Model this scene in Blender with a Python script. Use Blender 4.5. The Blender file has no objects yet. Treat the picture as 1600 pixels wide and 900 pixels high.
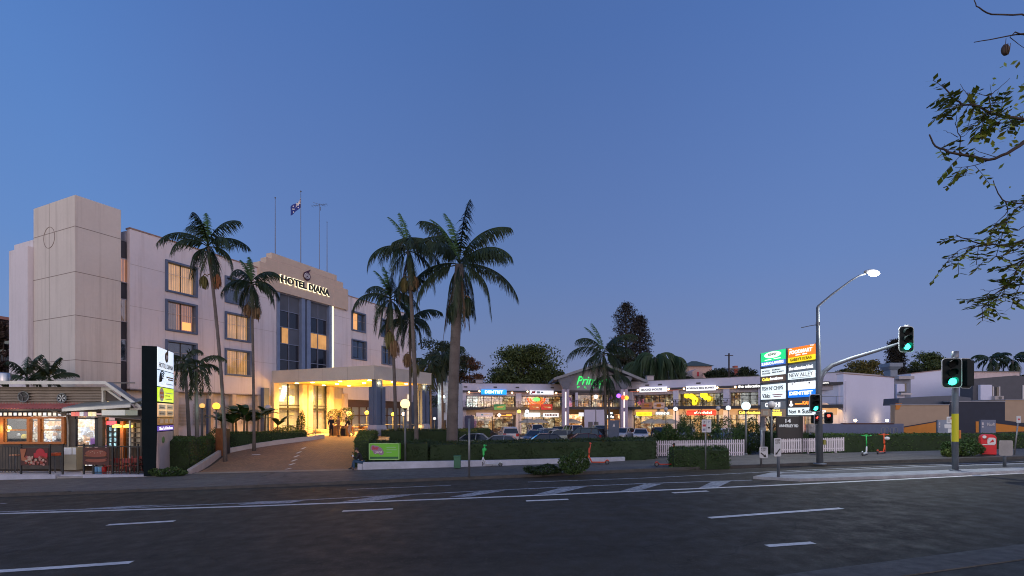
import bpy, bmesh, math, random
import numpy as np
from mathutils import Vector, Matrix
R = math.radians
PI = math.pi
rng = random.Random(7)
nr = np.random.RandomState(11)
SC = bpy.context.scene
COL = SC.collection
H = 2.93            # eye height above the road
F = 770.0           # focal length in photo pixels
HY = 650.0          # horizon row

# ------------------------------------------------------------------ placing
def ray(px, py): return ((px-800)/F, 1.0, (HY-py)/F)
def at(px, py, Y):
    a, _, b = ray(px, py)
    return Vector((a*Y, Y, H+b*Y))
def gz(x, y=0): return .023*max(-60, min(60, x))
def gnd(px, py, off=0.0):
    a, _, b = ray(px, py)
    Y = (-H+off)/(b-.023*a)
    return Vector((a*Y, Y, H+b*Y))
def gx(px, Y): return (px-800)/F*Y
def sstep(a, b, v):
    t = max(0, min(1, (v-a)/(b-a)))
    return t*t*(3-2*t)
KERB = [(-140, 7), (-60, 16.2), (-21.6, 20.8), (-10, 22.1), (0, 23.3), (6.5, 24.6), (16, 25.7), (27.4, 26.4), (60, 28), (160, 32)]
def kerb_y(x, K=KERB):
    for (x0, y0), (x1, y1) in zip(K, K[1:]):
        if x <= x1:
            return y0+(y1-y0)*(x-x0)/(x1-x0)
    return K[-1][1]
def path_z(x, y): return gz(x)+.10*sstep(0, .35, y-kerb_y(x))
def terr(x, y):
    """height of the land behind the kerb"""
    k = kerb_y(x)
    z = gz(x)
    if y > k: z += .10
    w = sstep(28.2, 41.5, y)*(1-sstep(-7.2, -4.6, x))*sstep(-23.5, -19.5, x)
    w = max(w, sstep(30, 34, y)*(1-sstep(-7.2, -4.6, x))*(1-sstep(-24, -20, x)))
    z = z*(1-w)+1.15*w
    wm = sstep(31, 38, y)*sstep(-7, -5, x)*(1-sstep(30, 42, x))
    z = z*(1-wm)+(-.1)*wm
    if y > 110: z += (y-110)*.05*sstep(110, 160, y)
    return z

# ------------------------------------------------------------------ materials
_M = {}
def nodes_mat(name):
    m = bpy.data.materials.new(name); m.use_nodes = True
    nt = m.node_tree; p = nt.nodes['Principled BSDF']
    return m, nt, p
def mix_rgb(nt, fac, a, b, mode='MIX'):
    n = nt.nodes.new('ShaderNodeMix'); n.data_type = 'RGBA'; n.blend_type = mode
    for sock, v in ((n.inputs['Factor'], fac), (n.inputs[6], a), (n.inputs[7], b)):
        if isinstance(v, bpy.types.NodeSocket): nt.links.new(v, sock)
        elif isinstance(v, (int, float)): sock.default_value = v
        else: sock.default_value = (*v[:3], 1)
    return n.outputs[2]
def noise(nt, vec, scale, detail=3, rough=.55):
    n = nt.nodes.new('ShaderNodeTexNoise'); n.inputs['Scale'].default_value = scale
    n.inputs['Detail'].default_value = detail; n.inputs['Roughness'].default_value = rough
    nt.links.new(vec, n.inputs['Vector']); return n.outputs['Fac']
def ramp(nt, fac, stops):
    n = nt.nodes.new('ShaderNodeValToRGB'); e = n.color_ramp.elements
    while len(e) < len(stops): e.new(.5)
    for el, (p, c) in zip(e, stops):
        el.position = p; el.color = (*c, 1) if len(c) == 3 else c
    nt.links.new(fac, n.inputs[0]); return n.outputs[0]
def mapr(nt, v, a, b, c, d):
    n = nt.nodes.new('ShaderNodeMapRange'); nt.links.new(v, n.inputs[0])
    for i, x in enumerate((a, b, c, d)): n.inputs[1+i].default_value = x
    return n.outputs[0]
def objco(nt):
    n = nt.nodes.new('ShaderNodeTexCoord'); return n.outputs['Object']
def wpos(nt):
    n = nt.nodes.new('ShaderNodeNewGeometry'); return n.outputs['Position']
def bump(nt, p, h, strength=.3, dist=.02):
    b = nt.nodes.new('ShaderNodeBump'); b.inputs['Strength'].default_value = strength
    b.inputs['Distance'].default_value = dist
    nt.links.new(h, b.inputs['Height']); nt.links.new(b.outputs[0], p.inputs['Normal'])
def mat(name, col, rough=.6, metal=0., var=.18, scale=1.5, bmp=0., spec=.5, emit=0., ecol=None, streak=0.):
    """painted / plain surface with weathering variation"""
    if name in _M: return _M[name]
    m, nt, p = nodes_mat(name)
    v = wpos(nt)
    n1 = noise(nt, v, scale, 5); n2 = noise(nt, v, scale*14, 2)
    s = nt.nodes.new('ShaderNodeMath'); s.operation = 'MULTIPLY_ADD'
    nt.links.new(n1, s.inputs[0]); s.inputs[1].default_value = .7
    k = nt.nodes.new('ShaderNodeMath'); k.operation = 'MULTIPLY'; nt.links.new(n2, k.inputs[0]); k.inputs[1].default_value = .3
    nt.links.new(k.outputs[0], s.inputs[2])
    f = mapr(nt, s.outputs[0], .3, .7, 0, 1)
    c = mix_rgb(nt, f, [x*(1-var) for x in col], [min(1, x*(1+var*.6)) for x in col])
    if streak:      # rain streaks and grime running down the wall
        mp = nt.nodes.new('ShaderNodeMapping'); mp.inputs['Scale'].default_value = (2.6, 2.6, .10); nt.links.new(v, mp.inputs[0])
        c = mix_rgb(nt, mapr(nt, noise(nt, mp.outputs[0], 1., 5, .65), .50, .78, 0, streak), c, [col[0]*.50, col[1]*.47, col[2]*.45])
    nt.links.new(c, p.inputs['Base Color'])
    p.inputs['Roughness'].default_value = rough; p.inputs['Metallic'].default_value = metal
    p.inputs['Specular IOR Level'].default_value = spec
    if bmp: bump(nt, p, n2, bmp)
    if emit:
        p.inputs['Emission Strength'].default_value = emit
        p.inputs['Emission Color'].default_value = (*(ecol or col), 1)
    _M[name] = m; return m
def emis(name, col, strength, base=None):
    """something that gives off light (lamp, lit sign, screen)"""
    if name in _M: return _M[name]
    m, nt, p = nodes_mat(name)
    p.inputs['Base Color'].default_value = (*(base or col), 1)
    p.inputs['Roughness'].default_value = .4
    p.inputs['Emission Color'].default_value = (*col, 1)
    p.inputs['Emission Strength'].default_value = strength
    _M[name] = m; return m
def glass(name, tint=(.9, .95, 1), refl=.12):
    if name in _M: return _M[name]
    m = bpy.data.materials.new(name); m.use_nodes = True; nt = m.node_tree; nt.nodes.clear()
    o = nt.nodes.new('ShaderNodeOutputMaterial'); mx = nt.nodes.new('ShaderNodeMixShader')
    t = nt.nodes.new('ShaderNodeBsdfTransparent'); g = nt.nodes.new('ShaderNodeBsdfGlossy')
    t.inputs[0].default_value = (*tint, 1); g.inputs[0].default_value = (.9, .93, 1, 1); g.inputs['Roughness'].default_value = .03
    mx.inputs[0].default_value = refl
    nt.links.new(t.outputs[0], mx.inputs[1]); nt.links.new(g.outputs[0], mx.inputs[2]); nt.links.new(mx.outputs[0], o.inputs[0])
    _M[name] = m; return m
def leafmat(name, cols, rough=.55, spec=.3):
    """foliage: every leaf gets its own tone"""
    if name in _M: return _M[name]
    m, nt, p = nodes_mat(name)
    g = nt.nodes.new('ShaderNodeNewGeometry')
    c = ramp(nt, g.outputs['Random Per Island'], [(i/(max(1, len(cols)-1)), c) for i, c in enumerate(cols)])
    n = noise(nt, g.outputs['Position'], .55, 2)
    c = mix_rgb(nt, mapr(nt, n, .3, .7, 0, .4), c, [x*.6 for x in cols[0]])
    nt.links.new(c, p.inputs['Base Color'])
    p.inputs['Roughness'].default_value = rough; p.inputs['Specular IOR Level'].default_value = spec
    _M[name] = m; return m
def shopmat(name, cols, strength, sx=1.6, sz=2.2, seed=0.):
    """lit shop interior: shelves, menu boards and goods as cells of coloured light"""
    if name in _M: return _M[name]
    m, nt, p = nodes_mat(name)
    tc = objco(nt)
    mp = nt.nodes.new('ShaderNodeMapping'); nt.links.new(tc, mp.inputs[0])
    mp.inputs['Scale'].default_value = (sx, sx, sz); mp.inputs['Location'].default_value = (seed*3.1, seed*1.7, seed*.37)
    v = nt.nodes.new('ShaderNodeTexVoronoi'); v.distance = 'CHEBYCHEV'; v.inputs['Scale'].default_value = 1.
    nt.links.new(mp.outputs[0], v.inputs['Vector'])
    sp = nt.nodes.new('ShaderNodeSeparateColor'); nt.links.new(v.outputs['Color'], sp.inputs[0])
    c = ramp(nt, sp.outputs[0], [(i/(len(cols)-1), c) for i, c in enumerate(cols)])
    v2 = nt.nodes.new('ShaderNodeTexVoronoi'); v2.distance = 'CHEBYCHEV'; v2.inputs['Scale'].default_value = 4.3
    nt.links.new(mp.outputs[0], v2.inputs['Vector'])
    sp2 = nt.nodes.new('ShaderNodeSeparateColor'); nt.links.new(v2.outputs['Color'], sp2.inputs[0])
    k = mapr(nt, sp2.outputs[1], .25, .95, .03, 1.35)
    c2 = mix_rgb(nt, 1.0, c, k, 'MULTIPLY')
    nt.links.new(c2, p.inputs['Emission Color']); p.inputs['Emission Strength'].default_value = strength
    nt.links.new(c, p.inputs['Base Color']); p.inputs['Roughness'].default_value = .6
    _M[name] = m; return m
def curtain(name, col, strength, dark=.45, scale=9):
    if name in _M: return _M[name]
    m, nt, p = nodes_mat(name)
    tc = objco(nt); w = nt.nodes.new('ShaderNodeTexWave'); w.bands_direction = 'X'
    w.inputs['Scale'].default_value = scale*.35; w.inputs['Distortion'].default_value = 2.2; w.inputs['Detail'].default_value = 2
    mp = nt.nodes.new('ShaderNodeMapping'); mp.inputs['Scale'].default_value = (1, 1, .12)
    nt.links.new(tc, mp.inputs[0]); nt.links.new(mp.outputs[0], w.inputs['Vector'])
    n = noise(nt, tc, .9, 2)
    f = nt.nodes.new('ShaderNodeMath'); f.operation = 'MULTIPLY'
    nt.links.new(w.outputs['Fac'], f.inputs[0]); nt.links.new(mapr(nt, n, .3, .7, .5, 1.2), f.inputs[1])
    c = mix_rgb(nt, f.outputs[0], [x*dark for x in col], col)
    nt.links.new(c, p.inputs['Base Color']); nt.links.new(c, p.inputs['Emission Color'])
    p.inputs['Emission Strength'].default_value = strength; p.inputs['Roughness'].default_value = .9
    _M[name] = m; return m

# ------------------------------------------------------------------ mesh building
class G:
    def __init__(s): s.v = []; s.f = []; s.sm = []
    def add(s, vs, fs, smooth=False):
        b = len(s.v); s.v += [tuple(v) for v in vs]
        s.f += [tuple(b+i for i in f) for f in fs]; s.sm += [smooth]*len(fs); return s
    def box(s, x0, y0, z0, x1, y1, z1):
        if x0 > x1: x0, x1 = x1, x0
        if y0 > y1: y0, y1 = y1, y0
        if z0 > z1: z0, z1 = z1, z0
        return s.add([(x0,y0,z0),(x1,y0,z0),(x1,y1,z0),(x0,y1,z0),(x0,y0,z1),(x1,y0,z1),(x1,y1,z1),(x0,y1,z1)],
                     [(0,3,2,1),(4,5,6,7),(0,1,5,4),(1,2,6,5),(2,3,7,6),(3,0,4,7)])
    def hexa(s, lo, hi):
        """two quads (4 points each, counter-clockwise from above)"""
        return s.add(list(lo)+list(hi), [(0,3,2,1),(4,5,6,7),(0,1,5,4),(1,2,6,5),(2,3,7,6),(3,0,4,7)])
    def prism(s, poly, z0, z1):
        n = len(poly)
        a = sum(poly[i][0]*poly[(i+1)%n][1]-poly[(i+1)%n][0]*poly[i][1] for i in range(n))
        if a < 0: poly = poly[::-1]
        f0 = z0 if callable(z0) else (lambda x, y: z0)
        f1 = z1 if callable(z1) else (lambda x, y: z1)
        vs = [(x, y, f0(x, y)) for x, y in poly]+[(x, y, f1(x, y)) for x, y in poly]
        return s.add(vs, [tuple(range(n))[::-1], tuple(range(n, 2*n))]+[(i, (i+1)%n, n+(i+1)%n, n+i) for i in range(n)])
    def prismy(s, poly, y0, y1):
        """polygon in x,z pushed along y"""
        n = len(poly)
        a = sum(poly[i][0]*poly[(i+1)%n][1]-poly[(i+1)%n][0]*poly[i][1] for i in range(n))
        if a < 0: poly = poly[::-1]
        vs = [(x, y0, z) for x, z in poly]+[(x, y1, z) for x, z in poly]
        return s.add(vs, [tuple(range(n)), tuple(range(n, 2*n))[::-1]]+[(i, n+i, n+(i+1)%n, (i+1)%n) for i in range(n)])
    def tube(s, pts, rad, n=8, smooth=True):
        pts = [Vector(p) for p in pts]; k = len(pts)
        if not hasattr(rad, '__len__'): rad = [rad]*k
        b = []; ref = None
        for i, p in enumerate(pts):
            d = (pts[min(i+1, k-1)]-pts[max(i-1, 0)]).normalized()
            if ref is None: ref = Vector((0, 0, 1)) if abs(d.z) < .9 else Vector((1, 0, 0))
            u = d.cross(ref).normalized(); w = u.cross(d).normalized(); ref = w
            for j in range(n):
                a = 2*PI*j/n; b.append(p+(u*math.cos(a)+w*math.sin(a))*rad[i])
        fs = [(i*n+j, i*n+(j+1)%n, (i+1)*n+(j+1)%n, (i+1)*n+j) for i in range(k-1) for j in range(n)]
        base = len(s.v); s.add(b, fs, smooth)
        s.f += [tuple(base+j for j in range(n))[::-1], tuple(base+(k-1)*n+j for j in range(n))]; s.sm += [False, False]
        return s
    def lathe(s, prof, c=(0, 0, 0), n=16, smooth=True):
        vs = []; k = len(prof)
        for r, z in prof:
            for j in range(n):
                a = 2*PI*j/n; vs.append((c[0]+r*math.cos(a), c[1]+r*math.sin(a), c[2]+z))
        fs = [(i*n+j, i*n+(j+1)%n, (i+1)*n+(j+1)%n, (i+1)*n+j) for i in range(k-1) for j in range(n)]
        s.add(vs, fs, smooth); return s
    def ball(s, c, r, n=16, sx=1, sy=1, sz=1):
        m = n//2; vs = [(c[0], c[1], c[2]-r*sz)]
        for i in range(1, m):
            p = -PI/2+PI*i/m
            for j in range(n):
                a = 2*PI*j/n; vs.append((c[0]+r*sx*math.cos(p)*math.cos(a), c[1]+r*sy*math.cos(p)*math.sin(a), c[2]+r*sz*math.sin(p)))
        vs.append((c[0], c[1], c[2]+r*sz)); t = len(vs)-1
        fs = [(0, 1+(j+1)%n, 1+j) for j in range(n)]
        fs += [(1+i*n+j, 1+i*n+(j+1)%n, 1+(i+1)*n+(j+1)%n, 1+(i+1)*n+j) for i in range(m-2) for j in range(n)]
        fs += [(t, 1+(m-2)*n+j, 1+(m-2)*n+(j+1)%n) for j in range(n)]
        return s.add(vs, fs, True)
    def disc(s, c, r, axis='y', th=.02, n=16):
        """flat round plate facing along axis"""
        vs = []
        for e in (-th/2, th/2):
            for j in range(n):
                a = 2*PI*j/n; x, z = r*math.cos(a), r*math.sin(a)
                vs.append((c[0]+x, c[1]+e, c[2]+z) if axis == 'y' else (c[0]+e, c[1]+x, c[2]+z) if axis == 'x' else (c[0]+x, c[1]+z, c[2]+e))
        return s.add(vs, [tuple(range(n)), tuple(range(n, 2*n))[::-1]]+[(j, n+j, n+(j+1)%n, (j+1)%n) for j in range(n)])
    def out(s, name, m, parent=None, bevel=0., loc=None, rz=0., fix=True, **tg):
        me = bpy.data.meshes.new(name); me.from_pydata(s.v, [], s.f)
        me.polygons.foreach_set('use_smooth', s.sm)
        if fix:
            bm = bmesh.new(); bm.from_mesh(me); bmesh.ops.recalc_face_normals(bm, faces=bm.faces); bm.to_mesh(me); bm.free()
        me.materials.append(m); me.update()
        o = bpy.data.objects.new(name, me); COL.objects.link(o)
        if parent: o.parent = parent
        if loc is not None: o.location = loc
        o.rotation_euler = (0, 0, rz)
        if bevel:
            b = o.modifiers.new('b', 'BEVEL'); b.width = bevel; b.segments = 2; b.limit_method = 'ANGLE'
        for k, v in tg.items():
            if v: o[k] = v
        return o
def quads(name, V, m, parent=None, loc=None, **tg):
    """V: N x 4 x 3 numpy array of separate quads"""
    N = len(V); me = bpy.data.meshes.new(name)
    me.vertices.add(N*4); me.vertices.foreach_set('co', V.reshape(-1).astype('f'))
    me.loops.add(N*4); me.loops.foreach_set('vertex_index', np.arange(N*4, dtype='i'))
    me.polygons.add(N); me.polygons.foreach_set('loop_start', np.arange(0, N*4, 4, dtype='i'))
    me.update(calc_edges=True); me.materials.append(m)
    o = bpy.data.objects.new(name, me); COL.objects.link(o)
    if parent: o.parent = parent
    if loc is not None: o.location = loc
    for k, v in tg.items():
        if v: o[k] = v
    return o
def leafq(P, size, n=None, aspect=.5, up=None):
    """leaf quads at points P with random directions"""
    N = len(P); d = nr.normal(size=(N, 3)); d /= np.linalg.norm(d, axis=1)[:, None]
    e = nr.normal(size=(N, 3))
    if up is not None: e = e*.5+up
    e = np.cross(d, e); e /= np.linalg.norm(e, axis=1)[:, None]+1e-9
    s = size*(.6+.8*nr.rand(N))[:, None]
    a = d*s*.5; b = e*s*.5*aspect
    return np.stack([P-a, P+b-a*.1, P+a, P-b-a*.1], axis=1)
def T(name, label, cat, loc=(0, 0, 0), rz=0., group=None):
    o = bpy.data.objects.new(name, None); COL.objects.link(o); o.location = loc; o.rotation_euler = (0, 0, rz)
    o.empty_display_size = .2; o['label'] = label; o['category'] = cat
    if group: o['group'] = group
    return o
def kids(o): return [c for c in bpy.data.objects if c.parent == o]
_kc = {}
def cp(o, parent=None):
    if o.name not in _kc: _kc[o.name] = kids(o)
    c = o.copy(); COL.objects.link(c)
    if parent: c.parent = parent
    for k in _kc[o.name]: cp(k, c)
    return c
def place(o, loc, rz=None, label=None, group=None, scale=None):
    o.location = loc
    if rz is not None: o.rotation_euler = (0, 0, rz)
    if label: o['label'] = label
    if group: o['group'] = group
    if scale: o.scale = (scale,)*3 if not hasattr(scale, '__len__') else scale
    return o
def struct(name, g, m, **k): return g.out(name, m, kind='structure', **k)
def text(s, name, m, parent, x0, x1, z0, z1, y, depth=.02, bold=.0, shear=0., fit=True):
    """lettering standing in the local x,z plane facing -y, fitted to the box"""
    c = bpy.data.curves.new('lettering', 'FONT'); c.body = s; c.extrude = depth/2; c.offset = bold; c.shear = shear
    c.resolution_u = 3
    t = bpy.data.objects.new('tmp', c); COL.objects.link(t)
    dg = bpy.context.evaluated_depsgraph_get()
    me = bpy.data.meshes.new_from_object(t.evaluated_get(dg)); bpy.data.objects.remove(t)
    n = len(me.vertices); co = np.empty(n*3, 'f'); me.vertices.foreach_get('co', co); co = co.reshape(-1, 3)
    lo, hi = co.min(0), co.max(0); w, h = hi[0]-lo[0], hi[1]-lo[1]
    sx = (x1-x0)/w; sz = (z1-z0)/h
    if not fit: sx = sz = min(sx, sz)
    cx = (x0+x1)/2; cz = (z0+z1)/2
    out = np.stack([cx+(co[:, 0]-(lo[0]+hi[0])/2)*sx, y+co[:, 2], cz+(co[:, 1]-(lo[1]+hi[1])/2)*sz], 1)
    me.vertices.foreach_set('co', out.reshape(-1).astype('f')); me.materials.clear(); me.materials.append(m); me.update()
    o = bpy.data.objects.new(name, me); COL.objects.link(o); o.parent = parent
    return o
class Fr:
    """vertical working plane: origin, direction u (to its right), plus an Empty that parents what is built in it"""
    def __init__(s, o, u, z0=0.):
        s.o = Vector(o); s.u = Vector(u).normalized(); s.n = Vector((-s.u.y, s.u.x)); s.z0 = z0
        s.ang = math.atan2(s.u.y, s.u.x)
    def p(s, px, py, n=0.):
        a, _, b = ray(px, py); q = s.o+s.n*n
        L = q.dot(s.n)/(a*s.n.x+s.n.y)
        hit = Vector((a*L, L))
        return (hit-s.o).dot(s.u), H+b*L-s.z0
    def t(s, px, n=0.): return s.p(px, 650, n)[0]
    def z(s, px, py, n=0.): return s.p(px, py, n)[1]
    def w(s, t, n=0., z=0.): v = s.o+s.u*t+s.n*n; return Vector((v.x, v.y, z+s.z0))
    def thing(s, name, label, cat, group=None): return T(name, label, cat, (s.o.x, s.o.y, s.z0), s.ang, group)

# ------------------------------------------------------------------ shared materials
ACONC = mat('concrete', (.33, .32, .31), .85, var=.3, bmp=.3)
KCONC = mat('kerb_concrete', (.36, .36, .37), .85, var=.35, scale=2.5, bmp=.4)
WHITEW = mat('white_paint', (.66, .62, .62), .7, var=.1)
RENDER_H = mat('hotel_render', (.66, .62, .65), .85, var=.08, scale=.35, bmp=.15, streak=.5)
RENDER_T = mat('hotel_tower_render', (.62, .57, .52), .85, var=.08, scale=.35, bmp=.15, streak=.5)
BLUEP = mat('hotel_blue_paint', (.09, .13, .22), .55, var=.12)
DARKM = mat('dark_metal', (.02, .022, .025), .45, var=.3)
GALV = mat('galvanised_steel', (.23, .24, .26), .5, metal=.6, var=.25, scale=6)
GREYM = mat('grey_metal', (.12, .125, .135), .5, var=.25)
LETW = emis('lit_white_letters', (1, .98, .9), 1.1)
INK = mat('black_lettering', (.01, .01, .012), .5)
WOODO = mat('orange_timber', (.42, .14, .03), .5, var=.3, scale=5)
PANE = glass('window_glass', (.88, .93, .96), .10)
PANED = mat('dark_window_glass', (.012, .016, .028), .08, spec=.8, var=.2)
GREENH = leafmat('hedge_leaf', [(.03, .065, .014), (.045, .09, .02), (.065, .12, .025), (.022, .05, .012)])
# ================================================================== camera, sky, sun
cam = bpy.data.cameras.new('camera'); co = bpy.data.objects.new('camera', cam); COL.objects.link(co)
co.location = (0, 0, H); co.rotation_euler = (PI/2, 0, 0)
cam.sensor_width = 36; cam.lens = F/1600*36; cam.shift_y = 200/1600; cam.clip_end = 4000; cam.clip_start = .1
SC.camera = co
w = bpy.data.worlds.new('World'); SC.world = w; w.use_nodes = True
nt = w.node_tree; bg = nt.nodes['Background']
tc = nt.nodes.new('ShaderNodeTexCoord'); sx = nt.nodes.new('ShaderNodeSeparateXYZ'); nt.links.new(tc.outputs['Generated'], sx.inputs[0])
# after sunset: deep blue above, lilac band low down, pink glow low over the side the sun went down (behind the camera)
front = ramp(nt, mapr(nt, sx.outputs[2], -.02, 1, 0, 1), [(0, (.185, .20, .33)), (.10, (.135, .18, .36)), (.28, (.098, .165, .38)), (.62, (.060, .13, .36)), (1, (.045, .10, .31))])
back = ramp(nt, mapr(nt, sx.outputs[2], -.02, 1, 0, 1), [(0, (1.35, 1.05, .95)), (.12, (1.25, 1.08, 1.12)), (.35, (.66, .68, .92)), (.7, (.17, .22, .42)), (1, (.05, .115, .34))])
sky = mix_rgb(nt, mapr(nt, sx.outputs[1], .35, -.6, 0, 1), front, back)
lr = ramp(nt, mapr(nt, sx.outputs[0], -1, 1, 0, 1), [(.19, (1.12, 1.32, 1.28)), (.285, (1.13, 1.14, 1.10)), (.5, (1.03, .98, .93)), (.6, (1.06, 1.0, .96)), (.76, (1.14, 1.11, 1.06))])
sky = mix_rgb(nt, 1., sky, lr, 'MULTIPLY')
ns = nt.nodes.new('ShaderNodeTexSky'); ns.sky_type = 'NISHITA'; ns.sun_disc = False
ns.sun_elevation = R(.5); ns.sun_rotation = R(200); ns.ozone_density = 3; ns.dust_density = .6
nk = mix_rgb(nt, 1., ns.outputs[0], (.06, .06, .06), 'MULTIPLY')
nt.links.new(mix_rgb(nt, 1., sky, nk, 'ADD'), bg.inputs[0]); bg.inputs[1].default_value = SKY_K = 1.0
sun = bpy.data.lights.new('sun', 'SUN'); sun.energy = .25; sun.angle = R(25); sun.color = (1, .68, .58)
so = bpy.data.objects.new('sun', sun); COL.objects.link(so); so.rotation_euler = (R(78), 0, R(20))
SC.view_settings.view_transform = 'Standard'; SC.view_settings.look = 'None'; SC.view_settings.gamma = 1
SC.view_settings.use_curve_mapping = False; SC.view_settings.exposure = .14
SC.cycles.use_denoising = True; SC.cycles.filter_width = 1.05; SC.cycles.max_bounces = 6; SC.cycles.diffuse_bounces = 2; SC.cycles.glossy_bounces = 2
SC.cycles.transparent_max_bounces = 8; SC.cycles.sample_clamp_indirect = 4; SC.cycles.use_light_tree = True
def lamp(kind, loc, power, col=(1, .72, .38), size=.15, rot=None, spot=None, blend=.6, name='lamp_light'):
    l = bpy.data.lights.new(name, kind); l.energy = power; l.color = col
    if kind == 'AREA': l.size = size
    else: l.shadow_soft_size = size
    if spot: l.spot_size = R(spot); l.spot_blend = blend
    o = bpy.data.objects.new(name, l); COL.objects.link(o); o.location = loc
    if rot: o.rotation_euler = rot
    return o

# ================================================================== ground, road, markings
def asphalt(name, dark, light, patch=1.):
    m, nt, p = nodes_mat(name)
    v = wpos(nt)
    big = noise(nt, v, .22, 5, .6); mid = noise(nt, v, 2.2, 4); fine = noise(nt, v, 55, 2, .7)
    mp = nt.nodes.new('ShaderNodeMapping'); mp.inputs['Scale'].default_value = (.05, .9, 1); mp.inputs['Rotation'].default_value = (0, 0, R(-5)); nt.links.new(v, mp.inputs[0])
    st = noise(nt, mp.outputs[0], 1., 4)
    a = nt.nodes.new('ShaderNodeMath'); a.operation = 'ADD'; nt.links.new(big, a.inputs[0]); nt.links.new(st, a.inputs[1])
    c = mix_rgb(nt, mapr(nt, a.outputs[0], .75, 1.25, 0, 1), dark, light)
    c = mix_rgb(nt, mapr(nt, mid, .35, .7, 0, .2*patch), c, [x*.6 for x in dark])
    wv = nt.nodes.new('ShaderNodeVectorMath'); wv.operation = 'MULTIPLY_ADD'; nd = nt.nodes.new('ShaderNodeTexNoise'); nd.inputs['Scale'].default_value = .7; nt.links.new(v, nd.inputs['Vector'])
    nt.links.new(nd.outputs['Color'], wv.inputs[0]); wv.inputs[1].default_value = (1.6, 1.6, 0); nt.links.new(v, wv.inputs[2])
    vc = nt.nodes.new('ShaderNodeTexVoronoi'); vc.feature = 'DISTANCE_TO_EDGE'; vc.inputs['Scale'].default_value = .23; nt.links.new(wv.outputs[0], vc.inputs['Vector'])
    c = mix_rgb(nt, mapr(nt, vc.outputs['Distance'], .0, .006, .75, 0), c, [x*.3 for x in dark])      # sealed cracks
    bk = nt.nodes.new('ShaderNodeTexBrick'); bk.inputs['Scale'].default_value = 1; bk.inputs['Brick Width'].default_value = 9; bk.inputs['Row Height'].default_value = 3.3; bk.inputs['Mortar Size'].default_value = .02; bk.inputs['Color1'].default_value = (0, 0, 0, 1); bk.inputs['Color2'].default_value = (1, 1, 1, 1); bk.inputs['Mortar'].default_value = (0, 0, 0, 1)
    mp2 = nt.nodes.new('ShaderNodeMapping'); mp2.inputs['Rotation'].default_value = (0, 0, R(-6)); nt.links.new(v, mp2.inputs[0]); nt.links.new(mp2.outputs[0], bk.inputs['Vector'])
    c = mix_rgb(nt, mapr(nt, bk.outputs['Color'], 0, 1, 0, .35), c, [x*1.35 for x in light])      # resurfaced strips
    c = mix_rgb(nt, mapr(nt, fine, .52, .72, 0, .55), c, [x*2.1 for x in light])
    c = mix_rgb(nt, mapr(nt, noise(nt, v, 16, 2, .8), .56, .72, 0, .5), c, [x*2.4 for x in light])
    nt.links.new(c, p.inputs['Base Color'])
    nt.links.new(mapr(nt, mid, .3, .7, .62, .9), p.inputs['Roughness'])
    p.inputs['Specular IOR Level'].default_value = .25
    bump(nt, p, fine, .5, .01)
    return m
ASPH = asphalt('asphalt', (.031, .025, .017), (.052, .043, .031))
PATHM = asphalt('footpath_asphalt', (.075, .07, .062), (.135, .122, .11), 1.4)
CARPM = asphalt('carpark_asphalt', (.05, .05, .052), (.075, .075, .078))
EARTH = mat('earth', (.07, .05, .035), .95, var=.4)
def axis(parts):
    out = []
    for a, b, s in parts: out += list(np.arange(a, b, s))
    return out+[parts[-1][1]]
xs = axis([(-600, -60, 60), (-60, -30, 3), (-30, 46, 1.), (46, 80, 4), (80, 600, 60)])
ys = axis([(-40, 5, 9), (5, 30, 1.25), (30, 46, .8), (46, 90, 4), (90, 210, 10), (210, 900, 90)])
def sheet(name, xs, ys, zf, m, off=0., **k):
    g = G(); nx = len(xs)
    vs = [(x, y, zf(x, y)+off) for y in ys for x in xs]
    fs = [(j*nx+i, j*nx+i+1, (j+1)*nx+i+1, (j+1)*nx+i) for j in range(len(ys)-1) for i in range(nx-1)]
    g.add(vs, fs, True); return g.out(name, m, fix=False, **k)
def terr0(x, y): return terr(x, y)-(.03 if y < 60 else .1) - (.12 if y < kerb_y(x)+.8 else 0)
sheet('ground', xs, ys, terr0, EARTH, kind='structure')
# carriageway: follows the kerb curve
def strip(name, x0, x1, ylo, yhi, zf, m, off, nx=60, ny=4, **k):
    g = G(); vs = []
    for i in range(nx+1):
        x = x0+(x1-x0)*i/nx; a, b = ylo(x), yhi(x)
        for j in range(ny+1):
            y = a+(b-a)*j/ny; vs.append((x, y, zf(x, y)+off))
    fs = [(i*(ny+1)+j, (i+1)*(ny+1)+j, (i+1)*(ny+1)+j+1, i*(ny+1)+j+1) for i in range(nx) for j in range(ny)]
    g.add(vs, fs, True); return g.out(name, m, fix=False, kind='structure', **k)
NEAR = [(-140, -14), (-12, 4.4), (-2, 6.6), (5.3, 8.65), (10.4, 10.0), (20, 13), (32, 15.2), (60, 18), (160, 24)]
near_y = lambda x: kerb_y(x, NEAR)
strip('road', -140, 160, lambda x: near_y(x)-.2, lambda x: kerb_y(x)+.02, gz, ASPH, 0., nx=150)
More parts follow.
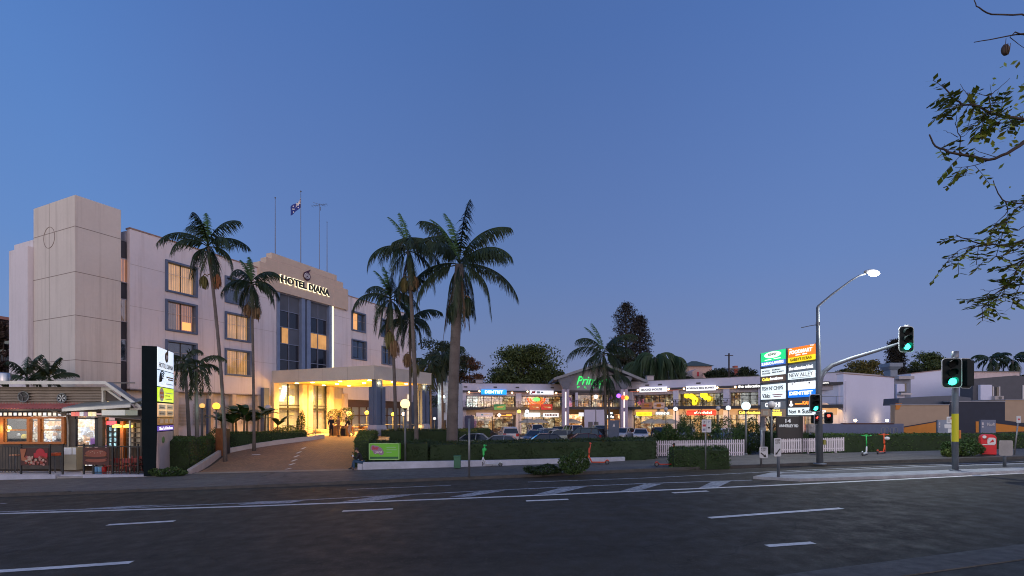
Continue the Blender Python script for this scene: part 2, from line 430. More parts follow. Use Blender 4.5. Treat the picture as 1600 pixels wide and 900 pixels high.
# footpath on the far side, with kerb stone
def in_drive(x): return -18.6 < x < -8.4
def kerbtop(x, y): return gz(x)+(.03 if in_drive(x) else .13)
KM = mat('dark_kerb_stone', (.075, .07, .065), .9, var=.4, scale=3, bmp=.4)
g = G()
xx = list(np.arange(-60, 60.1, 1.0))
for a, b in zip(xx, xx[1:]):
    ga, gb = kerb_y(a), kerb_y(b)
    h = .115 if in_drive((a+b)/2) else .14
    g.hexa([(a, ga, gz(a)-.05), (b, gb, gz(b)-.05), (b, gb+.17, gz(b)-.05), (a, ga+.17, gz(a)-.05)],
           [(a, ga+.015, gz(a)+h), (b, gb+.015, gz(b)+h), (b, gb+.17, gz(b)+h), (a, ga+.17, gz(a)+h)])
g.out('kerb', KM, kind='structure')
strip('footpath', -60, 60, lambda x: kerb_y(x)+.17, lambda x: 31.5 if x > 8.5 else (29.5 if x > -7.5 else (28.3 if x > -20 else 27.2)), lambda x, y: terr(x, y), PATHM, .012, nx=120, ny=8)
# near kerb and footpath, bottom corner of the picture
g = G(); xx = list(np.arange(-40, 60.1, .6))
for a, b in zip(xx, xx[1:]):
    ga, gb = near_y(a), near_y(b)
    g.hexa([(a, ga-.8, gz(a)-.05), (b, gb-.8, gz(b)-.05), (b, gb, gz(b)-.05), (a, ga, gz(a)-.05)],
           [(a, ga-.8, gz(a)+.14), (b, gb-.8, gz(b)+.14), (b, gb-.06, gz(b)+.12), (a, ga-.06, gz(a)+.12)])
g.out('kerb', mat('near_kerb', (.10, .095, .085), .9, var=.5, scale=5, bmp=.6), kind='structure')
strip('footpath', -40, 60, lambda x: near_y(x)-9, lambda x: near_y(x)-.8, lambda x, y: gz(x)+.12, asphalt('near_path', (.02, .02, .018), (.05, .047, .04), 2), 0., nx=60)
# driveway of brick paving
bp, bnt, bpp = nodes_mat('brick_paving')
bv = wpos(bnt); br = bnt.nodes.new('ShaderNodeTexBrick'); bmpg = bnt.nodes.new('ShaderNodeMapping')
bmpg.inputs['Rotation'].default_value = (0, 0, R(35)); bnt.links.new(bv, bmpg.inputs[0]); bnt.links.new(bmpg.outputs[0], br.inputs['Vector'])
br.inputs['Scale'].default_value = 1; br.inputs['Brick Width'].default_value = .23; br.inputs['Row Height'].default_value = .115; br.inputs['Mortar Size'].default_value = .008
br.inputs['Color1'].default_value = (.42, .215, .11, 1); br.inputs['Color2'].default_value = (.29, .15, .08, 1); br.inputs['Mortar'].default_value = (.035, .028, .024, 1)
bc = mix_rgb(bnt, mapr(bnt, noise(bnt, bv, .8, 4), .35, .65, 0, .5), br.outputs['Color'], (.17, .10, .06))
bnt.links.new(bc, bpp.inputs['Base Color']); bpp.inputs['Roughness'].default_value = .75; bump(bnt, bpp, br.outputs['Fac'], -.4, .01)
DL = [(27.3, -17.7), (30, -18.5), (34.5, -19.9), (36.5, -18.2), (38.5, -15.9), (40, -15.6), (43.5, -16.8)]
DR = [(27.3, -8.5), (28, -8.6), (38.5, -12.0), (40, -11.2), (43.5, -9.5)]
def interp(K, v):
    for (a, b), (c, d) in zip(K, K[1:]):
        if v <= c: return b+(d-b)*(v-a)/(c-a)
    return K[-1][1]
g = G(); vs = []; NY = 34
for j in range(NY+1):
    y = 27.3+(43.5-27.3)*j/NY
    for i in range(13):
        x = interp(DL, y)+(interp(DR, y)-interp(DL, y))*i/12; vs.append((x, y, terr(x, y)+.02))
g.add(vs, [(j*13+i, j*13+i+1, (j+1)*13+i+1, (j+1)*13+i) for j in range(NY) for i in range(12)], True)
g.out('driveway', bp, fix=False, kind='structure')
sheet('forecourt', list(np.arange(-30, -7.4, 1.25)), list(np.arange(38.6, 70, 1.5)), terr, mat('forecourt_paving', (.30, .24, .18), .7, var=.3), .012, kind='structure')
sheet('car_park', list(np.arange(-5, 47, 2)), list(np.arange(36, 92, 2)), terr, CARPM, .015, kind='structure')
# pale band of pavers across the mouth of the driveway
g = G(); vs = []
for j in range(2):
    for i in range(13):
        y = 27.35+.75*j; x = interp(DL, y)+(interp(DR, y)-interp(DL, y))*i/12; vs.append((x, y, terr(x, y)+.026))
g.add(vs, [(i, i+1, 14+i, 13+i) for i in range(12)]); g.out('paving_band', mat('pale_pavers', (.34, .27, .21), .8, var=.4, scale=4), fix=False, kind='structure')
# painted lines
def paintmat(name, col, worn):
    m, nt, p = nodes_mat(name); v = wpos(nt)
    f = mapr(nt, noise(nt, v, 9, 4, .65), .38, .60, worn, 0); f2 = mapr(nt, noise(nt, v, .9, 3), .35, .65, .25, 0)
    c = mix_rgb(nt, f, col, (.05, .05, .055)); c = mix_rgb(nt, f2, c, (.10, .10, .11))
    nt.links.new(c, p.inputs['Base Color']); p.inputs['Roughness'].default_value = .7; return m
PAINT = paintmat('road_paint', (.84, .80, .74), .25); PAINTW = paintmat('worn_road_paint', (.44, .44, .45), .7)
def line(pts, wid, m, off=.009, name='road_marking'):
    P = [gnd(*p) for p in pts]; g = G(); vs = []
    for i, p in enumerate(P):
        d = (P[min(i+1, len(P)-1)]-P[max(i-1, 0)]); d.z = 0; d.normalize(); n = Vector((-d.y, d.x, 0))*wid*.85
        for q in (p-n, p+n): vs.append((q.x, q.y, gz(q.x)+off))
    k = len(P); g.add(vs, [(2*i, 2*i+2, 2*i+3, 2*i+1) for i in range(k-1)])
    return g.out(name, m, kind='structure')
line([(-90, 897), (0, 893), (100, 886.5), (206, 879)], .13, PAINT)
line([(168, 820.5), (273, 814.5)], .13, PAINT); line([(535, 799), (614, 795.5)], .13, PAINT)
line([(822, 783), (888, 780.5)], .13, PAINT); line([(1051, 770.5), (1106, 767.5)], .13, PAINT)
line([(1108, 809.5), (1210, 802), (1315, 794.5)], .12, PAINT); line([(1198, 853.5), (1271, 848.5)], .11, PAINT)
line([(-120, 805), (0, 803), (200, 797), (400, 791), (600, 783.5), (800, 776), (1000, 767.5), (1200, 759), (1400, 749.5), (1600, 739.5), (1700, 734)], .13, PAINT)
line([(-120, 802), (0, 800), (200, 794), (400, 785.5), (600, 775), (800, 765), (1000, 756), (1175, 750.5)], .10, PAINTW, .0085)
line([(542, 765), (620, 762), (705, 758.5)], .09, PAINTW)
line([(825, 753.5), (1000, 747.5), (1240, 735.5), (1400, 728.5), (1600, 721.5)], .09, PAINTW)
line([(0, 787), (10, 787)], .09, PAINTW)
for q in ([(120, 796), (185, 794), (275, 788.5), (205, 790.5)], [(372, 789), (452, 786.5), (480, 781.5), (400, 784)],
          [(530, 784.5), (585, 782.5), (645, 773.5), (592, 775.5)], [(700, 777.2), (735, 776), (790, 766.5), (752, 767.5)],
          [(834, 773.2), (868, 772), (917, 760.5), (880, 761.5)], [(969, 767.5), (1000, 766.5), (1036, 755.8), (1006, 757)],
          [(1091, 763), (1122, 761.5), (1143, 751.7), (1112, 753)]):
    g = G(); g.add([(p.x, p.y, gz(p.x)+.007) for p in (gnd(*c) for c in q)], [(0, 1, 2, 3)]); g.out('road_marking', PAINTW, kind='structure')
# traffic island
def patch(name, pts, z, m, drop=.2, **k):
    P = [gnd(*p) for p in pts]; g = G(); g.prism([(p.x, p.y) for p in P], lambda x, y: gz(x)-drop, lambda x, y: gz(x)+z); return g.out(name, m, **k)
ISL = [(1177, 748.5), (1250, 752.5), (1400, 747.5), (1600, 739), (1720, 732.5), (1720, 722.5), (1600, 727.5), (1450, 732), (1300, 738.5), (1205, 742.5)]
patch('traffic_island', ISL, .12, KCONC, kind='structure')
patch('traffic_island', [(1215, 746), (1260, 745.3), (1400, 741), (1600, 734), (1720, 728), (1720, 724.3), (1600, 729), (1450, 733.3), (1300, 739.7), (1225, 743)], .126, asphalt('island_asphalt', (.07, .068, .064), (.11, .105, .10)), kind='structure')
# ================================================================== hotel
def holed(g, t0, t1, z0, z1, holes, n0, n1):
    ts = sorted({t0, t1}|{h[0] for h in holes}|{h[1] for h in holes}); zs = sorted({z0, z1}|{h[2] for h in holes}|{h[3] for h in holes})
    ts = [t for t in ts if t0 <= t <= t1]; zs = [z for z in zs if z0 <= z <= z1]
    for a, b in zip(ts, ts[1:]):
        run = None
        for c, d in zip(zs, zs[1:]):
            inh = any(h[0] <= (a+b)/2 <= h[1] and h[2] <= (c+d)/2 <= h[3] for h in holes)
            if inh:
                if run is not None: g.box(a, n0, run, b, n1, c); run = None
            elif run is None: run = c
        if run is not None: g.box(a, n0, run, b, n1, z1)
HF = Fr((-29.7, 33.5), (.4138, .9104))
hotel = HF.thing('hotel_building', 'white rendered four storey hotel with square corner tower and glowing entrance canopy', 'hotel')
# window openings: frame box in photo pixels, what is seen in it
WIN = [(258, 308, 405, 455, 'lit'), (258, 308, 466.5, 516, 'warm'), (258, 308, 530, 579, 'dark'),
       (351, 392, 430, 472, 'dark'), (351, 392, 486, 530, 'lit'), (351, 392, 543.5, 586, 'lit'),
       (549, 571, 485, 516, 'half'), (549, 572.5, 529, 560.5, 'dark'), (595, 611.5, 497, 526, 'dark'), (596, 612, 540, 569, 'dark')]
CUR_L = curtain('lit_curtain', (1, .50, .17), .72, .28); CUR_W = curtain('warm_room', (.75, .27, .09), .55, .3, 5)
CUR_L2 = curtain('pale_lit_curtain', (1, .60, .27), .6, .22, 16); CUR_D = mat('dark_curtain', (.05, .055, .07), .9, var=.5, scale=3)
holes = []
for x0, x1, y0, y1, k in WIN:
    t0, z1 = HF.p(x0, y0); t1 = HF.t(x1); z0 = HF.z(x0, y1); holes.append((t0, t1, z0, z1, k))
TB, TE = HF.t(203), 38.5
ZS, ZT = 4.85, 16.82
tc0, tc1 = HF.t(432), HF.t(518); zc0 = 6.9; zc1 = HF.z(436, 457)
g = G(); holed(g, TB, TE, ZS, ZT, holes+[(tc0, tc1, ZS, zc1, '')], 0, .4)
g.out('facade_wall', RENDER_H, hotel, bevel=.015)
g = G(); g.box(TB+.05, .62, 1.0, TE, 8.4, ZT-.05); g.out('rear_wall', RENDER_H, hotel)
g = G(); g.box(TB-.03, -.05, ZT, tc0-1.7, .5, ZT+.10); g.out('parapet_capping', mat('capping', (.30, .20, .17), .7), hotel); g = G(); g.box(tc1+1.9, -.05, ZT, TE, .5, ZT+.10); g.out('parapet_capping', mat('capping', (.30, .20, .17), .7), hotel)
g = G()
for z in (8.0, 11.1, 14.2):
    g.box(TB, -.012, z, tc0-.02, .0, z+.025); g.box(tc1+.02, -.012, z, TE, .0, z+.025)
for t in (9.8, 13.6): g.box(t, -.011, ZS, t+.02, 0, ZT)
g.out('wall_joint', mat('wall_joint_grey', (.42, .36, .36), .8), hotel)
for (t0, t1, z0, z1, k) in holes:
    fw = .16; g = G()
    for b in ((t0, z0, t1, z0+fw), (t0, z1-fw, t1, z1), (t0, z0+fw, t0+fw, z1-fw), (t1-fw, z0+fw, t1, z1-fw)):
        g.box(b[0], -.13, b[1], b[2], .3, b[3])
    fr = g.out('window', BLUEP, hotel, bevel=.01)
    g = G(); g.box(t0+fw, .17, z0+fw, t1-fw, .18, z1-fw); g.out('pane', PANE, fr)
    g = G(); a, b, c, d = t0+fw, t1-fw, z0+fw, z1-fw
    tm = (a+b)/2
    g.box(tm-.03, .13, c, tm+.03, .17, d); g.out('mullion', DARKM, fr)
    g = G()
    if k == 'lit':
        # pleated curtain
        n = 26; vs = []
        for i in range(n+1): x = a+(b-a)*i/n; y = .36+.05*math.sin(i*2.4); vs += [(x, y, c), (x, y, d)]
        g.add(vs, [(2*i, 2*i+2, 2*i+3, 2*i+1) for i in range(n)]); g.out('curtain', CUR_L if x0 < 300 or y0 > 500 else CUR_L2, fr)
        if x0 < 300: g = G(); g.box(a+.1, .30, d-.75, b-.5, .315, d-.68); g.out('lamp_tube', emis('tube_glow', (1, .75, .35), 1.6), fr)
    elif k == 'warm':
        g.box(a, .45, c, b, .5, d); g.out('room_wall', CUR_W, fr)
        g = G(); g.box(tm+.3, .4, c+.15, b-.1, .42, c+.8); g.out('lamp_glow', emis('bed_lamp', (1, .42, .06), 1.4), fr)
        g = G(); n = 10; vs = []
        for i in range(n+1): x = a+(tm-a)*.8*i/n; y = .36+.04*math.sin(i*2.4); vs += [(x, y, c), (x, y, d)]
        g.add(vs, [(2*i, 2*i+2, 2*i+3, 2*i+1) for i in range(n)]); g.out('curtain', curtain('dim_curtain', (.30, .17, .12), .5), fr)
    elif k == 'half':
        g.box(a, .45, c, b, .5, d); g.out('room_wall', CUR_D, fr)
        g = G(); g.box(a, .38, c, a+(b-a)*.6, .4, d); g.out('lamp_glow', curtain('orange_room', (1, .42, .10), 1.5, .5), fr)
    else:
        g.box(a, .45, c, b, .5, d); g.out('curtain', CUR_D, fr)
# tower, recess strip and side slab
g = G(); g.box(0, 0, -.4, 2.75, 5.57, 17.98); g.out('tower', RENDER_T, hotel, bevel=.02)
g = G(); JT = mat('joint_shadow_gap', (.24, .20, .18), .9)
for z in (HF.z(117, 353), HF.z(117, 424), HF.z(117, 492), HF.z(117, 562)):
    g.box(-.008, -.008, z-.02, 2.758, -.0005, z+.02); g.box(-.008, -.008, z-.02, -.0005, 5.578, z+.02)
g.box(-.006, 3.35, 3.5, -.0005, 3.38, 17.98)
# round ring moulded in the tower's side
zc = HF.z(117, 362)+.1
for i in range(28):
    a0, a1 = 2*PI*i/28, 2*PI*(i+1)/28
    P = [(3.36+r*math.cos(a), zc+r*math.sin(a)) for r, a in ((.73, a0), (.76, a0), (.76, a1), (.73, a1))]
    g.hexa([(-.02, P[0][0], P[0][1]), (-.02, P[1][0], P[1][1]), (-.02, P[2][0], P[2][1]), (-.02, P[3][0], P[3][1])],
           [(-.0005, p[0], p[1]) for p in P])
g.out('wall_joint', JT, hotel)
g = G(); g.box(-.0, 5.6, -.4, 2.6, 8.4, 15.75); g.box(-.3, 5.62, -.4, -.001, 8.38, 15.2); g.out('side_wall', RENDER_H, hotel)
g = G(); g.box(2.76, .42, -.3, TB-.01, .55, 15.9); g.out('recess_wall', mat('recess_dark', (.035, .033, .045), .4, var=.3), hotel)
for i, (ya, yb, lit) in enumerate(((402, 438, 1), (466, 500, 2), (530, 562, 0))):
    za, zb = HF.z(190, ya), HF.z(190, yb)
    g = G(); g.box(2.79, .36, zb, TB-.04, .41, za)
    f = g.out('window', CUR_W if lit == 1 else (curtain('dim_curtain', (.30, .17, .12), .5) if lit == 2 else CUR_D), hotel)
    g = G(); g.box(2.78, .31, za, TB-.02, .42, za+.06); g.box(2.78, .31, zb-.06, TB-.02, .42, zb); g.out('transom', mat('pale_metal', (.35, .33, .38), .5), f)
    g = G(); g.box(2.80, .33, zb, TB-.05, .335, za); g.out('pane', PANE, f)
# centre bay: two tall glazed strips between blue fins
def bay(xa, xb, cells, nm='glazing'):
    a, b = HF.t(xa), HF.t(xb); rows = 5; zz = [zc0+(zc1-zc0)*i/rows for i in range(rows+1)]
    g = G(); g.box(a, .30, zc0, b, .34, zc1); wb = g.out('window', PANED, hotel)
    g = G(); m = (a+b)/2
    for z in zz: g.box(a, .2, z-.035, b, .29, z+.035)
    for t in (a, m, b): g.box(t-.035, .19, zc0, t+.035, .29, zc1)
    g.out('mullion', mat('blue_grey_metal', (.22, .25, .33), .4, metal=.3), wb)
    for (c, r, mm) in cells:
        g = G(); x0 = (a, m)[c]+.05; x1 = (m, b)[c]-.05
        if c == 0 and r == 2 and mm is CUR_L and xa < 460: x0 += .5
        g.box(x0, .27, zz[r]+.05, x1, .285, zz[r+1]-.05); g.out('curtain', mm, wb)
CV = curtain('grey_voile', (.10, .115, .16), .12, .5, 12)
bay(436, 470, [(0, 4, CV), (1, 4, CV), (0, 2, CUR_L), (1, 2, CV)]); bay(484, 513, [(0, 4, CV), (1, 4, CV), (0, 2, CUR_L), (1, 2, CUR_L)])
g = G()
for xa, xb in ((432, 436), (470, 475.5), (478.5, 484), (513, 518)): g = G(); g.box(HF.t(xa), -.15, zc0, HF.t(xb), .28, zc1+.05); g.out('fin', mat('hotel_fin_blue', (.17, .23, .36), .5), hotel, bevel=.02)
g = G(); g.box(HF.t(475.5), .2, zc0, HF.t(478.5), .26, zc1); g.out('recess_wall', PANED, hotel)
# stepped parapet that carries the name
SB = mat('sign_wall_render', (.56, .45, .36), .85, var=.1)
st = [(402, 521+20, 410), (410, 533, 402.5), (421, 523, 395)]
ztop = HF.z(421, 395)
g = G()
ts = [HF.t(x) for x in (402, 412, 421, 523, 533, 541)]
zst = [ZT+.25, ZT+.85, ZT+1.5]
zt3 = ztop
za_, zb_, zc_ = ZT+(zt3-ZT)*.33, ZT+(zt3-ZT)*.66, zt3
g.box(ts[0], -.3, zc1+.02, ts[5], .45, za_); g.box(ts[1], -.3, za_, ts[4], .45, zb_); g.box(ts[2], -.3, zb_, ts[3], .45, zc_)
g.box(ts[2], .45, ZT, ts[3], 5.5, zb_)
sw = g.out('sign_wall', SB, hotel, bevel=.02)
g = G()
for z in (ZT+.1, za_-.02, za_+.45, zb_): g.box(ts[1] if z > za_ else ts[0], -.31, z, ts[4] if z > za_ else ts[5], -.3005, z+.035)
for t in (tc0, tc1): g.box(t, -.312, zc1+.1, t+.04, -.3005, zc_-.2)
g.out('groove', mat('groove_pale', (.62, .48, .42), .8), sw)
TX0, TX1 = HF.t(438, -.3), HF.t(513.5, -.3)
zl1, zl0 = HF.z(440, 431, -.3), HF.z(440, 442.2, -.3)
zr1, zr0 = HF.z(511, 451.7, -.3), HF.z(511, 461.5, -.3)
za0, za1 = (zl0+zr0)/2, (zl1+zr1)/2
tw = TX1-TX0
m1 = TX0+tw*.50; m2 = TX0+tw*.545
HALO = emis('letter_halo', (1, .93, .6), 1.25)
for a, b, s in ((TX0, m1, 'HOTEL'), (m2, TX1, 'DIANA')):
    text(s, 'letter_glow', HALO, sw, a-.07, b+.07, za0-.07, za1+.07, -.345, .03, bold=.06)
    text(s, 'lettering', INK, sw, a, b, za0, za1, -.42, .06, bold=.035)
# spiral drop emblem
lt, lz = HF.p(478.5, 431.5, -.3); r = .45
g = G(); pts = [(lt+r*math.cos(a), lz+r*math.sin(a)) for a in [PI*.62+i*(2*PI*.86)/20 for i in range(21)]]+[(lt+r*1.05, lz+r*1.75)]
g.prismy(pts, -.44, -.36); em = g.out('emblem', mat('emblem_plum', (.05, .01, .035), .5), sw)
g = G(); sp = []
for i in range(60):
    a = i*.28; rr = .05+.31*i/59; sp.append((lt+rr*math.cos(a), -.45, lz-.03+rr*math.sin(a)))
g.tube(sp, .035, 5); g.out('spiral', mat('emblem_silver', (.62, .62, .68), .4), em)
g = G(); g.box(HF.t(517.3), -.24, 7.2, HF.t(518.6), -.16, HF.z(519, 455)); g.out('light_strip', emis('strip_glow', (1, .86, .5), 1.6), hotel)
# ground floor: set-back glazing, louvre screens, columns
GF0, GF1 = 1.12, 4.85
tL = HF.t(415)
LWARM = shopmat('lobby_glow', [(1, .55, .2), (.9, .45, .12), (1, .75, .42), (.25, .12, .05)], .55, .5, .4)
g = G(); g.box(TB+.2, .95, GF0, tL, 1.0, 3.9); g.out('shopfront', shopmat('hotel_cafe', [(.9, .5, .2), (.4, .2, .07), (.02, .02, .02), (.8, .6, .4), (.06, .12, .06), (.03, .02, .02)], .45, .8, .8), hotel)
g = G(); g.box(TB+.2, .9, 3.9, tL, 1.0, GF1); g.box(TB, .0, GF1-.02, tL, .93, GF1+.12); g.out('soffit_band', mat('dark_soffit', (.10, .07, .05), .7), hotel)
g = G(); g.box(TB+.2, .7, GF0, tL, .71, 4.2); g.out('pane', PANE, hotel)
g = G()
t = TB+.6
while t < tL-.3:
    for k in range(15):
        z = 2.2+k*.12; g.box(t, .42, z, min(t+1.7, tL), .50, z+.035)
    t += 2.2
g.out('louvre_screen', mat('louvre_white', (.42, .38, .32), .6), hotel)
g = G()
for t in (HF.t(275), HF.t(330), HF.t(366), HF.t(405)): g = G(); g.box(t-.18, -.02, GF0, t+.18, .41, GF1+.0); g.out('column', mat('cream_column', (.62, .50, .38), .7), hotel)
g = G(); g.box(HF.t(322), -.3, GF0, HF.t(326), .0, 4.4); g.out('fin', BLUEP, hotel, bevel=.02); g = G(); g.box(HF.t(406.5), -.5, GF0, HF.t(415), -.05, 5.6); g.out('fin', BLUEP, hotel, bevel=.02)
# lobby: double height glazing under the canopy
tA, tB_ = HF.t(425), HF.t(517)
g = G(); g.box(tL, .0, GF0, tA+.25, .5, GF1); g.out('wall_panel', mat('warm_wall', (.68, .52, .34), .8), hotel)
g = G(); g.box(tA+.2, .9, GF0, tB_, 1.0, 6.2); g.out('lobby_wall', mat('lobby_wall_glow', (.75, .56, .30), .7, emit=.5, ecol=(1, .55, .15)), hotel)  # lobby light put into the wall as a glow of its own
g = G(); g.box(HF.t(486), .86, GF0, HF.t(512), .89, 3.5); g.out('lobby_doorway', shopmat('lobby_inner', [(1, .8, .5), (.8, .6, .4), (.3, .25, .2), (1, .9, .7)], .8, 1, 1.1, 5), hotel)
g = G(); g.box(tA+.2, .25, GF0, tB_, .26, 6.15); g.out('pane', PANE, hotel)
g = G()
for x in (432, 452, 486, 498, 511): g.box(HF.t(x)-.05, .12, GF0, HF.t(x)+.05, .26, 6.15)
g.box(tA+.2, .1, 3.55, tB_, .27, 3.75); g.box(tA+.2, .1, 3.95, tB_, .25, 4.05)
g.out('mullion', DARKM, hotel)
g = G()
for x in (428, 473, 482, 515): g = G(); g.box(HF.t(x)-.32, -.35, GF0, HF.t(x)+.32, .2, 6.2); g.out('column', mat('cream_column', (.62, .50, .38), .7), hotel, bevel=.05)
g = G(); g.box(tB_+.2, .0, GF0, HF.t(536), .5, 6.2); g.out('wall_panel', mat('yellow_wall', (.70, .53, .30), .8), hotel)
g = G(); g.box(HF.t(534), -.4, GF0, HF.t(539.5), .0, 5.5); g.out('fin', mat('mauve_column', (.42, .38, .42), .7), hotel)
# restaurant glazing right of the entrance
ra, rb = HF.t(540), TE
g = G(); g.box(ra, .9, GF0, rb, 1.0, 4.0); g.out('shopfront', shopmat('restaurant_glow', [(1, .55, .2), (.4, .18, .08), (.03, .02, .02), (1, .8, .5), (.6, .12, .04), (.1, .08, .06)], .6, .9, 1., 2), hotel)
g = G(); g.box(ra, .4, GF0, rb, .41, 4.0); g.out('pane', PANE, hotel)
g = G(); g.box(ra, .3, 2.95, rb, .42, 3.05)
t = ra
while t < rb: g.box(t, .28, GF0, t+.08, .42, 4.0); t += 1.3
g.box(ra, .3, 4.0, rb, .45, GF1); g.out('mullion', mat('bronze_frame', (.10, .06, .04), .5), hotel)
# tall lit window seen between the palms
g = G(); a, b = HF.t(635), HF.t(640)
g.box(a, -.12, 2.2, b, -.05, 5.9); f = g.out('window', emis('white_panel_glow', (1, .85, .6), .8), hotel)
g = G()
for i in range(6): g.box(a-.05, -.16, 2.2+i*.74-.04, b+.05, -.12, 2.2+i*.74+.04)
g.box(a-.1, -.16, 2.2, a, -.04, 5.95); g.box(b, -.16, 2.2, b+.1, -.04, 5.95); g.out('mullion', WHITEW, f)
g = G()
for i in range(7):
    tt, zz = HF.p(441+.9*(6-i)*.9, 604+i*3.6, .6); g.box(tt-.35, .45, zz-.09, tt+.35-.05*i, .8, zz+.07)
g.out('chandelier', emis('crystal_glow', (1, .85, .55), 2.4), hotel)
# steps and planters at the entrance
g = G()
for i in range(3): g.box(HF.t(485)+.0, -1.9+i*.4, terr(-16, 44)-.05, HF.t(515), 0, 1.15+.12*(i+1))
g.out('step', mat('step_stone', (.45, .34, .22), .8), hotel)
# canopy (part of the hotel)
CT0, CT1, CN = 15.6, 24.35, -12.48
CANM = mat('canopy_render', (.56, .52, .46), .8, var=.14, scale=.7)
g = G(); g.box(CT0, CN, 6.12, CT1, CN+.25, 7.25); g.box(CT0, CN+.25, 6.12, CT0+.25, -.02, 7.25); g.box(CT1-.25, CN+.25, 6.12, CT1, -.02, 7.25)
g.box(CT0-.02, CN-.02, 7.25, CT1+.02, -.01, 7.31); can = g.out('canopy', CANM, hotel)
g = G()
for n in (-9.5, -6.5, -3.5): g.box(CT0-.005, n, 6.12, CT0-.0005, n+.02, 7.25)
for t in (18.5, 21.4): g.box(t, CN-.005, 6.12, t+.02, CN-.0005, 7.25)
g.out('panel_joint', JT, can)
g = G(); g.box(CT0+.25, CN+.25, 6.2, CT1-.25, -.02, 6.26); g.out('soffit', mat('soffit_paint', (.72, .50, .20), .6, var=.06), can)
for i, (t, n) in enumerate([(17.3, -10.5), (17.3, -7), (17.3, -3.5), (20, -11), (20, -7.5), (20, -4), (22.8, -10.5), (22.8, -7), (22.8, -3), (17.5, -1.2), (21, -1.2)]):
    g = G(); g.lathe([(0, .0), (.13, 0), (.16, -.03), (.16, .03)], (t, n, 6.185), 12); g.out('downlight', emis('downlight_glow', (1, .78, .4), 22), can)
    wl = HF.w(t, n, 6.0)
    lamp('SPOT', wl, 1900, (1, .52, .12), .12, (0, 0, 0), 150, .9)
for t, n in ((18, -9), (21.8, -9), (18, -4), (21.8, -4)): lamp('POINT', HF.w(t, n, 4.7), 400, (1, .48, .06), .5)  # extra lights without fixtures, added to brighten soffit and forecourt
for t, n in ((16.55, -12.0), (23.4, -12.0)):
    g = G(); g.box(t-.72, n-.55, .9, t+.72, n+.55, 1.75)
    g.hexa([(t-.72, n-.55, 1.75), (t+.72, n-.55, 1.75), (t+.72, n+.55, 1.75), (t-.72, n+.55, 1.75)], [(t-.6, n-.45, 2.15), (t+.6, n-.45, 2.15), (t+.6, n+.45, 2.15), (t-.6, n+.45, 2.15)])
    c = g.out('column_base', mat('column_base_grey', (.36, .38, .46), .7), hotel, bevel=.02)
    g = G(); g.box(t-.6, n-.45, 2.15, t-.16, n+.45, 5.5); g.box(t+.16, n-.45, 2.15, t+.6, n+.45, 5.5); g.box(t-.16, n-.3, 2.15, t+.16, n+.3, 5.5); g.box(t-.66, n-.12, 2.15, t+.66, n+.2, 5.45)
    g.out('column', BLUEP, hotel, bevel=.03)
    g = G(); g.box(t-.42, n-.25, 5.5, t-.18, n+.25, 6.2); g.box(t+.18, n-.25, 5.5, t+.42, n+.25, 6.2); g.out('column_head', BLUEP, hotel)
    lamp('POINT', HF.w(t, n-.5, 5.85), 12, (1, .7, .3), .08)
    g = G(); g.ball((t, n, 5.85), .12, 8); g.out('downlight', emis('downlight_glow', (1, .78, .4), 22), hotel)
lamp('AREA', HF.w(HF.t(470), .7, 4.6), 130, (1, .52, .14), 3, (PI/2, 0, HF.ang+PI))
# plant room vent and air units on roof
# roof masts
def mast(px, y0, y1, n, label, nm='flagpole', rad=.05):
    t, zt = HF.p(px, y0, n); w_ = HF.w(t, n)
    o = T(nm, label, 'antenna' if nm == 'antenna' else 'pole', (w_.x, w_.y, ZT-.1))
    g = G(); g.tube([(0, 0, 0), (0, 0, (zt-ZT)*.5), (0, 0, zt-ZT+.1)], [rad, rad*.85, rad*.5], 8); g.out('pole', mat('mast_grey', (.16, .15, .17), .5), o)
    g = G(); g.box(-.2, -.2, 0, .2, .2, .12); g.out('base', mat('mast_grey', (.16, .15, .17), .5), o)
    return o, zt-ZT+.1
o, h = mast(430, 309, 395, 2.5, 'bare slim mast on the hotel roof beside the stepped parapet, no flag')
g = G(); g.ball((0, 0, h), .08, 8); g.out('finial', GREYM, o)
fo, h = mast(470, 299, 410, 2.5, 'tall white flagpole flying a blue flag above the hotel name')
g = G(); g.ball((0, 0, h), .09, 8); g.out('finial', GREYM, fo)
# drooping flag with union canton
g = G(); n, mth = 14, 8; vs = []
W_, H_ = 1.35, .95
def flagp(i, j):
    s = i/n*W_; d = j/mth*H_
    return (-s*.82-.05, .12*math.sin(s*5+d*2), h-.75-d-.75*s-.12*math.sin(s*3))
for i in range(n+1):
    for j in range(mth+1): vs.append(flagp(i, j))
vs2 = [(x, y+.012, z) for x, y, z in vs]
fs = [(i*(mth+1)+j, (i+1)*(mth+1)+j, (i+1)*(mth+1)+j+1, i*(mth+1)+j+1) for i in range(n) for j in range(mth)]
g.add(vs, fs, True); g.add(vs2, fs, True)
fl = T('flag', 'blue ensign flag with red and white canton, hanging limp from the tall roof flagpole', 'flag', fo.location)
fm = g.out('cloth', mat('flag_blue', (.02, .035, .22), .8), fl, fix=False)
def flagband(i0, j0, i1, j1, wd, m, nm):
    g = G(); vs = []
    for k in range(9):
        f = k/8; ii = i0+(i1-i0)*f; jj = j0+(j1-j0)*f
        dx, dy = j1-j0, -(i1-i0); l = math.hypot(dx, dy); dx, dy = dx/l*wd, dy/l*wd
        for s in (-1, 1):
            p = flagp(ii+s*dx, jj+s*dy); vs.append((p[0], p[1]-.008, p[2]))
    g.add(vs, [(2*k, 2*k+2, 2*k+3, 2*k+1) for k in range(8)]); g.out(nm, m, fl, fix=False)
FW, FRD = mat('flag_white', (.7, .7, .7), .8), mat('flag_red', (.5, .02, .03), .8)
for q in ((0, 0, 6, 4), (0, 4, 6, 0)): flagband(*q, .35, FW, 'cross')
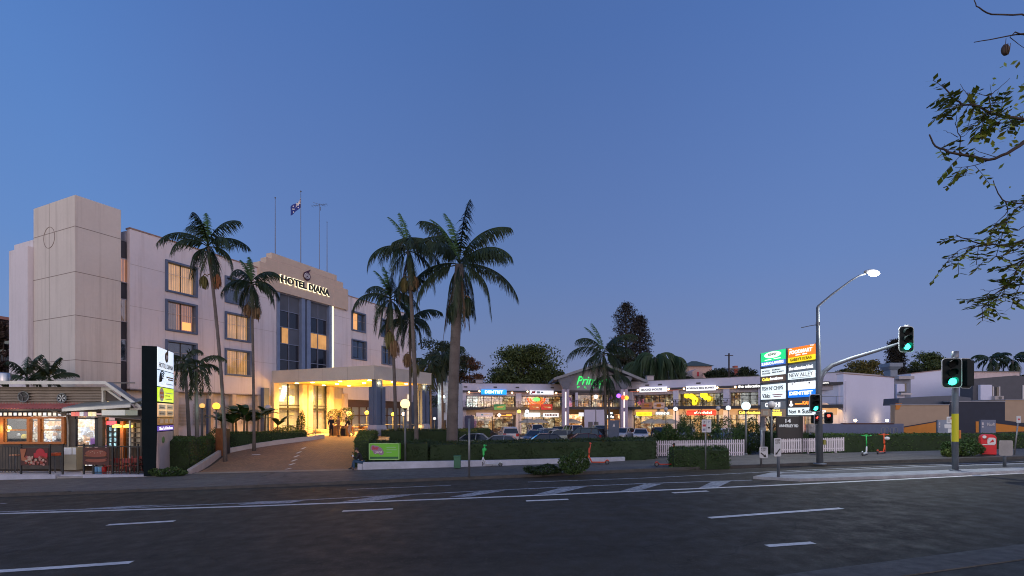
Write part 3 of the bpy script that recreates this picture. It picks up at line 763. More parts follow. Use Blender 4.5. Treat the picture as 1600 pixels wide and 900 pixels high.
for q in ((3, 0, 3, 4), (0, 2, 6, 2)): flagband(*q, .55, FW, 'cross')
for q in ((3, 0, 3, 4), (0, 2, 6, 2)): flagband(*q[:4], .3, FRD, 'cross')
for (i, j) in ((3, 6), (9, 2), (10, 4), (8, 5), (9, 7)):
    p = flagp(i, j); g = G(); g.disc((p[0], p[1]-.02, p[2]), .07, 'y', .01, 7); g.out('star', FW, fl)
ao, h = mast(499, 318, 418, 2.5, 'lattice television mast with a cross-arm aerial behind the hotel name', 'antenna', .035)
g = G()
g.tube([(-.9, 0, h-.3), (.9, 0, h-.05)], .02, 5); g.tube([(-.5, -.5, h-.1), (.5, .5, h-.1)], .018, 5)
for k in range(7):
    x = -.8+k*.27; g.tube([(x, -.35, h-.29+k*.035), (x, .35, h-.29+k*.035)], .012, 4)
g.tube([(0, 0, h-.4), (.12, 0, h-.4), (.12, 0, h-.8)], .03, 5); g.out('aerial', GREYM, ao)
o, h = mast(511, 347, 422, 2.5, 'shortest bare mast on the hotel roof, right of the television aerial')
g = G(); g.ball((0, 0, h), .06, 8); g.out('finial', GREYM, o)
# ------------------------------------------------------------------ hotel street pylon
PF = Fr((-19.1, 26.5), (-.37, 1.0))
py_ = PF.thing('pylon_sign', 'tall dark pylon sign with lit hotel panels on a tapered pink base beside the driveway', 'sign')
PF.z0 = 0
W1 = PF.t(270)
ztp = PF.z(245, 541); zb = -.3
DKT = mat('pylon_dark', (.006, .012, .015), .8, var=.2, spec=.1)
g = G()
g.hexa([(0.1, .12, zb), (W1-.5, .12, zb), (W1-.5, .62, zb), (.1, .62, zb)], [(0, 0, 2.0), (W1, 0, 2.0), (W1, .68, 2.0), (0, .68, 2.0)])
g.box(0, 0, 2.0, W1, .68, ztp); g.out('casing', DKT, py_)
zpb = PF.z(245, 674)
g = G(); g.hexa([(.25, -.02, zb), (W1-.45, -.02, zb), (W1-.45, .1, zb), (.25, .1, zb)], [(.04, -.02, zpb-.05), (W1-.04, -.02, zpb-.05), (W1-.04, .1, zpb-.05), (.04, .1, zpb-.05)])
g.out('base', mat('pink_base', (.50, .40, .38), .8), py_)
g = G(); g.ball((W1*.35, -.03, zpb-.5), .22, 8, 1.2, .15, .9); g.out('leaf_emblem', mat('emblem_green', (.12, .25, .08), .7), py_)
bands = [(541, 576, 'white_face', (.75, .86, 1), .95), (577, 603, 'blue_white_face', (.62, .78, 1), 1.0), (604, 627, 'lime_face', (.50, .80, .03), .95),
         (629, 651, 'tan_face', (.75, .45, .22), .7), (652, 664, 'brown_face', (.22, .11, .04), .7), (665, 674, 'purple_face', (.10, .07, .38), .9)]
for i, (ya, yb, nm, c, s) in enumerate(bands):
    za, zb2 = PF.z(245, ya+.5), PF.z(245, yb)
    g = G(); g.box(.03, -.045, zb2, W1-.03, -.005, za); pn = g.out('lit_panel', emis('pylon_'+nm, c, s*.8), py_)
    D = za-zb2; L = lambda u0, u1, v0, v1: (.03+(W1-.06)*u0, .03+(W1-.06)*u1, zb2+D*v0, zb2+D*v1)
    def bar(u0, u1, v0, v1, m, nm='printed_line'):
        a = L(u0, u1, v0, v1); g = G(); g.box(a[0], -.055, a[2], a[1], -.046, a[3]); g.out(nm, m, pn)
    if i == 0:
        text('HOTEL DIANA', 'lettering', INK, pn, *L(.06, .95, .10, .32), -.052, .008, .01)
        a = L(.4, .65, .45, .85); cx, cz = (a[0]+a[1])/2, (a[2]+a[3])/2
        g = G(); g.disc((cx, -.05, cz), .3, 'y', .01, 16); g.prismy([(cx, cz+.26), (cx+.3, cz+.1), (cx+.3, cz+.6)], -.055, -.045); e = g.out('emblem', INK, pn)
        g = G(); g.disc((cx, -.06, cz), .14, 'y', .01, 12); g.out('spiral', WHITEW, e)
    elif i == 1:
        g = G()
        for r in (.55, .42, .3, .18):
            a = L(.25, .25, .35, .35); g.tube([(a[0]+r*math.cos(q)*.9, -.055, a[2]+r*math.sin(q)) for q in [PI*1.05-k*PI*.75/8 for k in range(9)]], .035, 4)
        g.out('emblem', INK, pn)
        bar(.52, .95, .62, .70, INK); bar(.62, .95, .48, .56, INK); bar(.5, .95, .2, .25, mat('sign_blue', (.1, .3, .6), .5))
    elif i == 2:
        a = L(.22, .22, .5, .5); g = G(); g.disc((a[0], -.05, a[2]), .38, 'y', .01, 18); e = g.out('emblem', mat('emblem_pale', (.6, .5, .6), .5), pn)
        g = G(); g.box(a[0]-.3, -.065, a[2]+.02, a[0]+.25, -.056, a[2]+.15); g.box(a[0]-.2, -.065, a[2]-.2, a[0]+.3, -.056, a[2]-.08); g.out('printed_line', mat('sign_red', (.5, .03, .05), .5), e)
        bar(.45, .92, .62, .68, WHITEW); bar(.45, .75, .42, .48, INK); bar(.45, .88, .18, .23, INK)
    elif i == 3:
        for u in (.05, .55):
            for v in (.08, .55): bar(u, u+.4, v, v+.34, mat('sign_cream', (.7, .6, .45), .5), 'menu_tile')
        for v in (.2, .66):
            for u in (.1, .6): bar(u, u+.28, v, v+.08, mat('sign_brown', (.15, .08, .03), .5))
    elif i == 4:
        for u in (.12, .42, .72): bar(u, u+.2, .2, .8, mat('sign_cream', (.7, .6, .45), .5), 'menu_tile')
    else:
        text("Sho's Kitchen", 'lettering', LETW, pn, *L(.08, .92, .2, .8), -.052, .008, .01)
g = G(); g.lathe([(0, 0), (.06, 0), (.06, .05), (0, .05)], (0, 0, 0), 8)
lamp('AREA', PF.w(W1/2, -1.2, 4.4), 22, (.7, .85, 1), 2.2, (PI/2, 0, PF.ang+PI))
lamp('POINT', Vector((-19.3, 31, 3.6)), 30, (.55, .9, .8), .3)
# ================================================================== burger shop on the far left
SF = Fr((0, 28.6), (1, 0)); sz = lambda px, py, n=0: SF.z(px, py, n); st_ = lambda px, n=0: SF.t(px, n)
shop = T('takeaway_shop', 'low dark weatherboard takeaway with orange windows, red awning and white-edged roof', 'shop', (0, 28.6, 0))
xl = st_(-70); RW = mat('weatherboard', (.085, .075, .065), .7, var=.3); CREAM = mat('cream_trim', (.72, .74, .66), .6)
FL = -.15
g = G(); g.box(xl, .0, FL, st_(3), .2, 2.9); g.box(st_(3), 0, FL, st_(104), .2, sz(3, 694)); g.box(st_(3), 0, sz(3, 650), st_(104), .2, 3.0)
g.box(st_(104), 0, FL, st_(117), .2, 3.0); g.box(st_(117), 0, sz(117, 651), st_(153), .2, 3.0); g.box(st_(152.5), 0, FL, st_(160), .2, 3.0)
g.box(xl, 2.3, FL, st_(217), 2.5, 3.4); g.box(st_(215), .2, FL, st_(217), 2.3, 3.0)
g.out('wall', RW, shop)
g = G(); zt, zb_ = sz(0, 604), sz(0, 631)
g.box(xl, .3, zb_-.3, st_(157), .4, zt)
k = 0
while zb_+k*.16 < zt-.08: z = zb_+k*.16; g.box(xl, .14, z, st_(157), .29, z+.045); k += 1
g.out('louvre_wall', mat('louvre_brown', (.30, .27, .23), .6, var=.3), shop)
# roof with pale fascia
a, b, c = xl, st_(165, -.6), st_(221, -.6); z1, z2 = sz(165, 598, -.6), sz(221, 637, -.6)
g = G(); g.hexa([(a, -.6, z1-.04), (b, -.6, z1-.04), (b, 1.6, z1+.1), (a, 1.6, z1+.1)], [(a, -.6, z1+.04), (b, -.6, z1+.04), (b, 1.6, z1+.18), (a, 1.6, z1+.18)])
g.hexa([(b, -.6, z1-.04), (c, -.6, z2-.04), (c, -.1, z2-.04), (b, -.1, z1-.04)], [(b, -.6, z1+.04), (c, -.6, z2+.04), (c, -.1, z2+.04), (b, -.1, z1+.04)])
rf = g.out('roof', mat('roof_sheet_grey', (.30, .32, .33), .5), shop)
g = G(); g.box(a, -.66, z1-.09, b, -.602, z1+.10)
g.hexa([(b, -.66, z1-.09), (c, -.66, z2-.09), (c, -.602, z2-.09), (b, -.602, z1-.09)], [(b, -.66, z1+.10), (c, -.66, z2+.10), (c, -.602, z2+.10), (b, -.602, z1+.10)])
g.box(st_(203, -.6), -.62, z2-.12, c+.02, -.55, z2-.02)
g.out('fascia', CREAM, rf)
g = G(); g.box(st_(156.5), .1, 2.9, st_(159), .3, zt); g.box(st_(157), .05, zt-.22, st_(177), .3, zt-.02)
g.hexa([(st_(160), .08, zt-.12), (st_(200), .08, sz(200, 636)), (st_(200), .2, sz(200, 636)), (st_(160), .2, zt-.12)], [(st_(160), .08, zt), (st_(200), .08, sz(200, 632)), (st_(200), .2, sz(200, 632)), (st_(160), .2, zt)])
g.out('gable_trim', CREAM, shop)
g = G(); g.prismy([(st_(159), 2.9), (st_(212), 2.9), (st_(200), sz(200, 634)), (st_(160), zt-.05)], .25, .35); g.out('gable_wall', RW, shop)
for px in (167, 178):
    g = G(); g.ball((st_(px), .1, sz(px, 630)), .16, 8, 1.5, .6, .7); g.out('gable_lamp', emis('gable_glow', (1, .68, .25), 2.2), shop)
g = G()
n = 90; xa, xb = xl, st_(117, -.8); vs = []
for i in range(n+1):
    x = xa+(xb-xa)*i/n; r = .04*math.cos(i*PI)
    vs += [(x, -.95, sz(60, 638, -.9)+r-.02), (x, .3, sz(60, 630, .3)+r)]
g.add(vs, [(2*i, 2*i+2, 2*i+3, 2*i+1) for i in range(n)]); g.out('awning', mat('awning_red', (.60, .21, .19), .6, var=.2), shop, fix=False)
g = G(); za = sz(60, 638, -.9); g.box(xa, -.93, za-.13, xb, -.88, za-.045); g.out('gutter', mat('dark_gutter', (.05, .035, .03), .5), shop)
# side porch roof
g = G(); l = [(98, 638.5), (205, 632), (205, 629.5), (150, 631), (98, 636)]
P = [SF.p(x, y, -1.0) for x, y in l]; P2 = [(x, z+.22) for x, z in P]
g.add([(x, -1.0, z) for x, z in P[:2]]+[(x+.1, .5, z+.38) for x, z in P[:2]]+[(x, -1.0, z+.06) for x, z in P[:2]]+[(x+.1, .5, z+.44) for x, z in P[:2]], [(0, 1, 3, 2), (4, 6, 7, 5), (0, 4, 5, 1), (1, 5, 7, 3), (3, 7, 6, 2), (2, 6, 4, 0)])
g.out('porch_roof', mat('porch_sheet', (.30, .33, .31), .5), shop)
g = G(); g.hexa([(P[0][0], -1.06, P[0][1]-.16), (P[1][0], -1.06, P[1][1]-.16), (P[1][0], -1.005, P[1][1]-.16), (P[0][0], -1.005, P[0][1]-.16)], [(P[0][0], -1.06, P[0][1]), (P[1][0], -1.06, P[1][1]), (P[1][0], -1.005, P[1][1]), (P[0][0], -1.005, P[0][1])]); g.out('gutter', CREAM, shop)
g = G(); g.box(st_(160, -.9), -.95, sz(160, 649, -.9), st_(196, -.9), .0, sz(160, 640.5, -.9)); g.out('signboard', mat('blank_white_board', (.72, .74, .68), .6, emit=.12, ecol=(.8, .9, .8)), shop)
g = G(); a0, a1 = st_(155, -.8), st_(222, -.8)
g.hexa([(a0, -.9, sz(160, 651, -.8)), (a1, -.9, sz(222, 656, -.8)), (a1, .4, sz(222, 653, -.8)), (a0, .4, sz(160, 648, -.8))], [(a0, -.9, sz(160, 650, -.8)), (a1, -.9, sz(222, 655, -.8)), (a1, .4, sz(222, 652, -.8)), (a0, .4, sz(160, 647, -.8))]); g.out('entry_awning', mat('entry_awning_brown', (.20, .16, .14), .6), shop)
# row of picture tiles above the windows
cols = [(1, .95, .85), (.8, .9, 1), (.35, .3, .25), (.9, .85, .6)]
g = G(); g.box(xl, -.04, sz(0, 650.5), st_(104), -.0, sz(0, 643.5)); g.out('sign_rail', DARKM, shop)
for i in range(14):
    px = -8+i*7.7; g = G(); g.box(st_(px), -.06, sz(0, 649.3), st_(px+4.6), -.045, sz(0, 644.8))
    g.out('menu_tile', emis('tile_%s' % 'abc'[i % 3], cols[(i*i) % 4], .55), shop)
KIT = shopmat('kitchen_glow', [(.9, .92, 1), (.25, .22, .22), (1, .85, .6), (.55, .6, .7), (.12, .08, .06), (1, .6, .35), (.1, .08, .07)], .95, 2.3, 2.6, 3)
# orange sash windows
z0, z1 = sz(0, 694), sz(0, 651)
g = G()
for a, b in ((3, 103),):
    g.box(st_(a), -.12, z0, st_(b), .1, z0+.14); g.box(st_(a), -.12, z1-.12, st_(b), .1, z1)
for px in (3, 44, 61, 98): g.box(st_(px), -.10, z0+.14, st_(px+ (5 if px in (3, 98) else 4.4)), .1, z1-.12)
wf = g.out('window', WOODO, shop, bevel=.01)
g = G()
for a, b in ((8, 44), (65.5, 98)):
    zm = sz(0, 672); g.box(st_(a), -.03, zm-.03, st_(b), .05, zm+.04)
    g.box(st_(a), -.03, z0+.14, st_(a)+.06, .05, z1-.12); g.box(st_(b)-.06, -.03, z0+.14, st_(b), .05, z1-.12)
g.out('sash', mat('sash_orange', (.55, .22, .05), .5), wf)
g = G(); g.box(st_(8), .02, z0+.1, st_(98), .03, z1-.1); g.out('pane', PANE, wf)
g = G(); g.box(st_(-2), 1.9, FL, st_(104), 1.95, 3.1); g.out('kitchen_wall', KIT, shop)
g = G(); g.box(st_(3), .3, z0-.1, st_(102), .34, z0+.12); g.out('counter', emis('pink_counter', (.85, .45, .8), .5), shop)
g = G(); g.box(st_(12), .5, 2.62, st_(96), .9, 2.72); g.box(st_(70), .7, 1.35, st_(73), .9, 2.3); g.box(st_(20), .5, 1.9, st_(46), .8, 1.94); g.out('kitchen_shelf', GREYM, shop)
for px, z, r, c in ((26, 1.6, .13, (.9, .7, .02)), (75, 1.75, .1, (.8, .4, .2)), (85, 1.7, .12, (.4, .42, .45)), (91, 1.8, .1, (.7, .4, .2)), (36, 1.7, .09, (.5, .5, .55)), (54, 1.6, .11, (.35, .5, .7)), (17, 1.75, .08, (.6, .65, .7)), (80, 2.1, .12, (.2, .12, .1))):
    g = G(); g.lathe([(0, 0), (r, .02), (r*1.1, r*1.2), (r*.6, r*2), (0, r*2)], (st_(px), .45, z), 10); g.out('kitchen_pot', mat('pot_%d' % int(px), c, .4, emit=.15), shop)
lamp('AREA', (st_(30), 29.4, 3.0), 45, (1, .85, .65), 1.5, (0, 0, 0)); lamp('POINT', (st_(50), 27.4, 3.0), 26, (1, .75, .5), .3); lamp('POINT', (st_(150), 27.2, 2.6), 20, (1, .9, .75), .3); lamp('AREA', (st_(80), 29.4, 3.0), 45, (1, .9, .8), 1.5, (0, 0, 0))  # kitchen lights; the two point lights are added to brighten the deck, no fixtures
g = G(); g.ball((st_(-4), -.15, sz(0, 672)), .2, 10); g.out('wall_lamp', emis('amber_glow', (1, .62, .08), 6), shop)
lamp('POINT', (st_(-2), 28.2, sz(0, 670)), 35, (1, .6, .15), .2)
# second window beside the porch with purple lower panel
z0b, z1b = sz(118, 697), sz(118, 652)
g = G(); g.box(st_(117), .05, z0b, st_(153), .12, z0b+.08); g.box(st_(117), .0, z1b-.1, st_(153), .12, z1b); g.box(st_(117), 0, z0b, st_(118.5), .12, z1b); g.box(st_(148), 0, z0b, st_(153), .12, z1b)
w2 = g.out('window', DARKM, shop)
g = G(); g.box(st_(118.5), .08, z0b, st_(148), .09, z1b); g.out('pane', PANE, w2)
g = G(); g.box(st_(116), 1.4, 1, st_(149), 1.45, 3.1); g.out('pink_room_wall', mat('pink_tiled_wall', (.7, .52, .5), .6, emit=.42, ecol=(.85, .6, .62)), shop)
g = G(); g.box(st_(118), 1.0, 1.1, st_(139), 1.3, sz(0, 685)); g.out('purple_counter', mat('purple_panel', (.40, .18, .5), .5, emit=.35, ecol=(.4, .16, .5)), shop)
g = G(); g.box(st_(138), .9, z0b, st_(148), 1.0, z1b); g.out('poster', shopmat('poster_warm', [(.5, .2, .1), (.7, .35, .2), (.3, .12, .08), (.8, .2, .05)], .45, 2, 2, 9), shop)
for i, c in enumerate([(.9, .25, .2), (.8, .2, .2), (.7, .75, .8), (.3, .2, .3), (.95, .9, .5), (.95, .85, .6)]):
    g = G(); g.box(st_(113+i*6.6), -.08, sz(0, 650.2), st_(113+i*6.6+5), -.02, sz(0, 643.6)); g.out('menu_tile', emis('tile2_%d' % i, c, .5), shop)
# glass entry door, orange post, lattice shelves
def lattice(a, b, ya, yb, m, cols_, rows, nm, y=.0, back=None):
    x0, x1, zz0, zz1 = st_(a), st_(b), sz(0, yb), sz(0, ya); g = G()
    for i in range(cols_+1): x = x0+(x1-x0)*i/cols_; g.box(x-.035, y-.05, zz0, x+.035, y+.05, zz1)
    for j in range(rows+1): z = zz0+(zz1-zz0)*j/rows; g.box(x0, y-.045, z-.035, x1, y+.045, z+.035)
    o = g.out(nm, m, shop)
    if back: g = G(); g.box(x0, y+.06, zz0, x1, y+.08, zz1); g.out('glazing', back, o)
    return o
lattice(162, 177, 658, 700, DARKM, 2, 5, 'door', .3, shopmat('blue_fridge', [(.5, .9, 1), (.25, .6, .8), (.8, 1, 1), (.15, .3, .4)], .8, 3, 2, 4))
g = G(); g.box(st_(162), .2, sz(0, 664), st_(177), .23, sz(0, 658)); g.out('red_sign', emis('red_open_glow', (1, .08, .1), 1.3), shop)
lattice(193, 215, 660, 700, mat('lattice_dark', (.05, .04, .03), .6), 2, 5, 'shelf_door', .3, mat('shelf_back', (.32, .29, .22), .8, emit=.10))
g = G(); g.box(st_(185.5), .1, FL, st_(190.5), .4, sz(0, 658)); g.out('post', WOODO, shop)
g = G(); g.box(st_(216), -.7, FL, st_(218), -.62, sz(0, 657)); g.out('post', CREAM, shop)
for px in (183, 200):
    g = G(); g.lathe([(0, .06), (.2, 0), (.24, .1), (.05, .2)], (st_(px), .0, sz(0, 668)), 10); g.out('pendant_lamp', emis('pendant_glow', (1, .55, .08), 3), shop)
lamp('POINT', (st_(190), 28.3, 2.2), 14, (1, .6, .3), .15)
g = G(); g.box(st_(160), .9, FL, st_(217), 1.0, 3); g.out('inner_wall', mat('inner_dark_wall', (.10, .07, .05), .8), shop)
g = G(); g.tube([(st_(102), -.9, sz(0, 641)), (st_(103), -.5, sz(0, 645)), (st_(107), -.1, sz(0, 650)), (st_(108.5), -.08, 2.4), (st_(108.5), -.08, FL)], .045, 6); g.out('downpipe', mat('pipe_grey', (.30, .30, .27), .5), shop)
g = G(); g.box(st_(111), -.5, FL, st_(131), -.05, sz(0, 698)); g.out('servery', mat('olive_board', (.38, .36, .26), .7), shop)
for px in (112.5, 126):
    g = G(); g.box(st_(px), -.53, sz(0, 709), st_(px+ (12 if px < 120 else 5)), -.505, sz(0, 698.5)); g.out('notice', mat('paper_white', (.72, .76, .76), .6), shop)
for px, py, r, lit in ((36, 620, 8.2, 0), (96, 622, 7, 1)):
    x, z = SF.p(px, py, .1); rr = r/F*28.6; nm = T('round_wall_fan', 'dark round fan sign with silver ring on the slatted upper wall' if not lit else 'smaller round wheel sign with white spokes on the slatted wall', 'sign', (x, 28.72, z))
    g = G()
    for i in range(24):
        a0, a1 = 2*PI*i/24, 2*PI*(i+1)/24
        g.tube([(rr*math.cos(a0), 0, rr*math.sin(a0)), (rr*math.cos(a1), 0, rr*math.sin(a1))], .035, 5)
    g.out('ring', mat('ring_metal', (.30, .36, .38), .4, metal=.5), nm)
    g = G(); g.disc((0, .03, 0), rr*.96, 'y', .04, 24); g.out('disc', DARKM, nm)
    g = G()
    for k in range(6 if lit else 3):
        a = k*PI/3 if lit else .3+k*2.1; g.prismy([(0, 0), (rr*.8*math.cos(a-.22), rr*.8*math.sin(a-.22)), (rr*.8*math.cos(a+.22), rr*.8*math.sin(a+.22))], -.02, .0)
    g.out('spoke', mat('spoke_white', (.65, .75, .75), .5) if lit else GREYM, nm)
# terrace, low wall, steps
g = G(); P = [gnd(-90, 752), gnd(-5, 752.5), gnd(85, 751)]
g.box(xl, -1.95, -.9, st_(85, -2), -1.7, -.24); g.box(st_(128, -2), -1.95, -.9, st_(243, -2), -1.7, -.24); g.box(xl, -1.7, -.9, st_(243, -1.5), .0, -.27)
g.out('retaining_wall', mat('wall_blue_white', (.44, .46, .54), .8, var=.25), fix=True, loc=(0, 28.6, 0), label='low pale wall along the edge of the takeaway terrace, broken by two steps', category='wall')
g = G(); a, b = st_(86, -2), st_(127, -2); g.box(a, -2.15, -.8, b, -1.75, -.5); g.box(a, -1.9, -.8, b, -1.7, -.36)
g.out('doorstep', ACONC, loc=(0, 28.6, 0), label='two concrete steps up to the takeaway terrace', category='steps')
# railing with photo banners
RY = 26.95
rf_ = Fr((0, RY), (1, 0)); rail = T('terrace_railing', 'black metal railing along the takeaway terrace, carrying two food banners', 'railing', (0, RY, 0))
zt = rf_.z(0, 697); g = G()
spans = [(-60, 78), (130, 236)]
for a, b in spans:
    xa, xb = rf_.t(a), rf_.t(b)
    g.box(xa, -.03, zt-.05, xb, .03, zt); g.box(xa, -.02, -.16, xb, .02, -.12)
g.out('rail', DARKM, rail)
for px in (-40, -4, 33, 78, 98, 131, 146, 176, 216, 231, 236):
    g = G(); g.box(rf_.t(px)-.035, -.035, -.27, rf_.t(px)+.035, .035, zt+.12); g.out('post', DARKM, rail)
for a, b in ((-60, 33), (176, 231)):
    g = G(); x = rf_.t(a)
    while x < rf_.t(b): g.box(x, -.008, -.14, x+.016, .008, zt-.03); x += .16
    g.out('baluster', DARKM, rail)
def banner(a, b, ya, yb, label, kind):
    x0, x1, zz0, zz1 = rf_.t(a), rf_.t(b), rf_.z(0, yb), rf_.z(0, ya)
    t = T('food_banner', label, 'banner', ((x0+x1)/2, RY-.06, zz0)); w_, h_ = x1-x0, zz1-zz0
    g = G(); g.box(-w_/2, -.01, 0, w_/2, .01, h_); g.out('sheet', mat('banner_dark', (.08, .025, .02), .6), t)
    rr = random.Random(a)
    if kind == 'pizza':
        g = G(); g.disc((.22*w_, -.016, .72*h_), .26*h_, 'y', .01, 18); g.box(-.02, -.022, .45*h_, w_*.48, -.012, .72*h_); g.out('tomato_print', mat('print_red', (.5, .015, .03), .5), t)
        g = G(); g.prismy([(-w_*.5, h_*.95), (-w_*.28, h_*.95), (-w_*.36, h_*.5), (-.2*w_, h_*.3), (.1*w_, h_*.2), (-.1*w_, h_*.12), (-w_*.45, h_*.3)], -.03, -.022); g.out('arm_print', mat('print_skin', (.42, .14, .06), .6), t)
        for i in range(46):
            x, z = rr.uniform(-.38, .47)*w_, rr.uniform(.02, .52)*h_
            g = G(); g.disc((x, -.034-.0006*i, z), rr.uniform(.04, .085), 'y', .004, 7)
            if i < 3: m0 = None
            g.out('topping_print', [mat('print_cream', (.5, .38, .28), .6), mat('print_rust', (.30, .05, .03), .6), mat('print_pink', (.45, .2, .17), .6)][i % 3], t)
    else:
        for (cx, cz, rx, rz, m) in ((0, .66, .42, .22, mat('bun_print', (.26, .07, .04), .5)), (.0, .42, .45, .1, mat('patty_print', (.06, .018, .012), .6)), (-.02, .52, .44, .05, mat('cheese_print', (.35, .12, .03), .6)), (0, .26, .42, .12, mat('bun_print', (.26, .07, .04), .5)), (.05, .36, .38, .04, mat('leaf_print', (.22, .06, .05), .6))):
            g = G(); n = 18; g.prismy([(cx*w_+rx*w_*math.cos(q*2*PI/n), cz*h_+rz*h_*math.sin(q*2*PI/n)) for q in range(n)], -.03-.004*cz, -.014); g.out('burger_print', m, t)
        for i in range(14):
            g = G(); g.disc((rr.uniform(-.3, .3)*w_, -.038, (.68+rr.uniform(-.1, .12))*h_), .018, 'y', .004, 6); g.out('seed_print', mat('print_cream', (.5, .38, .28), .6), t)
banner(34, 77, 700, 727, 'banner of hands reaching over a pizza, tied to the terrace railing', 'pizza')
banner(132, 172, 699, 726, 'banner of a glazed burger bun on the terrace railing beside the dining tables', 'burger')
# street tables and red chairs
def cafe_chair(m):
    t = T('cafe_chair', 'red metal cafe chair', 'chair'); g = G(); g.box(-.2, -.2, .43, .2, .2, .47); g.out('seat', m, t, bevel=.01)
    g = G(); g.box(-.2, .17, .62, .2, .2, .88)
    for x in (-.19, .16): g.box(x, .175, .47, x+.03, .2, .62)
    g.out('backrest', m, t, bevel=.01)
    for x in (-.18, .18):
        for y in (-.18, .18): g = G(); g.tube([(x, y, .43), (x*1.15, y*1.15, 0)], .014, 5); g.out('leg', m, t)
    return t
def cafe_table(m):
    t = T('cafe_table', 'cafe table', 'table'); g = G(); g.box(-.35, -.35, .72, .35, .35, .75); g.out('tabletop', m, t, bevel=.01)
    g = G(); g.tube([(0, 0, .72), (0, 0, .03)], .03, 6); g.out('stem', DARKM, t)
    g = G(); g.box(-.22, -.22, 0, .22, .22, .03); g.out('base', DARKM, t); return t
REDP = mat('red_chair_paint', (.26, .035, .03), .45)
c0 = cafe_chair(REDP); t0 = cafe_table(mat('table_red_top', (.42, .10, .09), .5)); first = True
for i, (px, y) in enumerate(((186, 27.75), (200, 27.9), (214, 27.7), (226, 27.95))):
    t = place(t0 if i == 0 else cp(t0), (gx(px, y), y, -.27), .1*i, ['red topped cafe table nearest the burger banner', 'second red cafe table along the terrace from the burger banner', 'third red cafe table along, in front of the lattice shelves', 'last red cafe table, against the pylon end of the railing'][i], 'cafe tables on the terrace')
    for j, (dx, dy, rz) in enumerate(((-.1, -.5, PI), (.08, .5, 0))):
        c = place(c0 if (i == 0 and j == 0) else cp(c0), (gx(px, y)+dx, y+dy, -.27), rz+.2*(i-1.5), ['red metal cafe chair %s the first table', 'red metal cafe chair %s the second table along', 'red metal cafe chair %s the third table, before the shelves', 'red metal cafe chair %s the table beside the pylon sign'][i] % ('on the street side of' if j == 0 else 'on the shop side of'), 'red cafe chairs')
for k, px in enumerate((24, 86)):
    tt = T('bar_stool', ['tall stool with pale seat left of the pizza banner', 'tall stool with orange seat right of the pizza banner'][k], 'stool', (gx(px, 27.9), 27.9, -.27))
    g = G(); g.box(-.2, -.18, .95, .2, .18, 1.12 if k else 1.02); g.out('seat', [mat('stool_pale', (.5, .25, .15), .5), mat('stool_orange', (.6, .10, .03), .5)][k], tt, bevel=.02)
    for x in (-.16, .16):
        for y in (-.14, .14): g = G(); g.tube([(x, y, .95), (x*1.2, y*1.2, 0)], .015, 5); g.out('leg', GREYM, tt)
for k, (px, c) in enumerate(((151, (.15, .4, .7)), (157, (.2, .5, .75)), (163, (.5, .02, .02)))):
    g = G(); g.lathe([(0, 0), (.10, 0), (.12, .35), (.1, .38), (0, .38)], (0, 0, 0), 12); g.out('bucket', mat('bucket_%d' % k, c, .4), loc=(gx(px, 27.4), 27.4, -.27), label=['blue bucket just behind the burger banner, left one', 'paler blue bucket between the other bucket and the red one', 'red bucket at the foot of the burger banner'][k], category='bucket')
# vent drum on the roof
vd = T('roof_vent', 'shiny round metal vent drum on the takeaway roof', 'vent', (gx(6, 29.3), 29.3, 4.95))
g = G(); g.lathe([(.34, 0), (.34, .5), (.31, .55), (0, .55)], (0, 0, 0), 20); g.out('drum', mat('shiny_zinc', (.5, .53, .55), .3, metal=.9), vd)
g = G(); g.lathe([(.4, 0), (.4, .05), (.34, .06)], (0, 0, 0), 20); g.out('flange', GALV, vd)
# neighbouring house at the far left edge
nb = T('neighbour_house', 'dark two storey timber house with white eaves, behind the hotel tower', 'house', (-56, 52, -.3))
g = G(); g.box(-9, 0, 0, 4.2, 8, 13.2); g.out('wall', mat('dark_blue_boards', (.045, .055, .07), .8), nb)
g = G(); g.hexa([(-9.5, -.8, 15.2), (5.0, -.8, 13.0), (5.0, 8.5, 13.0), (-9.5, 8.5, 15.2)], [(-9.5, -.8, 15.5), (5.0, -.8, 13.3), (5.0, 8.5, 13.3), (-9.5, 8.5, 15.5)]); g.out('roof', mat('red_roof_edge', (.20, .08, .07), .7), nb)
g = G(); g.box(-2, -.6, 6.2, 4.3, -.1, 6.5); g.box(1.2, -.62, 4.2, 1.5, -.4, 6.2); g.out('balcony', WHITEW, nb)
g = G(); g.box(1, -.05, 9.8, 3.4, -.01, 11.6); f = g.out('window', PANED, nb)
g = G(); g.box(.9, -.07, 9.7, 3.5, -.05, 9.8); g.box(.9, -.07, 11.6, 3.5, -.05, 11.7); g.out('sill', WHITEW, f)

# ================================================================== shopping plaza
LITW = emis('sign_white_glow', (.92, .93, 1), .75)
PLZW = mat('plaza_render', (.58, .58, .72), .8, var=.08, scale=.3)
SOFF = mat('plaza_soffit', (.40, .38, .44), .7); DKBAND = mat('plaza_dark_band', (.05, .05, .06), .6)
COLS_UP = dict(
 dental=[(.75, .95, .8), (.6, .8, .7), (.9, 1, .9), (.3, .4, .35), (.8, .9, .75)],
 warm=[(1, .55, .18), (.45, .2, .06), (.10, .05, .02), (1, .75, .4), (.3, .12, .04)],
 orange=[(1, .35, .04), (1, .5, .1), (.9, .2, .03), (.5, .2, .05)],
 dim=[(.10, .10, .09), (.2, .19, .14), (.04, .05, .05), (.35, .32, .22)],
 yellow=[(.8, .5, .05), (.25, .12, .03), (.08, .05, .02), (.5, .3, .08)],
 bright=[(1, .66, .28), (1, .5, .15), (.8, .72, .55), (.45, .2, .07), (1, .8, .5), (.12, .06, .03), (.5, .25, .1)],
 neon=[(1, .2, .05), (.3, .1, .5), (1, .5, .1), (.1, .06, .05), (.9, .3, .2)])
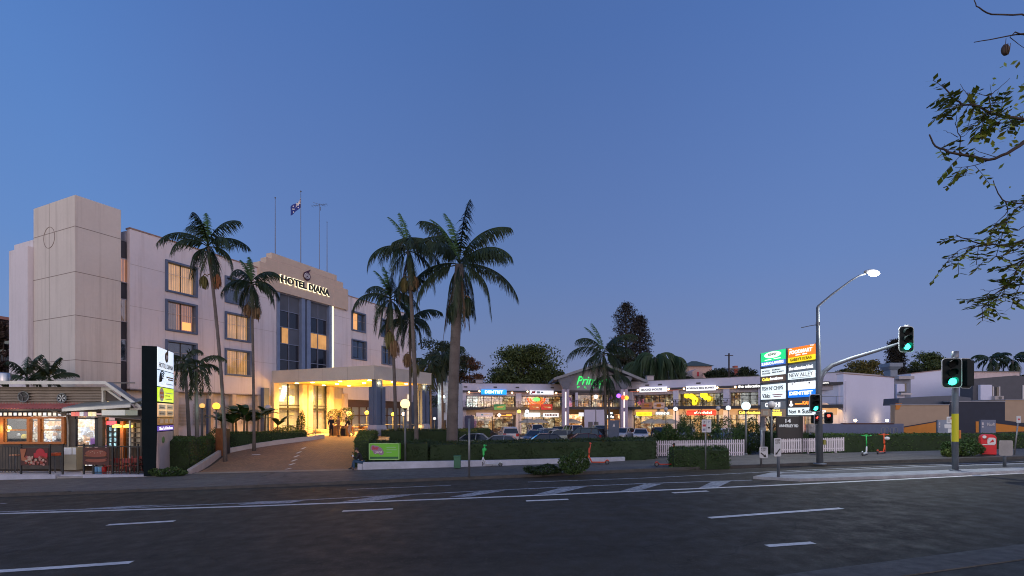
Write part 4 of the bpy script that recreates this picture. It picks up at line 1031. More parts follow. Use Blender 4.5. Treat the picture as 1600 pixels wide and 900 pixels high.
def wing(fr, root, pa, pb, ztop, bays, lower, depth=8):
    """two storey shop wing: bays = [(px0, px1, palette)], lower likewise"""
    t0, t1 = fr.t(pa), fr.t(pb)
    zf = 6.65; zw = 4.35; zs = 3.95
    g = G(); g.box(t0, -.2, ztop-1.15, t1, .1, ztop); g.box(t0, .1, ztop-.6, t1, depth, ztop-.3); g.box(t0, depth-.2, -.3, t1, depth, ztop-.3)
    g.out('parapet', PLZW, root)
    g = G(); g.box(t0-.02, -.26, ztop, t1+.02, .2, ztop+.07); g.out('capping', GREYM, root)
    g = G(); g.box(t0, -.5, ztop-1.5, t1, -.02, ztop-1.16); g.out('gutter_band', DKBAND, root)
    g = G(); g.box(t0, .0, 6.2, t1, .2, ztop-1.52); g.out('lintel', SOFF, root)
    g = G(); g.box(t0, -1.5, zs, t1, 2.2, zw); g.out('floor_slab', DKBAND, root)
    g = G(); g.box(t0, -.2, 3.1, t1, -.0, zs-.01); g.out('shop_fascia', mat('plaza_fascia_cream', (.42, .35, .30), .7), root)
    g = G(); g.box(t0, -1.45, zw+.95, t1, -1.40, zw+1.0); g.box(t0, -1.45, zw+.12, t1, -1.40, zw+.16)
    t = t0
    while t < t1: g.box(t, -1.46, zw, t+.05, -1.39, zw+1.0); t += 1.5
    g.out('balcony_rail', GREYM, root)
    for i, (a, b, k) in enumerate(bays):
        x0, x1 = fr.t(a), fr.t(b); pal, s = (k, .75) if isinstance(k, str) else k
        g = G(); g.box(x0, 1.9, zw, x1, 2.0, 6.2); bm_ = g.out('upper_shopfront', shopmat('up_%s_%d' % (pal, i % 4), COLS_UP[pal], s*1.25, .9, 1.1, i+1), root)
        g = G(); g.box(x0+.05, 1.2, zw, x1-.05, 1.21, 6.2); g.out('pane', PANE, bm_)
        g = G(); n = max(2, int((x1-x0)/1.3))
        for j in range(n+1): x = x0+(x1-x0)*j/n; g.box(x-.04, 1.1, zw, x+.04, 1.2, 6.2)
        g.box(x0, 1.1, 5.75, x1, 1.19, 5.82); g.out('mullion', DARKM, bm_)
    for i, (a, b, k) in enumerate(lower):
        x0, x1 = fr.t(a), fr.t(b); pal, s = (k, 1.0) if isinstance(k, str) else k
        g = G(); g.box(x0, 1.4, -.1, x1, 1.5, 3.1); bm_ = g.out('shopfront', shopmat('lo_%s_%d' % (pal, i % 4), COLS_UP[pal], s*.75, 1., 1.3, i+11), root)
        g = G(); g.box(x0+.05, .4, -.1, x1-.05, .41, 3.1); g.out('pane', PANE, bm_)
        g = G(); n = max(2, int((x1-x0)/1.6))
        for j in range(n+1): x = x0+(x1-x0)*j/n; g.box(x-.04, .3, -.1, x+.04, .4, 3.1)
        g.box(x0, .3, 2.4, x1, .39, 2.46); g.out('mullion', DARKM, bm_)
def sign(fr, root, a, b, ya, yb, m, txt=None, tm=None, n=-.6, name='signboard', bold=.02, frac=(.07, .93, .2, .8), px_z=None):
    x0, z1 = fr.p(a, ya, n); x1 = fr.t(b, n); z0 = fr.z(a, yb, n)
    g = G(); g.box(x0, n, z0, x1, n+.16, z1); s = g.out(name, m, root)
    if txt:
        w_, h_ = x1-x0, z1-z0
        text(txt, 'lettering', tm or INK, s, x0+w_*frac[0], x0+w_*frac[1], z0+h_*frac[2], z0+h_*frac[3], n-.03, .03, bold)
    return s, x0, x1, z0, z1
def bars(s, x0, x1, z0, z1, n, items):
    for (u0, u1, v0, v1, m) in items:
        g = G(); w_, h_ = x1-x0, z1-z0; g.box(x0+w_*u0, n-.04, z0+h_*v0, x0+w_*u1, n-.005, z0+h_*v1); g.out('printed_mark', m, s)
def up_lights(fr, root, pxs, z, n=-.45, col=(1, .6, .25)):
    for px in pxs:
        t = fr.t(px, n); g = G(); g.ball((t, n-.1, z), .13, 8); g.out('spot_lamp', emis('spot_glow_%d' % int(col[2]*99), col, 14), root)
LWF = Fr((-8.1, 80), (16.7, 3.0))
lw = LWF.thing('plaza_left_wing', 'two storey white shop wing with blue dentist sign and lit balconies', 'building')
ZLW = 8.25
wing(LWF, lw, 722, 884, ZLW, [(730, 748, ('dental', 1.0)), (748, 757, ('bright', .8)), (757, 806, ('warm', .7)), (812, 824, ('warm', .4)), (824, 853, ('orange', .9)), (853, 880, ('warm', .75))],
     [(728, 746, ('neon', .35)), (746, 770, ('bright', .8)), (770, 803, ('warm', .7)), (815, 850, ('bright', .8)), (850, 884, ('bright', 1.0))])
g = G()
for px in (724, 810): t = LWF.t(px); g = G(); g.box(t-.45, -.3, -.1, t+.45, .6, 7.2); g.out('column', PLZW, lw)
g = G(); t = LWF.t(722); g.box(t-.1, -.3, -.2, t+.05, 8, ZLW+.02); g.out('side_wall', PLZW, lw)
g = G(); g.box(LWF.t(727, -1), -1.3, -.1, LWF.t(740.5, -1), -1.0, LWF.z(730, 649, -1)); g.out('blue_hoarding', mat('hoarding_navy', (.045, .06, .14), .6), lw)
s = sign(LWF, lw, 752, 791.5, 608.5, 616.2, emis('dentist_blue', (.0, .32, .85), 1.1), 'DENTIST', LETW, frac=(.14, .86, .2, .82), bold=.04)
s = sign(LWF, lw, 828, 865, 610, 616.2, LITW)
bars(*s, -.6, [(.05, .1, .15, .4, INK), (.08, .22, .3, .8, mat('sign_red', (.5, .03, .05), .5)), (.19, .23, .6, .95, INK), (.28, .42, .25, .8, mat('sign_teal', (.3, .5, .6), .5)), (.46, .56, .35, .7, mat('sign_teal', (.3, .5, .6), .5))])
s = sign(LWF, lw, 744, 770, 644.8, 650.8, mat('sign_lilac', (.42, .42, .58), .5, emit=.25, ecol=(.5, .5, .7)), n=-.5); bars(*s, -.5, [(.3, .42, .3, .7, mat('sign_blue', (.1, .3, .6), .5)), (.45, .8, .45, .6, WHITEW)])
s = sign(LWF, lw, 775.5, 801, 645.5, 652, emis('sign_dark_brown', (.10, .045, .03), .5), n=-.5); bars(*s, -.5, [(.3, .58, .35, .5, emis('orange_neon', (1, .25, .03), 2)), (.6, .93, .3, .72, emis('orange_neon', (1, .25, .03), 2))])
t, z = LWF.p(780, 648.5, -.55); g = G(); g.prismy([(t-.35, z), (t, z-.35), (t+.35, z), (t, z+.35)], -.6, -.54); g.out('diamond_logo', LETW, lw)
sign(LWF, lw, 820, 844, 645, 651.2, emis('sign_cyan_white', (.75, .95, 1), 1.1), n=-.5)
s = sign(LWF, lw, 849, 873, 645.5, 651.8, LITW, n=-.5); bars(*s, -.5, [(.12+.1*i, .19+.1*i, .3, .72 if i % 3 else .85, mat('sign_ink_soft', (.12, .10, .16), .5)) for i in range(8)])
for a, b, c, lab in ((772, 790, (.06, .22, .08), 'green'), (827.5, 844, (.30, .07, .03), 'rust'), (845.5, 863, (.33, .02, .03), 'red')):
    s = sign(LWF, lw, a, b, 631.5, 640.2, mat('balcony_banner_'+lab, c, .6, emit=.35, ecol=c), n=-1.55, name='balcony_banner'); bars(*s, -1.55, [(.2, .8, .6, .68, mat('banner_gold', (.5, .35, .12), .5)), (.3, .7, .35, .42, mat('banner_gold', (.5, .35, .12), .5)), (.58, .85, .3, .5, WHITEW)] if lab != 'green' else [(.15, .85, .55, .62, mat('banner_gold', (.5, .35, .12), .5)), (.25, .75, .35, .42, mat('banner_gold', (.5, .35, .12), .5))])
t, z = LWF.p(838.5, 624, 1.0); g = G(); g.ball((t, 1.0, z), .55, 12, 1.1, .2, .6); g.out('oval_sign', emis('green_oval', (.15, .9, .15), 1.6), lw)
for r in (1.1, 1.5):
    g = G(); g.tube([(t+r*1.0*math.cos(a), 1.05, z+.2+r*.75*math.sin(a)) for a in [PI+i*PI/12 for i in range(13)]], .09, 5); g.out('neon_ring', emis('ring_red', (1, .12, .02), 1.5), lw)
up_lights(LWF, lw, (749, 824), 6.95); up_lights(LWF, lw, (733, 800, 869), 6.75)
g = G(); g.box(LWF.t(730, -.3), -.35, 6.72, LWF.t(880, -.3), -.3, 6.85); g.out('light_strip', emis('strip_pinkish', (1, .45, .35), .7), lw)
for px in (727.5, 774, 808.5, 863): 
    g = G(); t = LWF.t(px, -.3); g.box(t-.28, -.26, 7.55, t+.28, -.2, 7.75); g.out('parapet_vent', DKBAND, lw)
# right wing, coming towards the road
RWF = Fr((17.7, 78), (.7989, -.6015))
rw = RWF.thing('plaza_right_wing', 'long white shop wing with barbecue and education signs, angled towards the road', 'building')
ZRW = 8.28
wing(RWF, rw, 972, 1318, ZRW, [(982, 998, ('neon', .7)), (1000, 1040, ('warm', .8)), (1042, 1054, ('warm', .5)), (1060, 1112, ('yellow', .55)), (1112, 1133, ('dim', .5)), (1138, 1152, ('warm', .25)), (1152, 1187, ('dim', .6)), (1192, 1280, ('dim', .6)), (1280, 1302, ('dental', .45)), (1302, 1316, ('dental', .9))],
     [(980, 1000, ('bright', .8)), (1000, 1053, ('bright', 1.0)), (1060, 1115, ('bright', .8)), (1120, 1150, ('bright', 1.0)), (1152, 1212, ('bright', .85)), (1214, 1262, ('neon', .7)), (1262, 1302, ('bright', 1.1)), (1304, 1316, ('bright', 1.2))])
g = G()
for px in (984, 1056, 1135, 1190, 1250, 1316): t = RWF.t(px, -.3); g = G(); g.box(t-.4, -.35, -.1, t+.4, .6, 7.2); g.out('column', PLZW, rw)
sign(RWF, rw, 999, 1042, 605.5, 613, LITW, 'BOOGI HOUSE', INK, frac=(.08, .84, .25, .72), bold=.03)
sign(RWF, rw, 1072, 1118, 603.2, 611, LITW, 'KOREAN BBQ BUFFET', INK, frac=(.03, .97, .28, .7), bold=.035)
sign(RWF, rw, 1152, 1210, 601, 607.5, DKBAND, 'the education label.', LETW, frac=(.02, .95, .2, .9), bold=.03)
sign(RWF, rw, 1284, 1296, 596, 601, DKBAND, 'SAINTS', LETW, frac=(.1, .9, .25, .75))
s = sign(RWF, rw, 994.5, 1017.5, 643.8, 650, emis('sign_yellow', (1, .78, .02), 1.0), n=-.5); bars(*s, -.5, [(.08+.085*i, .145+.085*i, .35, .65, mat('sign_olive', (.35, .25, .02), .5)) for i in range(10)])
sign(RWF, rw, 1024, 1046, 643.3, 648.6, emis('sign_steel', (.18, .24, .3), .8), 'GGO CHI', LETW, n=-.5, frac=(.06, .94, .2, .85), bold=.05)
s = sign(RWF, rw, 1073, 1118, 641.6, 648.8, emis('sign_red_glow', (.85, .03, .02), 1.2), n=-.5)
x0, x1, z0, z1 = s[1:]; bars(*s, -.5, [(.28+.062*i, .32+.062*i, .3, .8 if i % 2 else .65, LETW) for i in range(10)])
sign(RWF, rw, 1153, 1190, 641.3, 647.8, DKBAND, 'Cellarbrations', emis('yellow_letters', (1, .8, .1), 1.3), n=-.5, frac=(.05, .95, .12, .9), bold=.03)
sign(RWF, rw, 1270, 1290, 641, 646, LITW, 'Nori & Sushi', mat('sign_ink_soft', (.12, .10, .16), .5), n=-.5)
sign(RWF, rw, 1239, 1252, 650, 668, emis('sign_orange', (1, .25, .02), .9), n=-.5, name='window_poster')
for a, b, c, lab in ((1002, 1019, (.28, .12, .08), 'tan'), (1021, 1038, (.45, .30, .26), 'pale')):
    s = sign(RWF, rw, a, b, 629, 638.5, mat('balcony_banner_'+lab, c, .6, emit=.3, ecol=c), n=-1.55, name='balcony_banner'); bars(*s, -1.55, [(.3, .7, .25, .8, mat('banner_orange', (.7, .25, .04), .5)), (.1, .9, .45, .52, mat('banner_brown', (.2, .08, .04), .5))])
up_lights(RWF, rw, (997, 1045, 1069, 1121, 1149), 6.9, col=(1, .62, .3)); 
g = G(); g.box(RWF.t(985, -.3), -.35, 6.75, RWF.t(1060, -.3), -.3, 6.9); g.out('light_strip', emis('strip_red', (1, .22, .10), 1.1), rw)
g = G(); g.box(RWF.t(1060, -.3), -.35, 6.75, RWF.t(1155, -.3), -.3, 6.9); g.out('light_strip', emis('strip_amber', (1, .6, .28), .8), rw)
for px in (1011, 1031, 1091): 
    g = G(); t = RWF.t(px, -.3); g.box(t-.3, -.26, 7.55, t+.3, -.2, 7.75); g.out('parapet_vent', DKBAND, rw)
# yellow paper lanterns in the barbecue restaurant
for i, (px, py) in enumerate(((1073, 618), (1080, 619), (1084, 622), (1087, 625), (1085, 629), (1098, 617), (1102, 618), (1103, 621), (1107, 623))):
    t, z = RWF.p(px, py, .6); w_ = RWF.w(t, .6)
    o = T('paper_lantern', 'glowing yellow paper lantern in the upper floor barbecue restaurant', 'lantern', (w_.x, w_.y, z), 0, 'yellow paper lanterns')
    g = G(); g.lathe([(.12, -.4), (.32, -.25), (.36, 0), (.32, .25), (.12, .4)], (0, 0, 0), 12); g.out('shade', emis('lantern_yellow', (1, .72, .02), 1.5), o)
    g = G(); g.tube([(0, 0, .4), (0, 0, max(.45, 6.2-z))], .015, 4); g.out('cord', DARKM, o)
# end block: white gable wall
EWF = Fr((gx(1318, 60.2), 60.2), ((gx(1397, 66)-gx(1318, 60.2)), 5.8))
z_a, z_b = EWF.z(1320, 584.5), EWF.z(1397, 587.5)
g = G(); t1 = EWF.t(1397); g.box(0, 0, -.4, t1, 9, min(z_a, z_b)); eb = EWF.thing('plaza_end_block', 'plain white windowless end wall of the plaza with two small uplights', 'building')
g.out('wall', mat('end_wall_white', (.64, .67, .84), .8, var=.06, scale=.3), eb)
g = G(); g.box(-.05, -.05, min(z_a, z_b), t1+.05, 9, min(z_a, z_b)+.08); g.out('capping', mat('capping', (.30, .20, .17), .7), eb)
g = G(); g.box(.6, 1, 4, t1-.2, 8, min(z_a, z_b)+.4); g.out('roof', mat('roof_pale', (.42, .40, .42), .6), eb)
for px in (1336.5, 1386):
    t = EWF.t(px, -1.2); z = EWF.z(px, 657, -1.2); g = G(); g.tube([(t, -1.2, -.2), (t, -1.2, z)], .05, 6); l = g.out('lamp_stem', GREYM, eb)
    g = G(); g.ball((t, -1.2, z), .17, 10); g.out('bulb', emis('uplight_glow', (1, .75, .42), 18), l)
    lamp('POINT', EWF.w(t, -1.0, z+.25), 24, (1, .66, .36), .15)
# kitchen exhaust stack
v = T('roof_exhaust', 'big galvanised kitchen exhaust cowl standing on the end block roof', 'vent', at(1392, 586, 66)); v.location.z = min(z_a, z_b)+.1; s_ = 66/F
g = G(); g.box(-6*s_, -.6, 0, 5*s_, .6, 10*s_); g.out('duct', mat('duct_blue_grey', (.17, .22, .30), .5), v)
g = G(); g.hexa([(-6*s_, -.6, 10*s_), (5*s_, -.6, 10*s_), (5*s_, .6, 10*s_), (-6*s_, .6, 10*s_)], [(-10*s_, -.9, 15*s_), (10*s_, -.9, 15*s_), (10*s_, .9, 15*s_), (-10*s_, .9, 15*s_)]); g.box(-10.4*s_, -.95, 15*s_, 10.4*s_, .95, 21*s_); g.out('cowl', mat('duct_blue_grey', (.17, .22, .30), .5), v, bevel=.03)
# ---- centre gable with green neon name
CY = 77.
CF = Fr((0, CY), (1, 0)); cg = T('plaza_gable', 'centre gable of the plaza with green neon name and splayed columns', 'building', (0, CY, 0))
cx_ = CF.t(937)
wl_, wr_ = CF.t(886), CF.t(972)
ROOFM = mat('gable_roof_slate', (.13, .15, .20), .6)
apz = CF.z(937, 567, -2); lz_ = CF.z(866, 592, -2); rz_ = CF.z(1012, 596, -2)
for (a, b) in ((CF.t(865, -2.5), lz_), (CF.t(1012, -2.5), rz_)):
    g = G(); g.add([(a, -2.5, b-.25), (cx_, -2.5, apz-.25), (cx_, 9, apz-.25), (a, 9, b-.25), (a, -2.5, b+.1), (cx_, -2.5, apz+.1), (cx_, 9, apz+.1), (a, 9, b+.1)], [(0, 3, 2, 1), (4, 5, 6, 7), (0, 1, 5, 4), (1, 2, 6, 5), (2, 3, 7, 6), (3, 0, 4, 7)])
    g.out('roof', ROOFM, cg)
    g = G(); e = .9 if a < cx_ else -.9
    g.add([(a, -2.56, b-.28), (cx_, -2.56, apz-.28), (cx_, -2.505, apz-.28), (a, -2.505, b-.28), (a, -2.56, b+.12), (cx_, -2.56, apz+.12), (cx_, -2.505, apz+.12), (a, -2.505, b+.12)], [(0, 3, 2, 1), (4, 5, 6, 7), (0, 1, 5, 4), (1, 2, 6, 5), (2, 3, 7, 6), (3, 0, 4, 7)])
    g.out('bargeboard', mat('bargeboard_pale', (.20, .22, .25), .6), cg)
g = G(); g.prismy([(wl_, 6.9), (wr_, 6.9), (wr_, rz_+.6), (cx_, apz-.4), (wl_, lz_+.6)], -.2, .1); g.box(wl_, .1, 6.3, wr_, 2, 6.6); g.out('gable_wall', mat('gable_grey', (.30, .29, .36), .7), cg)
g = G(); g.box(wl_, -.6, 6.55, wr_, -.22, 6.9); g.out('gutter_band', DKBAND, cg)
NEON = emis('green_neon', (.03, .9, .16), 1.1)
x0, z1 = CF.p(901, 588, -.3); x1 = CF.t(955, -.3); z0 = CF.z(901, 601, -.3)
text('Princess', 'lettering', NEON, cg, x0, x1, z0, z1, -.32, .05, bold=.0, shear=.35)
for i, ch in enumerate('PLAZA'):
    x = x0+.3+(x1-x0-.6)*i/4.3; text(ch, 'lettering', NEON, cg, x-.17, x+.17, CF.z(901, 606.6, -.3), CF.z(901, 603.6, -.3), -.32, .05, bold=.0)
for px in (883.5, 974.5):
    t = CF.t(px, -1.5); g = G(); g.box(t-.52, -2.0, -.1, t-.14, -1.0, 7.0); g.box(t+.14, -2.0, -.1, t+.52, -1.0, 7.0); g.box(t-.14, -1.8, -.1, t+.14, -1.2, 7.0); c = g.out('column', mat('plaza_column_lilac', (.42, .38, .50), .7), cg)
    g = G(); g.box(t-.10, -1.83, .2, t+.10, -1.805, 3.6); g.box(t-.10, -1.83, 4.2, t+.10, -1.805, 6.6); g.out('light_strip', emis('column_strip', (1, .86, .78), .9), c)
    g = G(); zt_ = CF.z(px, 588, -1.5); g.add([(t-.35, -1.9, 7.0), (t+.35, -1.9, 7.0), (t+.35, -1.1, 7.0), (t-.35, -1.1, 7.0), (t-1.35, -2.2, zt_), (t+1.35, -2.2, zt_), (t+1.35, -.8, zt_), (t-1.35, -.8, zt_)], [(0, 3, 2, 1), (4, 5, 6, 7), (0, 1, 5, 4), (1, 2, 6, 5), (2, 3, 7, 6), (3, 0, 4, 7)]); g.out('column_head', ROOFM, cg)
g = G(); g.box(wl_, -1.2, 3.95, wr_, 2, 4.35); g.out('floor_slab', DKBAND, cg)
for i, (a, b, pal, s) in enumerate(((890, 896, 'neon', .6), (901, 925, 'warm', .8), (928, 944, 'bright', .8), (948, 960, 'warm', 1.1), (962, 972, 'dim', .7))):
    x0, x1 = CF.t(a), CF.t(b); g = G(); g.box(x0, 1.9, 4.35, x1, 2.0, 6.3); u = g.out('upper_shopfront', shopmat('gable_%d' % i, COLS_UP[pal], s, .8, 1, 30+i), cg)
    g = G(); g.box(x0, 1.2, 4.35, x1, 1.21, 6.3); g.out('pane', PANE, u)
for i, (a, b, pal, s) in enumerate(((888, 911, 'bright', 1.0), (950, 972, 'bright', .8))):
    x0, x1 = CF.t(a), CF.t(b); g = G(); g.box(x0, 1.0, -.1, x1, 1.1, 3.2); g.out('shopfront', shopmat('gablelo_%d' % i, COLS_UP[pal], s, .9, 1.2, 40+i), cg)
g = G(); g.box(wl_, 2.0, -.1, wr_, 2.2, 7.0); g.out('rear_wall', mat('inner_dark_wall', (.10, .07, .05), .8), cg)
g = G(); g.box(CF.t(911), -1.6, -.1, CF.t(945), -1.2, 3.9); hw = g.out('stair_wall', PLZW, cg)
for a in (919, 928): g = G(); g.box(CF.t(a, -1.6), -1.65, CF.z(0, 668, -1.6), CF.t(a+7, -1.6), -1.61, CF.z(0, 659, -1.6)); g.out('poster', GREYM, hw)
g = G(); g.box(CF.t(898), -.9, 4.4, CF.t(902), -.3, 6.55); g.out('post', PLZW, cg); g = G(); g.box(CF.t(944), -.9, 4.4, CF.t(946), -.3, 6.55); g.out('post', PLZW, cg)
sign(CF, cg, 904.5, 912, 644.6, 650.5, LITW, n=-.5); sign(CF, cg, 951, 957, 644, 647.5, emis('sign_cyan_white', (.75, .95, 1), 1.1), n=-.5)
sign(CF, cg, 948, 960, 647, 655, DKBAND, 'Life', LETW, n=-.7)
g = G(); g.box(wl_, -1.2, 5.3, wr_, -1.15, 5.36)
for i in range(14): t = wl_+(wr_-wl_)*i/13; g.box(t-.03, -1.2, 4.35, t+.03, -1.14, 5.3)
g.out('balcony_rail', GREYM, cg)
s = CF.p(928, 650, -1.7)[0]
for px, z, c, e in ((966.5, 6.0, (.35, .1, 1), 5), (979, 5.7, (1, .45, .03), 4), (974, 5.75, (1, .1, .05), 2)):
    g = G(); g.disc((CF.t(px, -2.1), -2.1, z), .33, 'y', .08, 12); g.out('round_sign', emis('round_%d' % int(px), c, e*.4), cg)
for k, px in enumerate((760, 790, 830, 862, 900, 955)): lamp('AREA', at(px, 640, 79-(1 if 885 < px < 970 else 0)), 70, (1, .55, .2), 4, (R(50), 0, 0))
for k, px in enumerate((1010, 1050, 1090, 1130, 1170, 1240, 1290)):
    t = RWF.t(px); lamp('AREA', RWF.w(t, -.8, 3.2), 65, (1, .55, .2), 3.5, (R(50), 0, RWF.ang))
# the small white block left of the plaza, washed by a wall light
sb = T('side_block', 'narrow white two storey block with bright wall lamp, left of the plaza', 'building', (gx(684, 62), 62, 0))
W_ = 62/F
g = G(); g.hexa([(0, 0, -.4), (24*W_, 3.5, -.4), (24*W_, 12, -.4), (0, 12, -.4)], [(0, 0, 7.1), (24*W_, 3.5, 7.5), (24*W_, 12, 7.5), (0, 12, 7.1)]); g.out('wall', mat('side_block_white', (.60, .62, .66), .8), sb)
for px, za, zb in ((690, 3.4, 4.6), (697, 3.5, 4.8), (691, .9, 2.4), (698, .9, 2.4)):
    x = (px-684)*W_; y = x/(24*W_)*3.5; g = G(); g.box(x, y-.06, za, x+.35, y+.4, zb); g.out('window', PANED, sb)
lamp('POINT', at(694.5, 623, 61.2), 55, (.75, 1, .9), .1)
g = G(); p = at(693, 620, 61.6); g.ball((p.x-sb.location.x, p.y-62+.3, p.z), .14, 8); g.out('wall_lamp', emis('cool_lamp', (.85, 1, .9), 18), sb)
# umbrellas
def umbrella():
    t = T('market_umbrella', 'cream umbrella', 'umbrella'); g = G(); g.tube([(0, 0, 0), (0, 0, 2.5)], .03, 6); g.out('pole', DARKM, t)
    g = G(); g.lathe([(1.6, 1.95), (1.55, 2.1), (.8, 2.4), (0, 2.65)], (0, 0, 0), 8, False); g.out('canopy', mat('umbrella_cream', (.55, .48, .36), .8), t); return t
u0 = umbrella()
for i, (px, lab) in enumerate(((826, 'under the pale cyan shop sign'), (842, 'right of the one under the cyan sign'), (893, 'beside the lit splayed column'), (1018, 'under the yellow shop sign'), (1048, 'right of the one under the yellow sign'), (1030, 'between the two others under the shop signs'))):
    Y = 76.5 if px < 900 else RWF.w(RWF.t(px, -3), -3).y
    place(u0 if i == 0 else cp(u0), (gx(px, Y), Y, -.1), 0, 'cream market umbrella '+lab, 'cream umbrellas outside the shops')
# ------------------------------------------------------------------ right-hand neighbours
RB = T('grey_flats', 'grey flats with a small balcony, squeezed between white blocks', 'building', (gx(1397, 74), 74, 0)); k = 74/F
zz = lambda y: H+(650-y)*k
g = G(); g.box(0, 0, -.4, 26*k, 2.5, zz(590)); g.out('wall', mat('flats_grey', (.22, .25, .32), .7), RB)
g = G(); g.box(1*k, -.8, zz(593), 25*k, .2, zz(588)); g.out('roof', mat('roof_pale', (.42, .40, .42), .6), RB)
g = G(); g.box(2*k, -.3, zz(600), 14*k, -.01, zz(632)); g.out('white_panel', mat('end_wall_white', (.60, .56, .66), .8), RB)
g = G(); g.box(15*k, -.06, zz(613), 19*k, -.01, zz(599)); g.out('window', PANED, RB)
g = G(); g.box(1*k, -1.2, zz(617), 18*k, -.31, zz(615)); g.out('balcony', WHITEW, RB)
for a in (4, 8): g = G(); g.box(a*k, -.8, zz(615)+.01, (a+3)*k, -.4, zz(612)); g.out('air_unit', GREYM, RB)
wb_ = T('white_box_building', 'large blank white building behind the navy wall', 'building', (gx(1423, 78), 78, 0)); k = 78/F; zz = lambda y: H+(650-y)*k
g = G(); g.prismy([(0, -.4), (107*k, -.4), (107*k, zz(598)), (52*k, zz(578)), (0, zz(584))], 0, 3); g.out('wall', mat('end_wall_white', (.60, .56, .66), .8), wb_)
g = G(); g.prismy([(0, zz(584)), (52*k, zz(578)), (52*k, zz(577)), (0, zz(583))], -.1, 3); g.out('capping', mat('capping', (.30, .20, .17), .7), wb_)
pk = T('pink_block', 'low pinkish block behind the traffic signals at the right', 'building', (gx(1518, 84), 84, 0)); k = 84/F; zz = lambda y: H+(650-y)*k
g = G(); g.box(-2*k, 0, -.4, 75*k, 8, zz(581)); g.out('wall', mat('pale_pink', (.60, .50, .52), .8), pk)
g = G(); g.box(-2*k, -.3, zz(581), 75*k, 8.2, zz(580)); g.out('roof', GREYM, pk)
dg_ = T('dark_grey_house', 'dark grey sloping-roofed building with two tall white-framed windows', 'building', (gx(1520, 70), 70, 0)); k = 70/F; zz = lambda y: H+(650-y)*k
g = G(); g.prismy([(0, -.4), (110*k, -.4), (110*k, zz(592)), (67*k, zz(586.5)), (0, zz(592))], 0, 2); g.out('wall', mat('charcoal_boards', (.085, .09, .11), .7, var=.15), dg_)
g = G(); g.box(8*k, -.4, zz(625), 26*k, -.01, zz(601.5)); g.out('white_panel', mat('end_wall_white', (.60, .56, .66), .8), dg_)
for a in (26, 36):
    g = G(); g.box(a*k, -.12, zz(619), (a+4)*k, -.01, zz(605)); f = g.out('window', PANED, dg_)
    g = G(); g.box((a+4)*k, -.14, zz(619.5), (a+5.4)*k, -.02, zz(604)); g.out('frame', WHITEW, f)
g = G(); g.box(25*k, -.9, zz(625), 39*k, -.2, zz(619)); ac = g.out('air_unit', mat('unit_beige', (.42, .38, .38), .6), dg_, bevel=.03)
g = G(); g.disc((33*k, -.93, zz(622)), 2.4*k, 'y', .04, 14); g.out('fan', GREYM, ac)
g = G(); g.box(77*k, -.1, zz(625), 90*k, -.01, zz(602)); g.out('white_panel', WHITEW, dg_)
nv = T('navy_tan_hall', 'long low hall painted tan, navy and orange with sloping stripes', 'building', (gx(1398, 52), 52, 0)); k = 52/F; zz = lambda y: H+(650-y)*k
hx = lambda px: (px-1398)*k
zt = zz(628)
TAN = mat('tan_wall', (.42, .31, .22), .8, var=.08); NAVY = mat('navy_wall', (.018, .026, .05), .7, var=.2); ORG = mat('orange_wall', (.62, .23, .03), .7, var=.1)
g = G(); g.box(hx(1398), 0, -.5, hx(1483), .6, zz(633)+.0); g.out('wall', TAN, nv, label='tan painted stretch of wall nearest the plaza')
g = G(); g.box(hx(1483.2), -.02, -.5, hx(1570), .6, zz(628)); g.out('wall', NAVY, nv, label='navy painted stretch of wall')
g = G(); g.box(hx(1570.2), 0, -.5, hx(1760), 4, zz(625)); g.out('wall', TAN, nv, label='tan painted stretch at the far end')
g = G(); g.prismy([(hx(1411), -.45), (hx(1467), -.45), (hx(1467), zz(658.5)), (hx(1411), zz(668))], -.06, -.03); g.prismy([(hx(1524), -.45), (hx(1760), -.45), (hx(1760), zz(688)), (hx(1600), zz(667)), (hx(1534), zz(658.5)), (hx(1524), zz(658.5))], -.06, -.03)
g.prismy([(hx(1399), zz(640)), (hx(1404), zz(640)), (hx(1409), zz(630.5)), (hx(1399), zz(630.5))], -.06, -.03); g.out('orange_stripe', ORG, nv)
g = G(); g.prismy([(hx(1411), zz(668)), (hx(1467), zz(658.5)), (hx(1467), zz(657)), (hx(1411), zz(666.5))], -.09, -.062); g.prismy([(hx(1548), zz(660.5)), (hx(1570), zz(657)), (hx(1600), zz(661)), (hx(1760), zz(680)), (hx(1760), zz(688)), (hx(1600), zz(667))], -.09, -.062); g.out('dark_stripe', NAVY, nv)
g = G(); g.box(hx(1398), -.08, zz(633), hx(1483), .7, zz(631.5)); g.box(hx(1483), -.08, zz(628), hx(1570), .7, zz(626.5)); g.box(hx(1570), -.08, zz(625), hx(1760), 4.1, zz(624)); g.out('capping', mat('grey_capping', (.25, .26, .30), .6), nv)
g = G(); g.prismy([(hx(1413), zz(633)), (hx(1530), zz(630)), (hx(1528), zz(621)), (hx(1500), zz(617.5)), (hx(1470), zz(618.5)), (hx(1414), zz(622))], .8, 3); g.out('roof', mat('dark_curved_roof', (.05, .07, .11), .4), nv)
